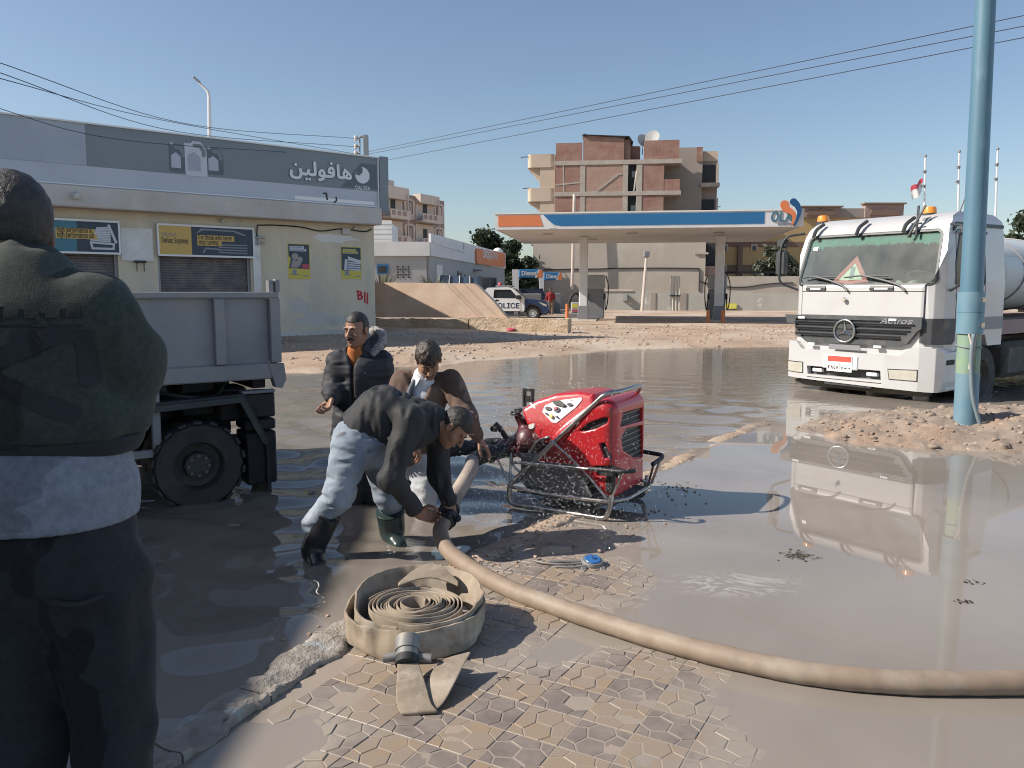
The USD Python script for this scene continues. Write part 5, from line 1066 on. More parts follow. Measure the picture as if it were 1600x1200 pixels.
# front flap, seams
flap = sbox(-1.0, 1.235, .98, 1.60)
part('front_flap', skin(flap, .012), 'cab_white', truck); part('front_flap', skin(sbox(-1.0, 1.612, .98, 1.70), .010), 'cab_white', truck, label='narrow upper flap under the windscreen')
part('seam_line', skin(LineString([(-1.012, 1.23), (-1.012, 1.70)]).buffer(.007), .004), 'seam', truck); part('seam_line', skin(LineString([(.992, 1.23), (.992, 1.70)]).buffer(.007), .004), 'seam', truck); part('seam_line', skin(LineString([(-1.0, 1.606), (.98, 1.606)]).buffer(.005), .006), 'seam', truck)
for u0, u1, v in ((1259, 1289, 454), (1358, 1395, 454)):
    x0, x1 = tf(u0, v)[0], tf(u1, v)[0]; part('grab_handle', skin(rrect(x0, 1.615, x1, 1.695, .02), .03), 'truck_black', truck); part('handle_slot', skin(sbox(x0 + .08, 1.635, x1 - .08, 1.66), .034), 'lamp_white', truck)
x, z = tf(1320, 468); part('small_badge', mv(xf(lathe([(0.001, .012), (.03, .012), (.036, .004), (.036, -.01)], 20), rotm(math.pi / 2, (1, 0, 0))), (x, -.035, z)), 'chrome', truck, smooth=30)
# grille
gr_ = Polygon([(-1.26, 1.225), (1.0, 1.225), (1.0, 1.07), (.93, 1.02), (.80, .84), (.66, .80), (-.86, .80), (-.98, .90), (-1.08, 1.08), (-1.22, 1.10)])
part('grille', tri(man(front(gr_, .10, .06)) - man(front(sbox(-.95, .865, .72, .91), .05, .0)) - man(front(sbox(-1.02, .96, .80, 1.0), .05, 0.)) - man(front(sbox(-1.06, 1.05, .86, 1.09), .05, 0.)) - man(front(sbox(-1.06, 1.135, .42, 1.17), .05, 0.))), 'grille_plastic', truck)
for k, (x0, x1, z) in enumerate(((-1.04, .70, .925), (-1.05, .84, 1.015), (-1.06, .9, 1.105))):
    part('grille_slat', side(Polygon([(-.075, z + .02), (-.04, z - .012), (-.02, z + .03)]), x0, x1), 'grille_plastic', truck)
for u, v in ((1253, 496), (1395, 500), (1268, 537), (1371, 542)):
    x, z = tf(u, v, -.05); part('marker_lamp', rbox(x - .06, x + .06, -.066, -.03, z - .018, z + .018, .004), 'lamp_white', truck)
ec = tf(1319.5, 517, -.06); a = np.linspace(0, 2 * np.pi, 37)
part('star_ring', loft(np.c_[ec[0] + .17 * np.cos(a), 0 * a - .065, ec[1] + .17 * np.sin(a)], .017, 8, cap=False), 'chrome', truck, smooth=True)
part('badge_back', mv(xf(lathe([(.001, .01), (.15, .01), (.155, 0)], 28), rotm(math.pi / 2, (1, 0, 0))), (ec[0], -.042, ec[1])), 'truck_black', truck)
for k in range(3):
    an = math.pi / 2 + k * 2 * math.pi / 3; d = np.array([math.cos(an), math.sin(an)]); n_ = np.array([-d[1], d[0]]); c2 = np.array(ec)
    part('star_ray', hull([(*[(c2 + d * .165)[0]], -.075, (c2 + d * .165)[1])] + [((c2 + s)[0], y, (c2 + s)[1]) for s in (n_ * .03, -n_ * .03, -d * .03) for y in (-.055, -.052)] + [(c2[0], -.085, c2[1])]), 'chrome', truck)
part('lettering', txt_front('Actros', .075, .38, 1.135, -.042, .006, True, width=.50, slant=.3), 'pump_grey', truck)
# corner lamps and side stripe
part('corner_panel', [sskin(Polygon([(-.1, .86), (.40, .86), (.44, .90), (.44, 1.21), (-.1, 1.21)]), .02)], 'grille_plastic', truck); part('corner_panel', tri((outer.translate((-.02, -.02, 0)) - outer) ^ man(box(-1.4, -.98, -.2, .5, .88, 1.21))), 'grille_plastic', truck)
part('corner_panel', tri((outer.translate((.0, -.03, 0)) - outer.translate((.0, .002, 0))) ^ man(box(1.0, 1.25, -.2, .5, .84, 1.215))), 'grille_plastic', truck)
part('side_stripe', sskin(sbox(.45, 1.03, 2.03, 1.22), .006), 'pump_grey', truck)
t = txt('3348S', .12, .006, True); t.vertices[:, 0] += .2 * t.vertices[:, 1]; part('lettering', xf(t, basis((1.243, .53, 1.07), (0, 1, 0), (0, 0, 1), (1, 0, 0))), 'lamp_white', truck)
for pl in ([(.455, .96), (.455, 1.6), (.42, 1.72), (.48, 2.46), (.56, 2.50), (1.36, 2.50), (1.36, .96)],):
    part('door_seam', sskin(LineString(pl).buffer(.006), .003), 'seam', truck)
part('door_window_seal', sskin(dw.buffer(.03).difference(dw), .008), 'truck_black', truck); part('roof_gutter', sskin(LineString([(.42, 2.50), (.5, 2.58), (1.98, 2.60)]).buffer(.025), .02), 'truck_black', truck)
part('door_handle', rbox(1.24, 1.30, .50, .72, 1.50, 1.58, .02), 'truck_black', truck)
part('side_window_bar', cyl((1.22, .50, 2.47), (1.22, 1.3, 2.47), .022, n=8), 'truck_black', truck)
# bumper with headlights
bo = Polygon([(-1.26, .20), (1.24, .155), (1.27, .30), (1.27, .72), (1.20, .79), (.90, .80), (.72, .66), (-.90, .68), (-1.02, .80), (-1.20, .80), (-1.26, .74)]).buffer(-.02).buffer(.02)
bplan = Polygon([(-1.26, .62), (-1.27, .12), (-1.20, .02), (-1.0, -.06), (-.5, -.10), (.5, -.10), (1.0, -.06), (1.20, .02), (1.28, .14), (1.27, .62)]).buffer(-.03).buffer(.03)
bump = mex(bo, 1.0, MYm(.62)) ^ mex(bplan, 1.2, MZ(.0))
def bskin(poly, t): return tri((bump.translate((0, -t, 0)) - bump.translate((0, .003, 0))) ^ mex(poly, 1.0, MYm(.5)))
def bx4(u0, v0, u1, v1):
    p = [tf(u0, v0, -.07), tf(u1, v0, -.07), tf(u1, v1, -.07), tf(u0, v1, -.07)]; return p
def bquad(*uv): return Polygon([tf(u, v, -.07) for u, v in uv])
hl1, hl2 = bquad((1225, 563), (1255, 565), (1255, 583), (1226, 580)), bquad((1388, 576), (1434, 578), (1433, 597), (1390, 593))
slot = bquad((1262, 572), (1376, 580), (1377, 593), (1263, 583)).buffer(.01)
bump2 = bump - mex(slot, .6, MYm(.15)) 
bump2 = bump2 - man(box(-.95, .8, .06, .7, .1, .9))
part('bumper', tri(bump2), 'cab_white', truck, smooth=32)
for h_ in (hl1, hl2):
    hl_ = part('headlight', bskin(h_, .004), 'truck_black', truck); part('headlight_glass', bskin(h_.buffer(-.014), .010), 'lamp_glass', hl_)
part('bumper_slot', box(-.9, .75, .03, .055, .2, .6), 'truck_black', truck)
for u, v in ((1277, 578), (1362, 585)):
    x, z = tf(u, v, -.05); part('fog_lamp', rbox(x - .085, x + .085, -.06, .02, z - .028, z + .028, .01), 'lamp_white', truck)
part('bumper_seam', bskin(LineString([tf(1262, 588, -.07), tf(1378, 599, -.07)]).buffer(.006), .002), 'seam', truck); part('bumper_seam', bskin(LineString([tf(1288, 556, -.07), tf(1288, 574, -.07)]).buffer(.004), .002), 'seam', truck)
part('step_grip', rbox(tf(1292, 600)[0], tf(1366, 606)[0], -.085, .2, .135, .18, .01), 'truck_black', truck)
part('lower_valance', box(-1.1, 1.0, .08, .4, .07, .16), 'chassis', truck)
part('side_marker', rbox(1.262, 1.285, .2, .42, .55, .62, .005), 'rubber', truck)
# number plate
pc = tf(1312, 568, -.11); w, h = .42, .25
part('plate_bracket', rbox(pc[0] - .30, pc[0] + .30, -.115, -.09, pc[1] - .09, pc[1] + .13, .03), 'tank_pale', truck)
pl = part('number_plate', box(pc[0] - w / 2, pc[0] + w / 2, -.124, -.116, pc[1] - h / 2, pc[1] + h / 2), 'plate_white', truck)
part('red_band', box(pc[0] - w / 2 + .01, pc[0] + w / 2 - .01, -.1262, -.1242, pc[1] + .03, pc[1] + h / 2 - .01), 'triangle_red', pl)
part('lettering', xf(arabic('plate_digits', .18, .002), basis((pc[0] - .19, -.1242, pc[1] - .09), (1, 0, 0), (0, 0, 1), (0, -1, 0))), 'black_ink', pl); part('lettering', xf(arabic('plate_letters', .16, .002), basis((pc[0] + .03, -.1242, pc[1] - .10), (1, 0, 0), (0, 0, 1), (0, -1, 0))), 'black_ink', pl); part('divider', box(pc[0] + .005, pc[0] + .010, -.1260, -.1242, pc[1] - .11, pc[1] + .02), 'black_ink', pl)
x0, x1 = tf(1296, 548, -.05)[0], tf(1345, 553, -.05)[0]; part('blank_plate', rbox(x0, x1, -.075, -.06, .70, .78, .005), 'pump_grey', truck)
# wipers, roof clips, beacons, antenna, mirrors
def wsy(z): return .05 + (z - 1.72) * .32 - .045
for (x0, x1, x2) in ((-.18, -.85, -1.0), (.72, .0, -.28)):
    part('wiper_arm', tube([(x0, -.02, 1.61), (x0 - .12, wsy(1.72), 1.70), (x1 + .25, wsy(1.80), 1.80), (x1, wsy(1.86), 1.845)], .018, 6), 'truck_black', truck); part('wiper_blade', tube([(x2, wsy(1.84), 1.82), (x1, wsy(1.86), 1.845), (x1 + .42, wsy(1.84), 1.83)], .013, 6), 'truck_black', truck)
for u in (1278, 1345, 1418):
    x = tf(u, 350, .3)[0]; part('visor_clip', tube([(x - .02, .22, 2.48), (x, .27, 2.60), (x + .05, .40, 2.70)], .028, 6), 'truck_black', truck)
part('roof_bracket', [cyl((.66 + d, .22 + d * .2, 2.42), (.72 - d, .34, 2.86), .018, n=6) for d in (-.05, .05)] + [cyl((.62, .26, 2.6), (.76, .28, 2.6), .014, n=6)], 'truck_black', truck)
for u, v, nm in ((1259, 352, 0), (1440, 341, 0)):
    x, z = tf(u, v, .3); part('clearance_lamp', skin(rrect(x - .06, z - .02, x + .06, z + .02, .01), .012, .7), 'pump_grey', truck)
for u, y in ((1287, .75), (1453, .75)):
    x = tf(u, 330, y)[0]; part('beacon', mv(lathe([(0.001, .12), (.07, .12), (.09, .10), (.10, .0), (.001, -.02)], 20), (x, y, 2.755)), 'beacon', truck, smooth=40); part('beacon_base', mv(lathe([(.001, .05), (.11, .04), (.11, -.04)], 16), (x, y, 2.735)), 'truck_black', truck)
part('aerial', cyl((1.0, .9, 2.78), (1.12, 1.0, 3.30), .010, .005, 5), 'truck_black', truck)
def mirror(s):
    part('mirror_arm', btube([(s * 1.17, .30, 2.56), (s * 1.42, .12, 2.52), (s * 1.50, .10, 2.30), (s * 1.50, .10, 1.75), (s * 1.22, .30, 1.62)], .02, .1, 8), 'truck_black', truck)
    m_ = part('mirror_shell', rbox(s * 1.50 - .11, s * 1.50 + .11, .11, .22, 1.86, 2.30, .04), 'truck_black', truck); part('mirror_glass', box(s * 1.50 - .09, s * 1.50 + .09, .221, .226, 1.9, 2.26), 'dark_glass', m_)
    part('mirror_shell', rbox(s * 1.50 - .10, s * 1.50 + .10, .12, .21, 2.33, 2.48, .03), 'truck_black', truck)
mirror(-1); mirror(1)
# steps, wheels, chassis, tank
for z in (.16, .40, .66):
    part('step', rbox(1.08, 1.262, .34 if z > .3 else .2, 1.02, z, z + .09, .02), 'cab_white', truck)
part('step_panel', box(1.12, 1.20, .36, 1.0, .16, .78), 'tank_pale', truck)
def wheel_m(c, r, w, s=1, rimr=.56):
    """tyre and rim, axle along x; s: which side faces out"""
    pf = [(r * rimr, -w / 2), (r * .93, -w / 2), (r, -w * .36), (r, w * .36), (r * .93, w / 2), (r * rimr, w / 2)]
    ty = lathe(pf, 40); tread = []
    rm = lathe([(r * rimr, w * .5), (r * rimr * .93, w * .30), (r * rimr * .9, w * .1), (r * .30, .0), (r * .28, w * .32), (r * .12, w * .34), (.001, w * .36)], 28)
    if s < 0: rm = xf(rm, np.diag([1, 1, -1, 1.])); rm.invert()
    R = basis(c, (0, 1, 0), (0, 0, 1), (1, 0, 0)); return xf(ty, R), xf(rm, R)
for x, y in ((1.05, 1.45), (-1.05, 1.45), (1.0, 4.6), (-1.0, 4.6), (1.0, 5.95), (-1.0, 5.95)):
    ty, rm = wheel_m((x, y, .27), .52, .34, 1 if x > 0 else -1); w_ = part('wheel', ty, 'tyre', truck, smooth=40); part('rim', rm, 'rim', w_, smooth=40)
part('chassis', [box(s * .42 - .05, s * .42 + .05, .7, 8.0, .55, .82) for s in (-1, 1)], 'chassis', truck); part('axle', [cyl((-1, y, .27), (1, y, .27), .09, n=10) for y in (1.45, 4.6, 5.95)], 'chassis', truck)
part('engine_block', rbox(-.5, .5, .6, 2.0, .3, 1.0, .05), 'chassis', truck)
part('fuel_tank', rbox(.75, 1.24, 2.25, 3.75, .22, .80, .09), 'chassis', truck, smooth=40); part('battery_box', rbox(-1.24, -.75, 2.25, 3.4, .22, .80, .05), 'chassis', truck)
part('rear_mudguard', [rbox(s * 1.0 - .3, s * 1.0 + .3, 4.0, 6.6, .86, .90, .01) for s in (-1, 1)], 'chassis', truck)
part('tank_bed', box(-1.1, 1.1, 2.35, 8.3, .92, 1.15), 'pink_render', truck)
R = basis((0, 2.3, 1.98), (1, 0, 0), (0, 0, 1), (0, -1, 0)); R = basis((0, 8.4, 1.98), (1, 0, 0), (0, 0, 1), (0, -1, 0))
tkp = [(0.001, 0), (.6, .02), (.9, .10), (.96, .2), (.96, 5.85), (.9, 5.95), (.6, 6.03), (.001, 6.05)]
m = lathe(tkp, 40, R); m = xf(m, np.array([[1.1, 0, 0, 0], [0, 1, 0, 0], [0, 0, .68, 1.98 * .32 - .06], [0, 0, 0, 1.]])); part('water_tank', m, 'tank_pale', truck, smooth=40)
for y in (3.2, 4.6, 6.2):
    a = np.linspace(0, 2 * np.pi, 33); part('tank_band', loft(np.c_[1.062 * np.cos(a), 0 * a + y, 1.92 + .662 * np.sin(a)], .02, 6, cap=False), 'pump_grey', truck)

# ---------------------------------------------------------------- dump truck at the left
mat('bed_grey', (.27, .265, .27), .6, (.22, .215, .22), scale=2., dirt=(.31, .265, .225), dscale=2.4, damount=(.5, .72), bump=.35, bscale=9, bdist=.012)
mat('lorry_black', (.016, .016, .018), .6, (.028, .027, .027), scale=4.); mat('rim_dark', (.045, .042, .04), .6, (.07, .065, .06), scale=7.); mat('wood_dark', (.05, .042, .036), .8, (.035, .03, .027), scale=5., stretch=(1, 12, 12))
DD = np.array([.82, .5724, 0]); DD /= np.linalg.norm(DD); DR = np.array([-1.86, 6.36, 0.]); DROT = math.degrees(math.atan2(DD[1], DD[0])); DN = np.array([DD[1], -DD[0], 0])
def df(u, v, off=0.):
    """local x (towards the rear), z on the near side of the bed"""
    o = DR + DN * off; p = onplane(u, v, o, DN) - o; return float(p @ DD), float(p[2])
dt = thing('dump_truck', 'grey and black dump truck behind the man in green, rear wheel in the water', 'truck', DR, DROT)
zt, zb = 1.60, .93; BL, BWD = -3.3, 2.05
part('bed_side', box(BL, -.09, .02, .05, zb + .1, zt - .05), 'bed_grey', dt); part('bed_side', box(BL, -.09, BWD - .05, BWD - .02, zb + .1, zt - .05), 'bed_grey', dt, label='far side board')
part('top_rail', rbox(BL, .0, -.01, .07, zt - .05, zt, .008), 'bed_grey', dt); part('top_rail', rbox(BL, 0, BWD - .07, BWD + .01, zt - .05, zt, .008), 'bed_grey', dt)
part('bottom_rail', rbox(BL, -.03, -.015, .08, zb - .02, zb + .11, .01), 'bed_grey', dt); part('bottom_rail', rbox(BL, -.03, BWD - .08, BWD, zb - .02, zb + .11, .01), 'bed_grey', dt)
xs_ = [(-.085, .0)] + [(df(334, 520)[0], df(351, 520)[0])] + [(df(334, 520)[0] - d, df(351, 520)[0] - d) for d in (.95, 1.9)]
for x0, x1 in xs_:
    part('side_post', rbox(x0, x1, -.035, .045, zb + .112, zt - .052, .006), 'bed_grey', dt)
part('rear_corner', front(Polygon([(-.10, zb + .10), (.02, zb + .10), (.035, zb - .03), (.0, zb - .10), (-.05, zb - .09), (-.07, zb - .02)]), .09, .07), 'bed_grey', dt)
part('stake', [cyl((-.055, .03, zt + .001), (-.055, .03, zt + .09), .028, n=10), rbox(-.025, .015, .0, .06, zt + .001, zt + .10, .005)], 'bed_grey', dt)
part('bed_floor', box(BL, -.02, .081, BWD - .081, zb + .03, zb + .08), 'bed_grey', dt); part('tailgate', box(-.04, .0, .06, BWD - .06, zb + .10, zt - .06), 'bed_grey', dt); part('headboard', box(BL, BL + .05, .06, BWD - .06, zb + .1, zt + .35), 'bed_grey', dt)
part('cross_member', [box(x - .05, x + .05, .1, BWD - .1, zb - .10, zb + .029) for x in (-.15, -.9, -1.7, -2.5)], 'lorry_black', dt)
part('chassis_rail', [box(-4.6, -.28, y - .05, y + .05, .55, .75) for y in (.62, 1.42)], 'lorry_black', dt); part('sub_frame', [box(BL, -.42, y - .05, y + .05, .751, .88) for y in (.62, 1.42)], 'lorry_black', dt)
part('hinge_block', [rbox(-.70, -.42, .35, 1.7, .60, .90, .02), rbox(-.45, -.22, .2, .5, .56, .84, .02)], 'lorry_black', dt); part('tow_frame', rbox(-.5, -.30, .4, .7, .45, .9, .01), 'lorry_black', dt)
part('air_hose', tube([(-.95, .1, .86), (-.7, .05, .80), (-.5, .1, .79), (-.4, .2, .86)], .015, 6), 'rubber', dt)
# mudguard
wc = df(309, 706, .02); WX = wc[0]; WR = .335; WZ = .28
mg = [(WX - .62, .38), (WX - .46, .74), (WX + .33, .77), (WX + .50, .42), (WX + .54, .42), (WX + .36, .81), (WX - .48, .785), (WX - .66, .39)]
part('mudguard', front(Polygon(mg), .50, .44), 'lorry_black', dt); part('mudguard_lip', front(LineString(mg[:4]).buffer(.022), .03, -.06), 'truck_black', dt); part('mud_flap', box(WX + .52, WX + .55, -.04, .42, -.02, .40), 'lorry_black', dt)
for y, s in ((.05, -1), (.30, -1), (BWD - .05, 1), (BWD - .30, 1)):
    ty, rm = wheel_m((0, 0, 0), WR, .22, 1); M = basis((WX, y, WZ), (0, 1 * s, 0), (-1 * s, 0, 0), (0, 0, 1)); ty, rm = xf(ty, M), xf(rm, M)
    w_ = part('wheel', ty, 'tyre', dt, smooth=40); part('rim', rm, 'rim_dark', w_, smooth=40)
    if y == .05:
        for k in range(8):
            a = k * math.pi / 4; part('wheel_nut', cyl((WX + .075 * math.cos(a), -.01, WZ + .075 * math.sin(a)), (WX + .075 * math.cos(a), -.045, WZ + .075 * math.sin(a)), .013, n=6), 'rim', w_)
        for k in range(18):
            a = k * 2 * math.pi / 18; part('tread_lug', rbox(WX - .03, WX + .03, -.07, .16, WZ + WR - .012, WZ + WR + .012, .004).apply_transform(rotm(a, (0, 1, 0), (WX, 0, WZ))), 'tyre', w_)
part('axle', cyl((WX, .1, WZ), (WX, BWD - .1, WZ), .07, n=10), 'lorry_black', dt); part('leaf_spring', [rbox(WX - .5 + .06 * k, WX + .5 - .06 * k, .58, .66, .36 - .025 * k, .38 - .025 * k, .004) for k in range(4)], 'lorry_black', dt)
# boards and step at the rear
part('rear_board', [rbox(WX + .38, -.05 + .0 * k, .02, .30, z0, z1, .012) for k, (z0, z1) in enumerate(((.60, .80), (.50, .585), (.06, .485)))], 'lorry_black', dt)
part('rear_board_cap', rbox(WX + .35, -.06, -.02, .05, .801, .825, .004), 'pump_grey', dt)
# side guard frame
gx0, gx1 = -3.2, df(249, 640)[0]
part('side_guard', [rbox(gx1 - .06, gx1, -.03, .02, .38, .92, .006), rbox(gx0, gx1 - .061, -.03, .02, .38, .44, .006), rbox(gx0, gx0 + .06, -.03, .02, .441, .92, .006)], 'bed_grey', dt)
part('tool_box', rbox(-3.0, WX - .75, .06, .5, .30, .80, .02), 'lorry_black', dt); part('fuel_tank', rbox(-2.6, -1.7, .55, 1.0, .3, .7, .08), 'lorry_black', dt)
# cab, out of the picture on the left
part('cab', tri(man(rbox(-5.0, -3.45, .03, BWD - .03, .45, 1.95, .12)) - man(box(-4.85, -3.7, -.2, 3, 1.25, 1.75))), 'bed_grey', dt); part('cab_window', [box(-4.84, -3.71, .045, .05, 1.26, 1.74), box(-4.84, -3.71, BWD - .05, BWD - .045, 1.26, 1.74)], 'dark_glass', dt)
for y, s in ((.1, -1), (BWD - .1, 1)):
    ty, rm = wheel_m((0, 0, 0), WR, .22, 1); M = basis((-4.3, y, WZ), (0, s, 0), (-s, 0, 0), (0, 0, 1)); w_ = part('wheel', xf(ty, M), 'tyre', dt, smooth=40); part('rim', xf(rm, M), 'rim_dark', w_, smooth=40)

# ---------------------------------------------------------------- police pickup and dark estate car at the station
mat('police_blue', (.012, .03, .085), .3, coat=.5); mat('pickup_white', (.62, .63, .64), .3, coat=.5); mat('mesh_blue', (.03, .06, .11), .6, (.05, .09, .15), scale=9.); mat('panel_blue', (.10, .27, .42), .5); mat('car_black', (.012, .014, .018), .2, coat=.6)
PD = 44.0; pk0 = aty(858, 497, PD); PROT = -6.0
pv = thing('police_pickup', 'white and dark blue police pickup with a blue caged bed behind the low wall', 'pickup', (pk0[0], PD, .1), PROT)
# local x: towards the nose, nose at x = 0
cabp = Polygon([(-3.62, .45), (-3.62, 1.1), (-3.55, 1.50), (-3.32, 1.72), (-2.2, 1.76), (-1.95, 1.70), (-1.28, 1.16), (-1.28, .45)]).buffer(-.05).buffer(.05); nosep = Polygon([(-1.29, .40), (-1.29, 1.15), (-.35, 1.05), (-.12, .98), (-.02, .80), (0, .42), (-.1, .36)]).buffer(-.04).buffer(.04)
win = Polygon([(-3.0, 1.16), (-1.60, 1.14), (-2.05, 1.62), (-2.95, 1.62)])
part('cab', tri(man(front(cabp, 1.7, .85)) - man(front(win, .2, -.78))), 'pickup_white', pv, smooth=40)
part('nose', tri(man(front(nosep, 1.74, .87)) - man(front(Point(-.85, .38).buffer(.44), .3, -.62))), 'police_blue', pv, smooth=40)
part('side_window', front(win.buffer(-.002), .02, -.79), 'dark_glass', pv); part('windscreen', hull([(-1.96, y, 1.69) for y in (-.70, .70)] + [(-1.27, y, 1.17) for y in (-.76, .76)] + [(-1.94, y, 1.71) for y in (-.70, .70)] + [(-1.25, y, 1.19) for y in (-.76, .76)]), 'dark_glass', pv)
part('lettering', txt_front('POLICE', .27, -3.05, .62, -.85, .008, True, width=1.45), 'police_blue', pv); part('door_crest', front(shapely.union_all([LineString([(-2.95, 1.02), (-2.7, 1.03)]).buffer(.03), Point(-2.82, 1.04).buffer(.06)]), .006, -.85), 'black_ink', pv)
part('mirror', rbox(-1.75, -1.45, -1.06, -.86, 1.10, 1.32, .04), 'black_ink', pv); part('headlight', front(Polygon([(-.55, .98), (-.10, .82), (-.08, .70), (-.30, .78)]), .02, -.865), 'lamp_glass', pv); part('bumper', rbox(-.5, .05, -.86, .86, .34, .56, .08), 'black_ink', pv); part('wheel_arch', front(Point(-.85, .38).buffer(.47).difference(Point(-.85, .38).buffer(.41)).intersection(sbox(-2, .36, 0, 2)), .04, -.86), 'black_ink', pv)
part('door_seam', front(LineString([(-1.5, 1.1), (-1.48, .5), (-1.6, .45), (-3.1, .45), (-3.12, 1.16)]).buffer(.012), .004, -.85), 'seam', pv)
for x in (-.85, -4.6):
    for y, s in ((-.74, -1), (.74, 1)):
        ty, rm = wheel_m((0, 0, 0), .37, .24, 1); M = basis((x, y, .35), (0, s, 0), (-s, 0, 0), (0, 0, 1)); w_ = part('wheel', xf(ty, M), 'tyre', pv, smooth=40); part('rim', xf(rm, M), 'tank_pale', w_, smooth=40)
part('bed', box(-6.0, -3.66, -.85, .85, .5, 1.15), 'police_blue', pv)
cage = hull([(x, y, z) for x, y, z in ((-6.15, -.9, 1.151), (-3.70, -.9, 1.151), (-6.15, .9, 1.151), (-3.7, .9, 1.151), (-5.95, -.82, 2.42), (-3.95, -.80, 2.34), (-5.95, .82, 2.42), (-3.95, .80, 2.34))])
part('cage', cage, 'mesh_blue', pv)
part('cage_bar', [cyl((-6.12 + .62 * k, -.925, 1.16), (-5.94 + .55 * k, -.845, 2.42 - .02 * k), .03, n=5) for k in range(4)], 'pole_white', pv)
part('rear_panel', box(-4.5, -3.72, -.97, -.93, .75, 1.72), 'panel_blue', pv); part('beacon_lamp', mv(trimesh.creation.icosphere(2, .13), (-2.7, -.2, 1.90)), 'red_print', pv, smooth=True); part('roof_bar', rbox(-2.9, -2.0, -.6, .6, 1.77, 1.84, .02), 'pump_grey', pv)
sv = thing('estate_car', 'dark estate car parked nose away behind the police pickup', 'car', (aty(833, 480, 52)[0], 52, .1), 8)
part('body', [rbox(-.9, .9, 0, 4.4, .3, 1.05, .12)], 'car_black', sv, smooth=40); part('roof', hull([(s * x, y, z) for s in (-1, 1) for x, y, z in ((.86, .15, 1.051), (.86, 3.4, 1.051), (.72, .45, 1.72), (.72, 2.7, 1.72))]), 'car_black', sv)
part('rear_window', hull([(s * x, y, z) for s in (-1, 1) for x, y, z in ((.70, .20, 1.12), (.62, .42, 1.60), (.70, .17, 1.12), (.62, .39, 1.60))]), 'dark_glass', sv); part('rear_label', [box(-.30, -.12, .10, .14, 1.2, 1.36), box(.25, .45, .10, .14, 1.2, 1.40)], 'lamp_white', sv)
part('tail_lamp', [rbox(s * .80 - .08, s * .80 + .08, -.02, .04, .75, 1.0, .01) for s in (-1, 1)], 'red_print', sv); part('mirror', [rbox(s * 1.0 - .1, s * 1.0 + .1, 2.6, 2.75, 1.05, 1.22, .03) for s in (-1, 1)], 'car_black', sv)
for x in (-.78, .78):
    for y in (.8, 3.5):
        ty, rm = wheel_m((x, y, .34), .34, .22, 1 if x > 0 else -1); w_ = part('wheel', ty, 'tyre', sv, smooth=40); part('rim', rm, 'tank_pale', w_, smooth=40)
# worker by the fuel pumps is built with the other people

# ---------------------------------------------------------------- blue pole
mat('pole_blue', (.085, .175, .235), .5, (.07, .15, .21), scale=2.5, dirt=(.13, .22, .28), dscale=6., damount=(.58, .72), stretch=(1, 1, .25)); mat('pole_blue_low', (.10, .195, .26), .55, (.14, .225, .27), scale=3.5); mat('pole_green', (.22, .30, .17), .6, (.16, .25, .22), scale=5.); mat('band_blue', (.10, .20, .265), .55, (.13, .225, .28), scale=3.); mat('cable_grey', (.16, .20, .22), .6)
PB = at(1508, 668, .10); PB[2] = .0
bp = thing('steel_pole', 'tall blue painted steel pole with a green band standing in the mud bank', 'pole', PB)
lean = np.array([-.018, 0, 1.0])
def pz(v): return aty(1510, v, PB[1])[2]
def seg(z0, z1, r0, r1): return cyl(lean * z0, lean * z1, r0, r1, 28)
zs = [0.0, pz(583), pz(520), pz(455), 7.5]
part('shaft', seg(-.3, zs[1], .125, .118), 'pole_blue_low', bp, smooth=40); part('shaft', seg(zs[1], zs[2], .118, .116), 'pole_green', bp, smooth=40, label='worn green band'); part('shaft', seg(zs[2], 7.5, .116, .082), 'pole_blue', bp, smooth=40, label='long upper shaft')
part('sleeve', seg(pz(521), pz(487) - .003, .134, .134), 'band_blue', bp, smooth=40); part('sleeve', seg(pz(487), pz(456), .136, .136), 'band_blue', bp, smooth=40)
for v in (468, 507):
    c = lean * pz(v); part('band_clip', rbox(c[0] + .03, c[0] + .075, c[1] - .155, c[1] - .125, c[2] - .03, c[2] + .03, .006), 'chrome', bp)
for z, r in ((pz(540), .124), (.16, .130)):
    a = np.linspace(0, 2 * np.pi, 25); c = lean * z; part('wire_tie', loft(np.c_[c[0] + r * np.cos(a), c[1] + r * np.sin(a), c[2] + .02 * np.sin(a)], .008, 5, cap=False), 'cable_grey', bp)
part('cable', tube([lean * pz(521) + (-.03, -.128, 0), lean * pz(560) + (-.045, -.132, 0), lean * pz(610) + (-.02, -.138, 0), lean * pz(640) + (.03, -.145, 0), (.12, -.15, .05), (.17, -.16, -.02)], .022, 8), 'cable_grey', bp, smooth=True)
part('cable', [tube([lean * pz(521) + (-.055 + d, -.12, 0), lean * pz(540) + (-.04 + d * .4, -.13, 0), lean * pz(575) + (-.05 + d * .3, -.128, 0)], .012, 6) for d in (-.02, .06)], 'cream_trim', bp)
# ================================================================ FIRE PUMP, HOSES
mat('pump_red', (.42, .018, .022), .28, (.36, .016, .02), scale=3., coat=.5, dirt=(.45, .12, .10), dscale=60., damount=(.66, .72))
mat('pump_maroon', (.09, .012, .018), .4, (.05, .012, .014), scale=9., dirt=(.14, .06, .05), dscale=30., damount=(.6, .7)); mat('pump_black', (.018, .018, .02), .55, dirt=(.12, .11, .10), dscale=80., damount=(.66, .72)); mat('tube_steel', (.50, .49, .47), .28, (.40, .38, .36), scale=6., metal=1., dirt=(.35, .32, .29), dscale=10., damount=(.6, .75), rvar=.4)
mat('panel_white', (.72, .72, .72), .35); mat('tank_grey', (.10, .10, .105), .5, (.14, .135, .13), scale=5., dirt=(.22, .20, .18), dscale=70., damount=(.6, .7)); mat('gauge', (.60, .60, .58), .2, metal=.6); mat('knob_yellow', (.55, .42, .05), .4)
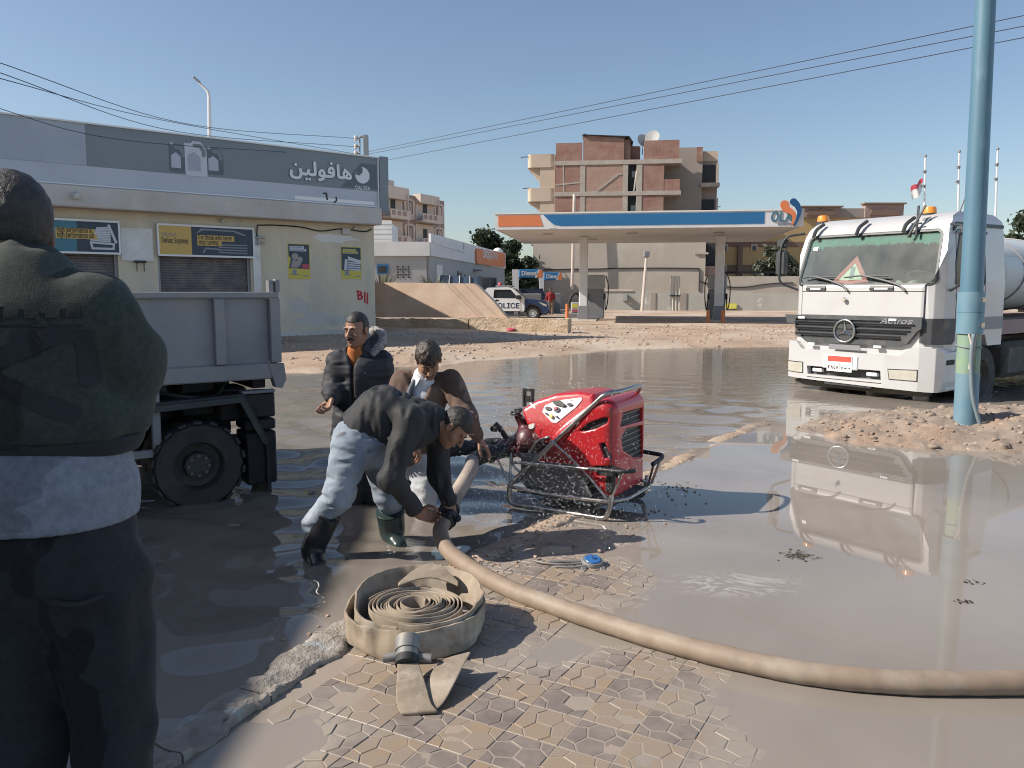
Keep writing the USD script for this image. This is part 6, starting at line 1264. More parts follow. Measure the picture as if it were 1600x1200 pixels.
mat('hose_brown', (.265, .20, .148), .62, (.21, .157, .115), scale=6., dirt=(.30, .245, .19), dscale=3.5, damount=(.5, .65), bump=.5, bscale=220, bdist=.002)
mat('hose_grey', (.27, .23, .20), .6, (.22, .19, .165), scale=7., dirt=(.37, .31, .26), dscale=4., damount=(.5, .65), bump=.5, bscale=220, bdist=.002)
mat('suction_black', (.025, .025, .026), .55, (.05, .047, .045), scale=8.)
mat('hose_canvas', (.31, .25, .185), .85, (.19, .15, .112), scale=6., contrast=(.4, .68), dirt=(.42, .36, .29), dscale=4.2, damount=(.5, .68), bump=.5, bscale=260, bdist=.0015)
mat('coupling_alloy', (.24, .235, .23), .62, (.16, .155, .15), scale=14., metal=.35, dirt=(.27, .22, .17), dscale=9., damount=(.52, .68)); mat('cap_blue', (.03, .13, .34), .4)
PL, PROTZ = np.array([.33, 5.61, 0.]), -30.2
pr = math.radians(PROTZ); PX, PY_ = np.array([math.cos(pr), math.sin(pr), 0]), np.array([-math.sin(pr), math.cos(pr), 0])
def p_on(u, v, o, n):
    """pixel to pump coordinates on the plane through o with normal n (pump coordinates)"""
    o = np.asarray(o, float); n = np.asarray(n, float); W = lambda q: PX * q[0] + PY_ * q[1] + np.array([0, 0, q[2]])
    p = onplane(u, v, PL + W(o), W(n)) - PL; return np.array([p @ PX, p @ PY_, p[2]])
def c5(x, y): return x / 4.2105 + 680, y / 4.2105 + 580
def pw(x, y, z): return PL + PX * x + PY_ * y + np.array([0, 0, z])
pump = thing('fire_pump', 'red portable fire pump in a tubular steel frame standing on the pavement edge', 'fire pump', PL, PROTZ)
def halfplanes(P2, poly):
    """distance to a convex polygon given counter-clockwise"""
    q = np.asarray(poly, float); d = np.full(len(P2), -1e9)
    for a, b in zip(q, np.roll(q, -1, 0)):
        n = np.array([b[1] - a[1], a[0] - b[0]]); n /= np.linalg.norm(n); d = np.maximum(d, (P2 - a) @ n)
    return d
SL = np.array([0, .36, .933])                                     # slope of the hood's flank (upwards)
SNn = np.array([0, -.933, .36])
def flank(P): return (P - np.array([0, .03, .52])) @ SNn
VENT = [p_on(*c5(*q), (0, .03, 0), (0, -1, 0))[[0, 2]] for q in ((945, 392), (975, 398), (1055, 380), (1125, 345), (1132, 310), (1105, 305), (1000, 345))]
VENT2 = [p_on(*c5(*q), (0, .03, 0), (0, -1, 0))[[0, 2]] for q in ((1078, 480), (1110, 575), (1145, 572), (1140, 545), (1112, 472))]
RF = (.42, 0, 0); REAR = [np.array([p_on(*c5(*q), RF, (1, 0, 0))[[1, 2]] for q in pp]) for pp in (((1222, 365), (1368, 325), (1368, 240), (1240, 275)), ((1228, 440), (1240, 520), (1310, 568), (1375, 560), (1370, 355), (1260, 380)))]
LOWV = [p_on(*c5(*q), (0, .03, 0), (0, -1, 0))[[0, 2]] for q in ((1040, 625), (1065, 690), (1180, 700), (1235, 660), (1150, 628))]
def rear_d(P): return np.minimum.reduce([np.maximum(halfplanes(P[:, [1, 2]], q), np.abs(P[:, 0] - .46) - .09) for q in REAR])
def ccw(q):
    q = np.asarray(q); a = np.sum(q[:, 0] * np.roll(q[:, 1], -1) - np.roll(q[:, 0], -1) * q[:, 1]); return q if a > 0 else q[::-1]
VENT, VENT2, LOWV = ccw(VENT), ccw(VENT2), ccw(LOWV); REAR = [ccw(q) for q in REAR]
LQ1, LQ2 = p_on(858, 690, (0, .03, 0), (0, -1, 0)), p_on(950, 780, (0, .03, 0), (0, -1, 0)); LN = np.array([(LQ2 - LQ1)[2], 0, -(LQ2 - LQ1)[0]]); LN /= np.linalg.norm(LN)
UQ1, UQ2 = p_on(864, 684, (0, .03, 0), (0, -1, 0)), p_on(950, 612, (0, .03, 0), (0, -1, 0)); UN = np.array([-(UQ2 - UQ1)[2], 0, (UQ2 - UQ1)[0]]); UN /= np.linalg.norm(UN)
def bulk_d(P):
    bulk = sbx(P, (.17, .355, .49), (.25, .325, .375), .095)
    arch = (P - np.array([.42, .35, .80])) @ np.array([.55, 0, .835]); bulk = smax(bulk, arch - .03, .06)
    low = (P - LQ1) @ LN; bulk = smax(bulk, low, .02); return smax(bulk, (P - UQ1) @ UN, .03)
def hood_d(P):
    prof = [(-.36, .70), (-.30, .62), (-.13, .50), (.16, .50), (.24, .70), (.20, .87), (.08, .88), (-.10, .855), (-.25, .80), (-.355, .735)]
    h = np.maximum(halfplanes(P[:, [0, 2]], ccw(prof)) - .0, np.abs(P[:, 1] - .355) - .30); h = smax(h, flank(P), .03); q = P.copy(); q[:, 1] = .71 - P[:, 1]; return smax(h, flank(q), .03)
def cover_d(P):
    d = smin(bulk_d(P), hood_d(P), .03)
    for poly, ax_ in ((VENT, (0, 2)), (VENT2, (0, 2)), (LOWV, (0, 2))):
        c = np.maximum(halfplanes(P[:, list(ax_)], poly), np.abs(P[:, 1] - .0) - .075); d = smax(d, -c, .012)
    d = smax(d, -rear_d(P), .014)
    g = np.abs((P - np.array([.155, 0, .70])) @ np.array([-.80, 0, .60])) - .007; d = smax(d, -(np.maximum(g, np.abs(P[:, 1]) - .05)), .006)
    return d
part('cover', nets(cover_d, (-.42, -.02, .08), (.50, .72, .93), .0075), 'pump_red', pump, smooth=True)
for q_, y_ in ((VENT, .060), (VENT2, .060), (LOWV, .060)):
    (x0_, z0_), (x1_, z1_) = q_.min(0) - .01, q_.max(0) + .01; part('vent_back', front(Polygon(q_).buffer(.008), .004, y_), 'pump_black', pump)
part('radiator', box(.384, .389, .05, .66, .16, .80), 'pump_black', pump)
part('radiator_slat', [box(.3895, .396, .06, .65, z, z + .010) for z in np.arange(.24, .78, .04)], 'tank_grey', pump)
FO = np.array([0, .03, .52])
def onfl(q): return p_on(*c5(*q), FO, SNn)
Mfl = basis(FO + SNn * .0, (1, 0, 0), SL, SNn)
def fl2(q): p = onfl(q) - FO; return float(p[0]), float(p @ SL)
pan = Polygon([fl2(q) for q in ((706, 268), (725, 225), (800, 195), (962, 174), (968, 188), (930, 235), (800, 340), (770, 338))]).buffer(-.012).buffer(.012)
def onflank(poly, d, off=0.): return xf(extr(poly, d), basis(FO + SNn * off, (1, 0, 0), SL, SNn))
pn = part('control_panel', onflank(pan, .006, .0), 'panel_white', pump)
for q, r, m_ in (((748, 248), (.026, .014), 'pump_black'), ((805, 255), (.024, .019), 'pump_black'), ((890, 222), (.022, .011), 'pump_black')):
    c = fl2(q); part('dial', onflank(affinity.scale(Point(c).buffer(1), *r), .010, .006), m_, pn)
part('switch_box', onflank(Polygon([fl2(q) for q in ((775, 200), (830, 196), (865, 225), (850, 238), (790, 222))]), .016, .006), 'pump_black', pn)
for q, r, m_ in (((800, 248), .011, 'red_print'), ((770, 300), .013, 'knob_yellow'), ((737, 282), .007, 'pump_black'), ((806, 303), .007, 'pump_black')):
    c = fl2(q); part('knob', onflank(Point(c).buffer(r), .020, .006), m_, pn)
c = fl2((890, 197)); part('fine_print', onflank(sbox(c[0] - .0, c[1], c[0] + .055, c[1] + .006), .002, .006), 'grey_print', pn)
cA, cB = fl2((622, 205)), fl2((655, 245)); cA, cB = fl2((628, 212)), fl2((655, 240)); part('side_lettering', onflank(LineString([cA, cB]).buffer(.006), .002, .001), 'panel_white', pump)
# mesh panel under the hood
mp = [p_on(*c5(*q), (0, .02, 0), (0, -1, 0))[[0, 2]] for q in ((770, 470), (655, 592), (930, 612))]
part('mesh_panel', front(Polygon(mp), .012, .032), 'pump_red', pump); mpp = Polygon(mp).buffer(-.018); hs = []
x0, z0, x1, z1 = mpp.bounds
for i, z in enumerate(np.arange(z0, z1, .013)):
    for x in np.arange(x0 + (i % 2) * .0075, x1, .015):
        if mpp.contains(Point(x, z)): hs.append(front(Point(x, z).buffer(.0046, quad_segs=2), .002, .020))
part('mesh_hole', cat_(hs), 'pump_black', pump, kind='stuff')
# lower tank, pump casing, valves
part('fuel_tank', rbox(-.36, .10, .045, .62, .13, .40, .05), 'tank_grey', pump, smooth=40)
part('tank_shield', front(Polygon([(-.34, .41), (.12, .40), (.26, .16), (.20, .12), (-.22, .14)]), .012, .04), 'tank_grey', pump)
casing = lambda P: np.minimum.reduce([smin(smin(ell(P, (-.34, .22, .46), (.13, .15, .15)), cone(P, (-.34, .22, .46), (-.50, .10, .42), .075, .068), .04), cone(P, (-.36, .25, .5), (-.42, .16, .66), .055, .03), .03), cone(P, (-.30, .35, .45), (-.30, .35, .2), .10, .12), cone(P, (-.22, .16, .52), (-.10, .2, .5), .06, .06)])
part('pump_casing', nets(casing, (-.66, -.02, .06), (.02, .52, .74), .011), 'pump_maroon', pump, smooth=True)
def disc(p, d, r, t, n=20): 
    d = np.asarray(d, float); d /= np.linalg.norm(d); return cyl(np.asarray(p), np.asarray(p) + d * t, r, n=n)
hw = np.array([-.425, .14, .70]); part('valve_stem', cyl((-.42, .16, .62), hw, .012, n=8), 'pump_black', pump)
a = np.linspace(0, 2 * np.pi, 25); nrm_ = np.array([-.25, -.35, .9]); nrm_ /= np.linalg.norm(nrm_); e_ = np.cross(nrm_, (0, 1, 0)); e_ /= np.linalg.norm(e_); f_ = np.cross(nrm_, e_)
part('handwheel', [loft(hw + .042 * (np.cos(a)[:, None] * e_ + np.sin(a)[:, None] * f_), .010, 8, cap=False)] + [cyl(hw - .042 * q, hw + .042 * q, .006, n=6) for q in (e_, f_)], 'pump_black', pump, join=True, smooth=True)
part('gauge', disc((-.25, .09, .60), (-.1, -.8, .5), .026, .03), 'coupling_alloy', pump, smooth=40); part('red_bottle', cyl((-.18, .08, .53), (-.18, .08, .60), .024, n=14), 'pump_red', pump, smooth=40)
part('lever', [tube([(-.46, .06, .50), (-.50, .02, .58), (-.53, .0, .62)], .020, 8), rbox(-.56, -.50, -.03, .03, .56, .60, .01)], 'pump_black', pump, join=True, smooth=40)
part('outlet', [cyl((-.46, .06, .42), (-.56, -.02, .39), .058, n=18), cyl((-.545, -.008, .394), (-.575, -.032, .386), .070, n=18)], 'pump_black', pump, smooth=40); part('inlet', [cyl((-.40, .30, .40), (-.58, .34, .38), .075, n=20), cyl((-.56, .336, .383), (-.60, .345, .378), .088, n=20)], 'pump_black', pump, smooth=40)
part('pipework', [tube(p, .011, 6) for p in ([(-.28, .05, .36), (-.20, .04, .5), (-.1, .05, .55)], [(-.45, .1, .36), (-.38, .03, .30), (-.30, .05, .24)], [(-.16, .12, .62), (-.2, .1, .56), (-.16, .06, .5)])], 'tube_steel', pump, smooth=True)
lb = p_on(826, 622, (0, .45, 0), (0, -1, 0)); part('lamp_bracket', [box(lb[0] - .045, lb[0] - .030, .43, .47, lb[2] - .07, lb[2] + .075), box(lb[0] + .03, lb[0] + .042, .43, .47, lb[2] - .03, lb[2] + .075), box(lb[0] - .0295, lb[0] + .0295, .43, .47, lb[2] + .055, lb[2] + .075), box(lb[0] - .0295, lb[0] + .0295, .435, .465, lb[2] - .03, lb[2] + .015)], 'pump_black', pump)
# tube frame
T = .0165
tp = p_on(963, 607, (0, .12, 0), (0, -1, 0)); jb = (-.40, 0, .17)
part('frame_hoop', btube([jb, (tp[0] - .05, -.02 + .06, tp[2] - .03), (tp[0] + .02, .14, .905), (tp[0] + .04, .36, .915), (tp[0] + .02, .57, .905), (tp[0] - .05, .67, .84), (-.40, .70, .17)], T, .07, 12), 'tube_steel', pump, smooth=True)
for y in (0., .70):
    part('skid', btube([(-.40, y, .17), (-.41, y, .02), (.38, y, .02), (.41, y, .10), (.42, y, .19)], T * 1.15, .09, 12), 'tube_steel', pump, smooth=True)
part('base_ring', btube([(-.40, .0, .17), (-.38, -.01, .155), (.0, -.03, .14), (.40, .0, .145), (.50, .12, .15), (.50, .58, .15), (.40, .70, .15), (-.40, .70, .16)], T * .85, .10, 10), 'tube_steel', pump, smooth=True)
q1, q2, q3 = p_on(*c5(765, 455), (0, -.005, 0), (0, -1, 0)), p_on(*c5(960, 640), (0, -.01, 0), (0, -1, 0)), p_on(*c5(1130, 835), (0, -.01, 0), (0, -1, 0))
part('brace', [tube([q1, q2, q3], .009, 8), tube([(.42, 0, .17), p_on(*c5(1230, 670), (0, -.04, 0), (0, -1, 0))], .009, 8, smooth=False)], 'tube_steel', pump, smooth=True)
h0, h1 = p_on(*c5(500, 598), (0, -.02, 0), (0, -1, 0)), p_on(*c5(1245, 662), (0, -.05, 0), (0, -1, 0)); mid = h0 + (h1 - h0) * .70
part('side_rail', tube([h0, mid], .011, 8, smooth=False), 'tube_steel', pump, smooth=True); g_ = part('carry_handle', btube([mid, h1, h1 + (.05, .06, .0), h1 + (.02, .12, -.01)], .015, .04, 10), 'pump_black', pump, smooth=True)
k1 = p_on(*c5(1500, 548), (.55, 0, 0), (1, 0, 0)); part('carry_handle', btube([(.40, .66, k1[2] + .01), (.55, .66, k1[2]), (.57, .60, k1[2] - .01), (.57, .40, k1[2] - .02)], .016, .05, 10), 'pump_black', pump, smooth=True); part('brace', [tube([(.56, .62, k1[2]), (.49, .60, .16)], .009, 8, smooth=False), tube([(.57, .42, k1[2] - .02), (.50, .5, .16)], .009, 8, smooth=False)], 'tube_steel', pump, smooth=True)
part('brace', [tube([(-.40, 0, .17), (-.52, -.01, .38)], .009, 8, smooth=False), tube([(-.40, 0, .17), (-.42, .05, .40)], .009, 8, smooth=False), tube([(-.40, .0, .17), (-.40, .70, .17)], .013, 8, smooth=False)], 'tube_steel', pump, smooth=True)
part('base_plate', box(-.36, .42, .04, .66, .105, .118), 'pump_black', pump); part('rear_black_bar', rbox(.36, .43, .02, .06, .20, .36, .015), 'pump_black', pump)

# suction hose to the left, into the flood
sp = [pw(-.58, .34, .38), pw(-.72, .36, .37), aty(700, 703, 6.05), aty(640, 722, 6.2), aty(590, 775, 6.3), aty(560, 815, 6.35)]
sh = thing('suction_hose', 'thick black ribbed suction hose running from the pump behind the men', 'hose', (0, 0, 0))
P_ = spline(np.array(sp), 26); s_ = np.cumsum(np.r_[0, np.linalg.norm(np.diff(P_, axis=0), axis=1)])
part('hose', loft(P_, .058 + .0045 * np.sin(s_ * 2 * np.pi / .028), 18), 'suction_black', sh, smooth=True); part('smooth_sleeve', loft(P_[8:34], .0655, 18), 'rubber', sh, smooth=40)
# grey riser from the pump to the joint in the men's hands
JT = aty(693, 822, 4.93); JT[2] = max(JT[2], .10)
rp = [pw(-.575, -.032, .386), pw(-.66, -.10, .345), aty(735, 735, 5.4), aty(712, 775, 5.15), aty(700, 802, 5.0)]
rh = thing('outlet_hose', 'short stiff grey hose sloping from the pump outlet to the coupling', 'hose', (0, 0, 0)); part('hose', tube(rp, .051, 18, 10), 'hose_grey', rh, smooth=True); part('cuff', tube(rp[:2], .057, 18, 4), 'suction_black', rh, smooth=40)
ddir = rp[-1] - rp[-2]; ddir /= np.linalg.norm(ddir)
cpl = thing('hose_coupling', 'black hose coupling gripped by the bending man', 'hose coupling', (0, 0, 0)); e0 = rp[-1]
G = [(745, 893), (800, 922), (870, 948), (960, 978), (1050, 1005), (1150, 1030), (1250, 1050), (1350, 1062), (1450, 1067), (1600, 1066), (1720, 1055)]
HR = .049
hp = [e0 + ddir * .06, aty(688, 832, 4.78), at(702, 862, .06)] + [at(u, v, HR * .9) for u, v in G]
part('body', [loft([e0 - ddir * .03, e0 + ddir * .10], [.062, .062], 20), loft([e0 + ddir * .02, e0 + ddir * .06], [.076, .076], 20), loft([e0 - ddir * .05, e0 - ddir * .02], [.068, .068], 20)], 'pump_black', cpl, smooth=40)
part('lug', [trimesh.creation.icosphere(2, .024).apply_translation(e0 + ddir * .04 + o) for o in (np.array([.075, -.02, 0]), np.array([-.07, -.03, .01]), np.array([0.02, -.07, .03]))], 'pump_black', cpl, smooth=True)
mh = thing('delivery_hose', 'long thick brown fire hose curving across the wet pavement to the right edge', 'hose', (0, 0, 0))
P_ = spline(np.array(hp), 16); n_ = len(P_); rad = HR * (1 + .02 * np.sin(np.arange(n_) * .37) + .015 * np.sin(np.arange(n_) * 1.1)); part('hose', loft(P_, rad, 24, flat=np.full(n_, .97)), 'hose_brown', mh, smooth=True)

# ---- coiled flat hose
def ribbon(C, up, h, t, wav=.0):
    """a flat hose on edge: centre line C (n x 3, its lower edge), height h along up (n x 3), thickness t"""
    C = np.asarray(C, float); Tn = np.gradient(C, axis=0); Tn /= np.linalg.norm(Tn, axis=1, keepdims=True); N = np.cross(Tn, up); N /= np.linalg.norm(N, axis=1, keepdims=True)
    prof = [(-.5, .04), (-.62, .2), (-.66, .4), (-.66, .6), (-.62, .8), (-.5, .96), (-.3, .99), (.3, .99), (.5, .96), (.62, .8), (.66, .6), (.66, .4), (.62, .2), (.5, .04), (.3, .01), (-.3, .01)]
    h = np.broadcast_to(h, len(C)); t = np.broadcast_to(t, len(C)); rings = np.stack([C + N * (a * t)[:, None] + up * (b * h)[:, None] for a, b in prof], 1); m = len(prof)
    q0 = rings.reshape(-1, 3); dn = (meshkit.fbm(q0 * np.array([9, 9, 14.]) + 3, 3, 7) - .5).reshape(len(C), m); dn2 = (meshkit.fbm(C * 16, 2, 9) - .5)[:, None]; rings = rings + N[:, None, :] * (dn * wav + dn2 * wav * .6)[..., None] + np.asarray(up)[:, None, :] * (dn2 * wav * .5)[..., None]
    v = rings.reshape(-1, 3); i = np.arange(len(C) - 1)[:, None] * m; j = np.arange(m)[None]; k = (j + 1) % m; q = np.stack([i + j, i + k, i + m + k, i + m + j], -1).reshape(-1, 4)
    f = np.vstack([q[:, [0, 1, 2]], q[:, [0, 2, 3]]]); L = (len(C) - 1) * m
    f = np.vstack([f] + [[[0, a + 1, a], [L, L + a, L + a + 1]] for a in range(1, m - 1)]); mm = trimesh.Trimesh(v, f, process=False); mm.fix_normals(); return mm
RC = np.array([-.455, 3.56, .01]); roll = thing('hose_roll', 'loosely coiled flat canvas fire hose lying on the patterned pavers', 'hose roll', RC)
rg = np.random.default_rng(11); th = np.linspace(0, 2 * np.pi * 11.4, 900); r_ = .052 + (.222 - .052) * th / th[-1] + .0022 * np.sin(th * 2.05 + 1) + .0016 * np.sin(th * 1.03); el_ = 1.0
wob = .006 * np.sin(th * .23 + 1) + .005 * np.sin(th * 1.07) + .003 * np.sin(th * 2.3)
C = np.stack([r_ * np.cos(th + .4), r_ * np.sin(th + .4), np.maximum(0, .0 + .25 * wob)], -1); hh = .150 + wob + .0
up = np.stack([.05 * np.cos(th + .4) * np.sin(th * .11), .05 * np.sin(th + .4) * np.sin(th * .11), np.ones(len(th))], -1); up /= np.linalg.norm(up, axis=1, keepdims=True)
part('inner_coil', ribbon(C, up, hh, .0075 + .0012 * np.sin(th * 2), .006), 'hose_canvas', roll, smooth=40)
def loopy(rad, phase, liftf, lean, t0, t1, hgt, seed, n=220):
    th = np.linspace(t0, t1, n); r2 = np.interp(th, np.linspace(t0, t1, len(rad)), rad) + .006 * np.sin(th * 5 + seed) * np.abs(np.sin(th * 1.5 + seed))
    z = np.array([liftf(a) for a in th]); Cc = np.stack([r2 * np.cos(th), r2 * np.sin(th), z], -1); le = np.array([lean(a) for a in th])
    u = np.stack([np.cos(th) * le, np.sin(th) * le, np.ones(n)], -1); u /= np.linalg.norm(u, axis=1, keepdims=True); h2 = hgt * (1 + .05 * np.sin(th * 2.3 + seed)); return ribbon(Cc, u, h2, .0115, .035)
back = lambda a: .5 + .5 * math.sin(a)                            # 1 at the far side of the roll, 0 at the near side
part('outer_loop', loopy([.25, .285, .285, .27, .262, .285], 0, lambda a: .075 * back(a) ** 2 + .01, lambda a: .36 * back(a) - .05, -math.pi * .55, math.pi * 1.45, .150, 1), 'hose_canvas', roll, smooth=40, label='raised outer loop leaning outwards')
part('outer_loop', loopy([.305, .305, .31, .312, .298, .30], 0, lambda a: .005 + .055 * back(a) ** 3, lambda a: .24 * back(a) - .03, -math.pi * .5, math.pi * 1.48, .135, 3), 'hose_canvas', roll, smooth=40)
part('fold', [ribbon(np.stack([np.linspace(-.10, .19, 30), .16 + .035 * np.sin(np.linspace(0, 3.1, 30)), .165 + .03 * np.sin(np.linspace(0, 3.1, 30))], -1), np.broadcast_to(np.array([.05, .75, .66]), (30, 3)), .07 * np.sin(np.linspace(.15, 2.9, 30)) + .01, .010)], 'hose_canvas', roll, smooth=40)
# loose end: runs off the right of the roll, folds back under to the coupling
def loc(u, v, z): return at(u, v, z) - RC
def flatstrip(P, W, t=.010, k=10):
    """flat hose lying down: centre points P, half-width vectors W"""
    P, W = spline(np.array(P), k), spline(np.array(W), k); Nn = np.cross(np.gradient(P, axis=0), W); Nn /= np.linalg.norm(Nn, axis=1, keepdims=True); prof = [(-1, 0), (-.9, .5), (0, .62), (.9, .5), (1, 0), (.9, -.5), (0, -.62), (-.9, -.5)]
    rings = np.stack([P + W * a + Nn * t * b for a, b in prof], 1); m = 8; v = rings.reshape(-1, 3); i = np.arange(len(P) - 1)[:, None] * m; j = np.arange(m)[None]; kk = (j + 1) % m; q = np.stack([i + j, i + kk, i + m + kk, i + m + j], -1).reshape(-1, 4)
    L = (len(P) - 1) * m; f = np.vstack([q[:, [0, 1, 2]], q[:, [0, 2, 3]]] + [[[0, a + 1, a], [L, L + a, L + a + 1]] for a in range(1, m - 1)]); mm = trimesh.Trimesh(v, f, process=False); mm.fix_normals(); return mm
a0, a1, a2, a3, a4 = loc(712, 1026, .085), loc(700, 1044, .075), loc(688, 1070, .055), loc(674, 1096, .03), loc(655, 1112, .012)
part('loose_end', flatstrip([a0, a1, a2, a3, a4], [(.062, .012, .012), (.062, .004, .008), (.056, .0, .006), (.052, -.004, .004), (.062, .002, .0)]), 'hose_canvas', roll, smooth=40)
b0, b1, b2, b3, b4 = loc(655, 1113, .020), loc(647, 1100, .035), loc(643, 1075, .06), loc(640, 1050, .085), loc(636, 1032, .10)
part('loose_end', flatstrip([a4, b0, b1, b2, b3, b4], [(.066, .006, 0), (.068, .004, .004), (.066, 0, .004), (.060, 0, .0), (.05, -.004, 0), (.043, -.004, .0)], .012), 'hose_canvas', roll, smooth=40)
cp2 = thing('roll_coupling', 'grey alloy coupling with lugs on the end of the coiled hose', 'hose coupling', RC); d_ = np.array([-.02, .35, .22]); d_ /= np.linalg.norm(d_)
part('collar', [loft([b4 - d_ * .005, b4 + d_ * .04], [.046, .047], 24), loft([b4 + d_ * .04, b4 + d_ * .10], [.052, .054], 24)], 'coupling_alloy', cp2, smooth=40); part('binding', loft([b4 - d_ * .02, b4 + d_ * .012], [.0475, .049], 24), 'rubber', cp2, smooth=40)
part('lug', [cyl(b4 + d_ * .03 + np.array([s * .045, 0, -.01]), b4 + d_ * .03 + np.array([s * .10, -.01, -.015]), .021, .018, 12) for s in (-1, 1)], 'coupling_alloy', cp2, smooth=40)
part('mouth', disc(b4 + d_ * .1005, d_, .04, .002), 'pump_black', cp2)
# ---- suction cap with a blue disc and its strap
WC = at(925, 882, .012); cap = thing('blank_cap', 'small alloy hose cap with a blue disc lying by the brown hose', 'cap', WC)
Rz = rotm(math.radians(14), (1, .3, 0)); part('body', xf(lathe([(.001, -.01), (.062, -.01), (.066, .0), (.066, .022), (.058, .034), (.001, .035)], 24), Rz), 'coupling_alloy', cap, smooth=40); part('blue_disc', xf(lathe([(.001, .041), (.044, .041), (.048, .036), (.04, .034)], 24), Rz), 'cap_blue', cap, smooth=40); part('pin', xf(cyl((0, 0, .04), (0, 0, .055), .008, n=8), Rz), 'chrome', cap)
part('lug', [xf(rbox(s * .055 - .018, s * .055 + .018, -.075, -.035, -.008, .02, .006), Rz) for s in (-1, 1)], 'coupling_alloy', cap)
part('strap', [tube([(-.05, -.02, .015), (-.16, -.03, .012), (-.27, .0, .008), (-.34, .05, .006)], .007, 6), tube([(-.05, .02, .012), (-.17, .02, .010), (-.26, .03, .008)], .009, 6), tube([(-.04, -.05, .01), (-.12, -.07, .008), (-.22, -.05, .006)], .006, 6)], 'coupling_alloy', cap, smooth=True)
# ================================================================ PEOPLE
mat('skin', (.30, .165, .105), .5, (.25, .13, .085), scale=14., spec=.4); mat('skin_dark', (.15, .082, .055), .5, (.12, .065, .045), scale=14., spec=.4)
mat('hair_black', (.014, .012, .011), .55, (.03, .027, .025), scale=60., bump=.6, bscale=160, bdist=.006); mat('hair_brown', (.028, .020, .015), .5, (.045, .033, .025), scale=60., bump=.6, bscale=160, bdist=.006)
mat('eye_dark', (.02, .015, .012), .2); mat('lip', (.20, .09, .07), .5)
def fabric(name, a, b, sc=4., bump=.35, bs=300., **k): mat(name, a, k.pop('rough', .9), b, scale=sc, bump=bump, bscale=bs, bdist=.0012, sheen=.04, **k)
fabric('sweater_black', (.011, .012, .014), (.017, .018, .021), rough=.75); fabric('jeans_light', (.145, .18, .225), (.27, .31, .355), 7., stretch=(1, 1, .5)); fabric('jeans_pale', (.36, .38, .41), (.46, .48, .50), 5.); fabric('parka_navy', (.012, .013, .018), (.022, .023, .03), rough=.7)
fabric('parka_quilt', (.035, .033, .04), (.05, .048, .055), rough=.6); fabric('jacket_brown', (.135, .085, .062), (.10, .062, .047), 5.); fabric('shirt_white', (.60, .61, .64), (.50, .51, .55)); fabric('vest_grey', (.16, .17, .20), (.12, .13, .15)); fabric('orange_knit', (.42, .14, .035), (.33, .10, .02), 20.)
fabric('sweater_green', (.011, .017, .015), (.030, .038, .032), 70., .6, 220., contrast=(.3, .7)); fabric('sweater_print', (.010, .013, .015), (.013, .016, .018)); fabric('tee_grey', (.20, .22, .26), (.13, .148, .185), 55., .5, 220., contrast=(.3, .7)); fabric('trousers_black', (.004, .005, .008), (.013, .014, .018), 60., .6, 220., contrast=(.3, .7)); fabric('trousers_dark', (.016, .017, .02), (.025, .025, .028)); fabric('fur_grey', (.34, .32, .30), (.16, .15, .14), 40., 1., 120.)
fabric('red_cloth', (.30, .02, .03), (.22, .015, .02)); fabric('khaki', (.34, .24, .15), (.27, .19, .12)); mat('boot_black', (.012, .013, .015), .25, (.02, .02, .022), scale=6.); mat('boot_green', (.022, .036, .034), .25, (.03, .045, .042), scale=6.); mat('bracelet_red', (.55, .02, .02), .5); mat('watch_steel', (.55, .55, .55), .25, metal=1.); mat('watch_face', (.6, .6, .6), .3); mat('patch_grey', (.12, .12, .14), .7)

def unit(v): v = np.asarray(v, float); return v / np.linalg.norm(v)
def frame_from(fwd, up):
    f = unit(fwd); r = unit(np.cross(f, up)); u = np.cross(r, f); return np.stack([r, f, u], 1)       # columns: right, forward, up
def sdf_mesh(prims, k=.03, h=.012, fold=None, cut=None, extra=None, seed=0):
    """prims: ('c', a, b, ra, rb) tapered capsules or ('e', c, r, R) ellipsoids, blended; fold = (amplitude, scale vector)"""
    lo, hi = np.full(3, 1e9), np.full(3, -1e9)
    for p in prims:
        pts = [(p[1], p[3]), (p[2], p[4])] if p[0] == 'c' else [(p[1], max(p[2]))]
        for c, r in pts: lo = np.minimum(lo, np.asarray(c) - r); hi = np.maximum(hi, np.asarray(c) + r)
    lo -= .04; hi += .04
    def f(P):
        D = None
        for p in prims:
            if p[0] == 'c': d = cone(P, p[1], p[2], p[3], p[4])
            else: d = ell(P, p[1], p[2], p[3] if len(p) > 3 else None)
            D = d if D is None else smin(D, d, k)
        if fold:
            near = np.abs(D) < .05; Q = P[near]; w = 2 * meshkit.fbm(Q * np.asarray(fold[1]) + seed * 5.3, 2, seed) - 1; D[near] += fold[0] * (np.sqrt(w * w + .02) * 2.2 - .75)
        if extra: D = extra(P, D)
        if cut: D = np.maximum(D, cut(P))
        return D
    return nets(f, lo, hi, h)
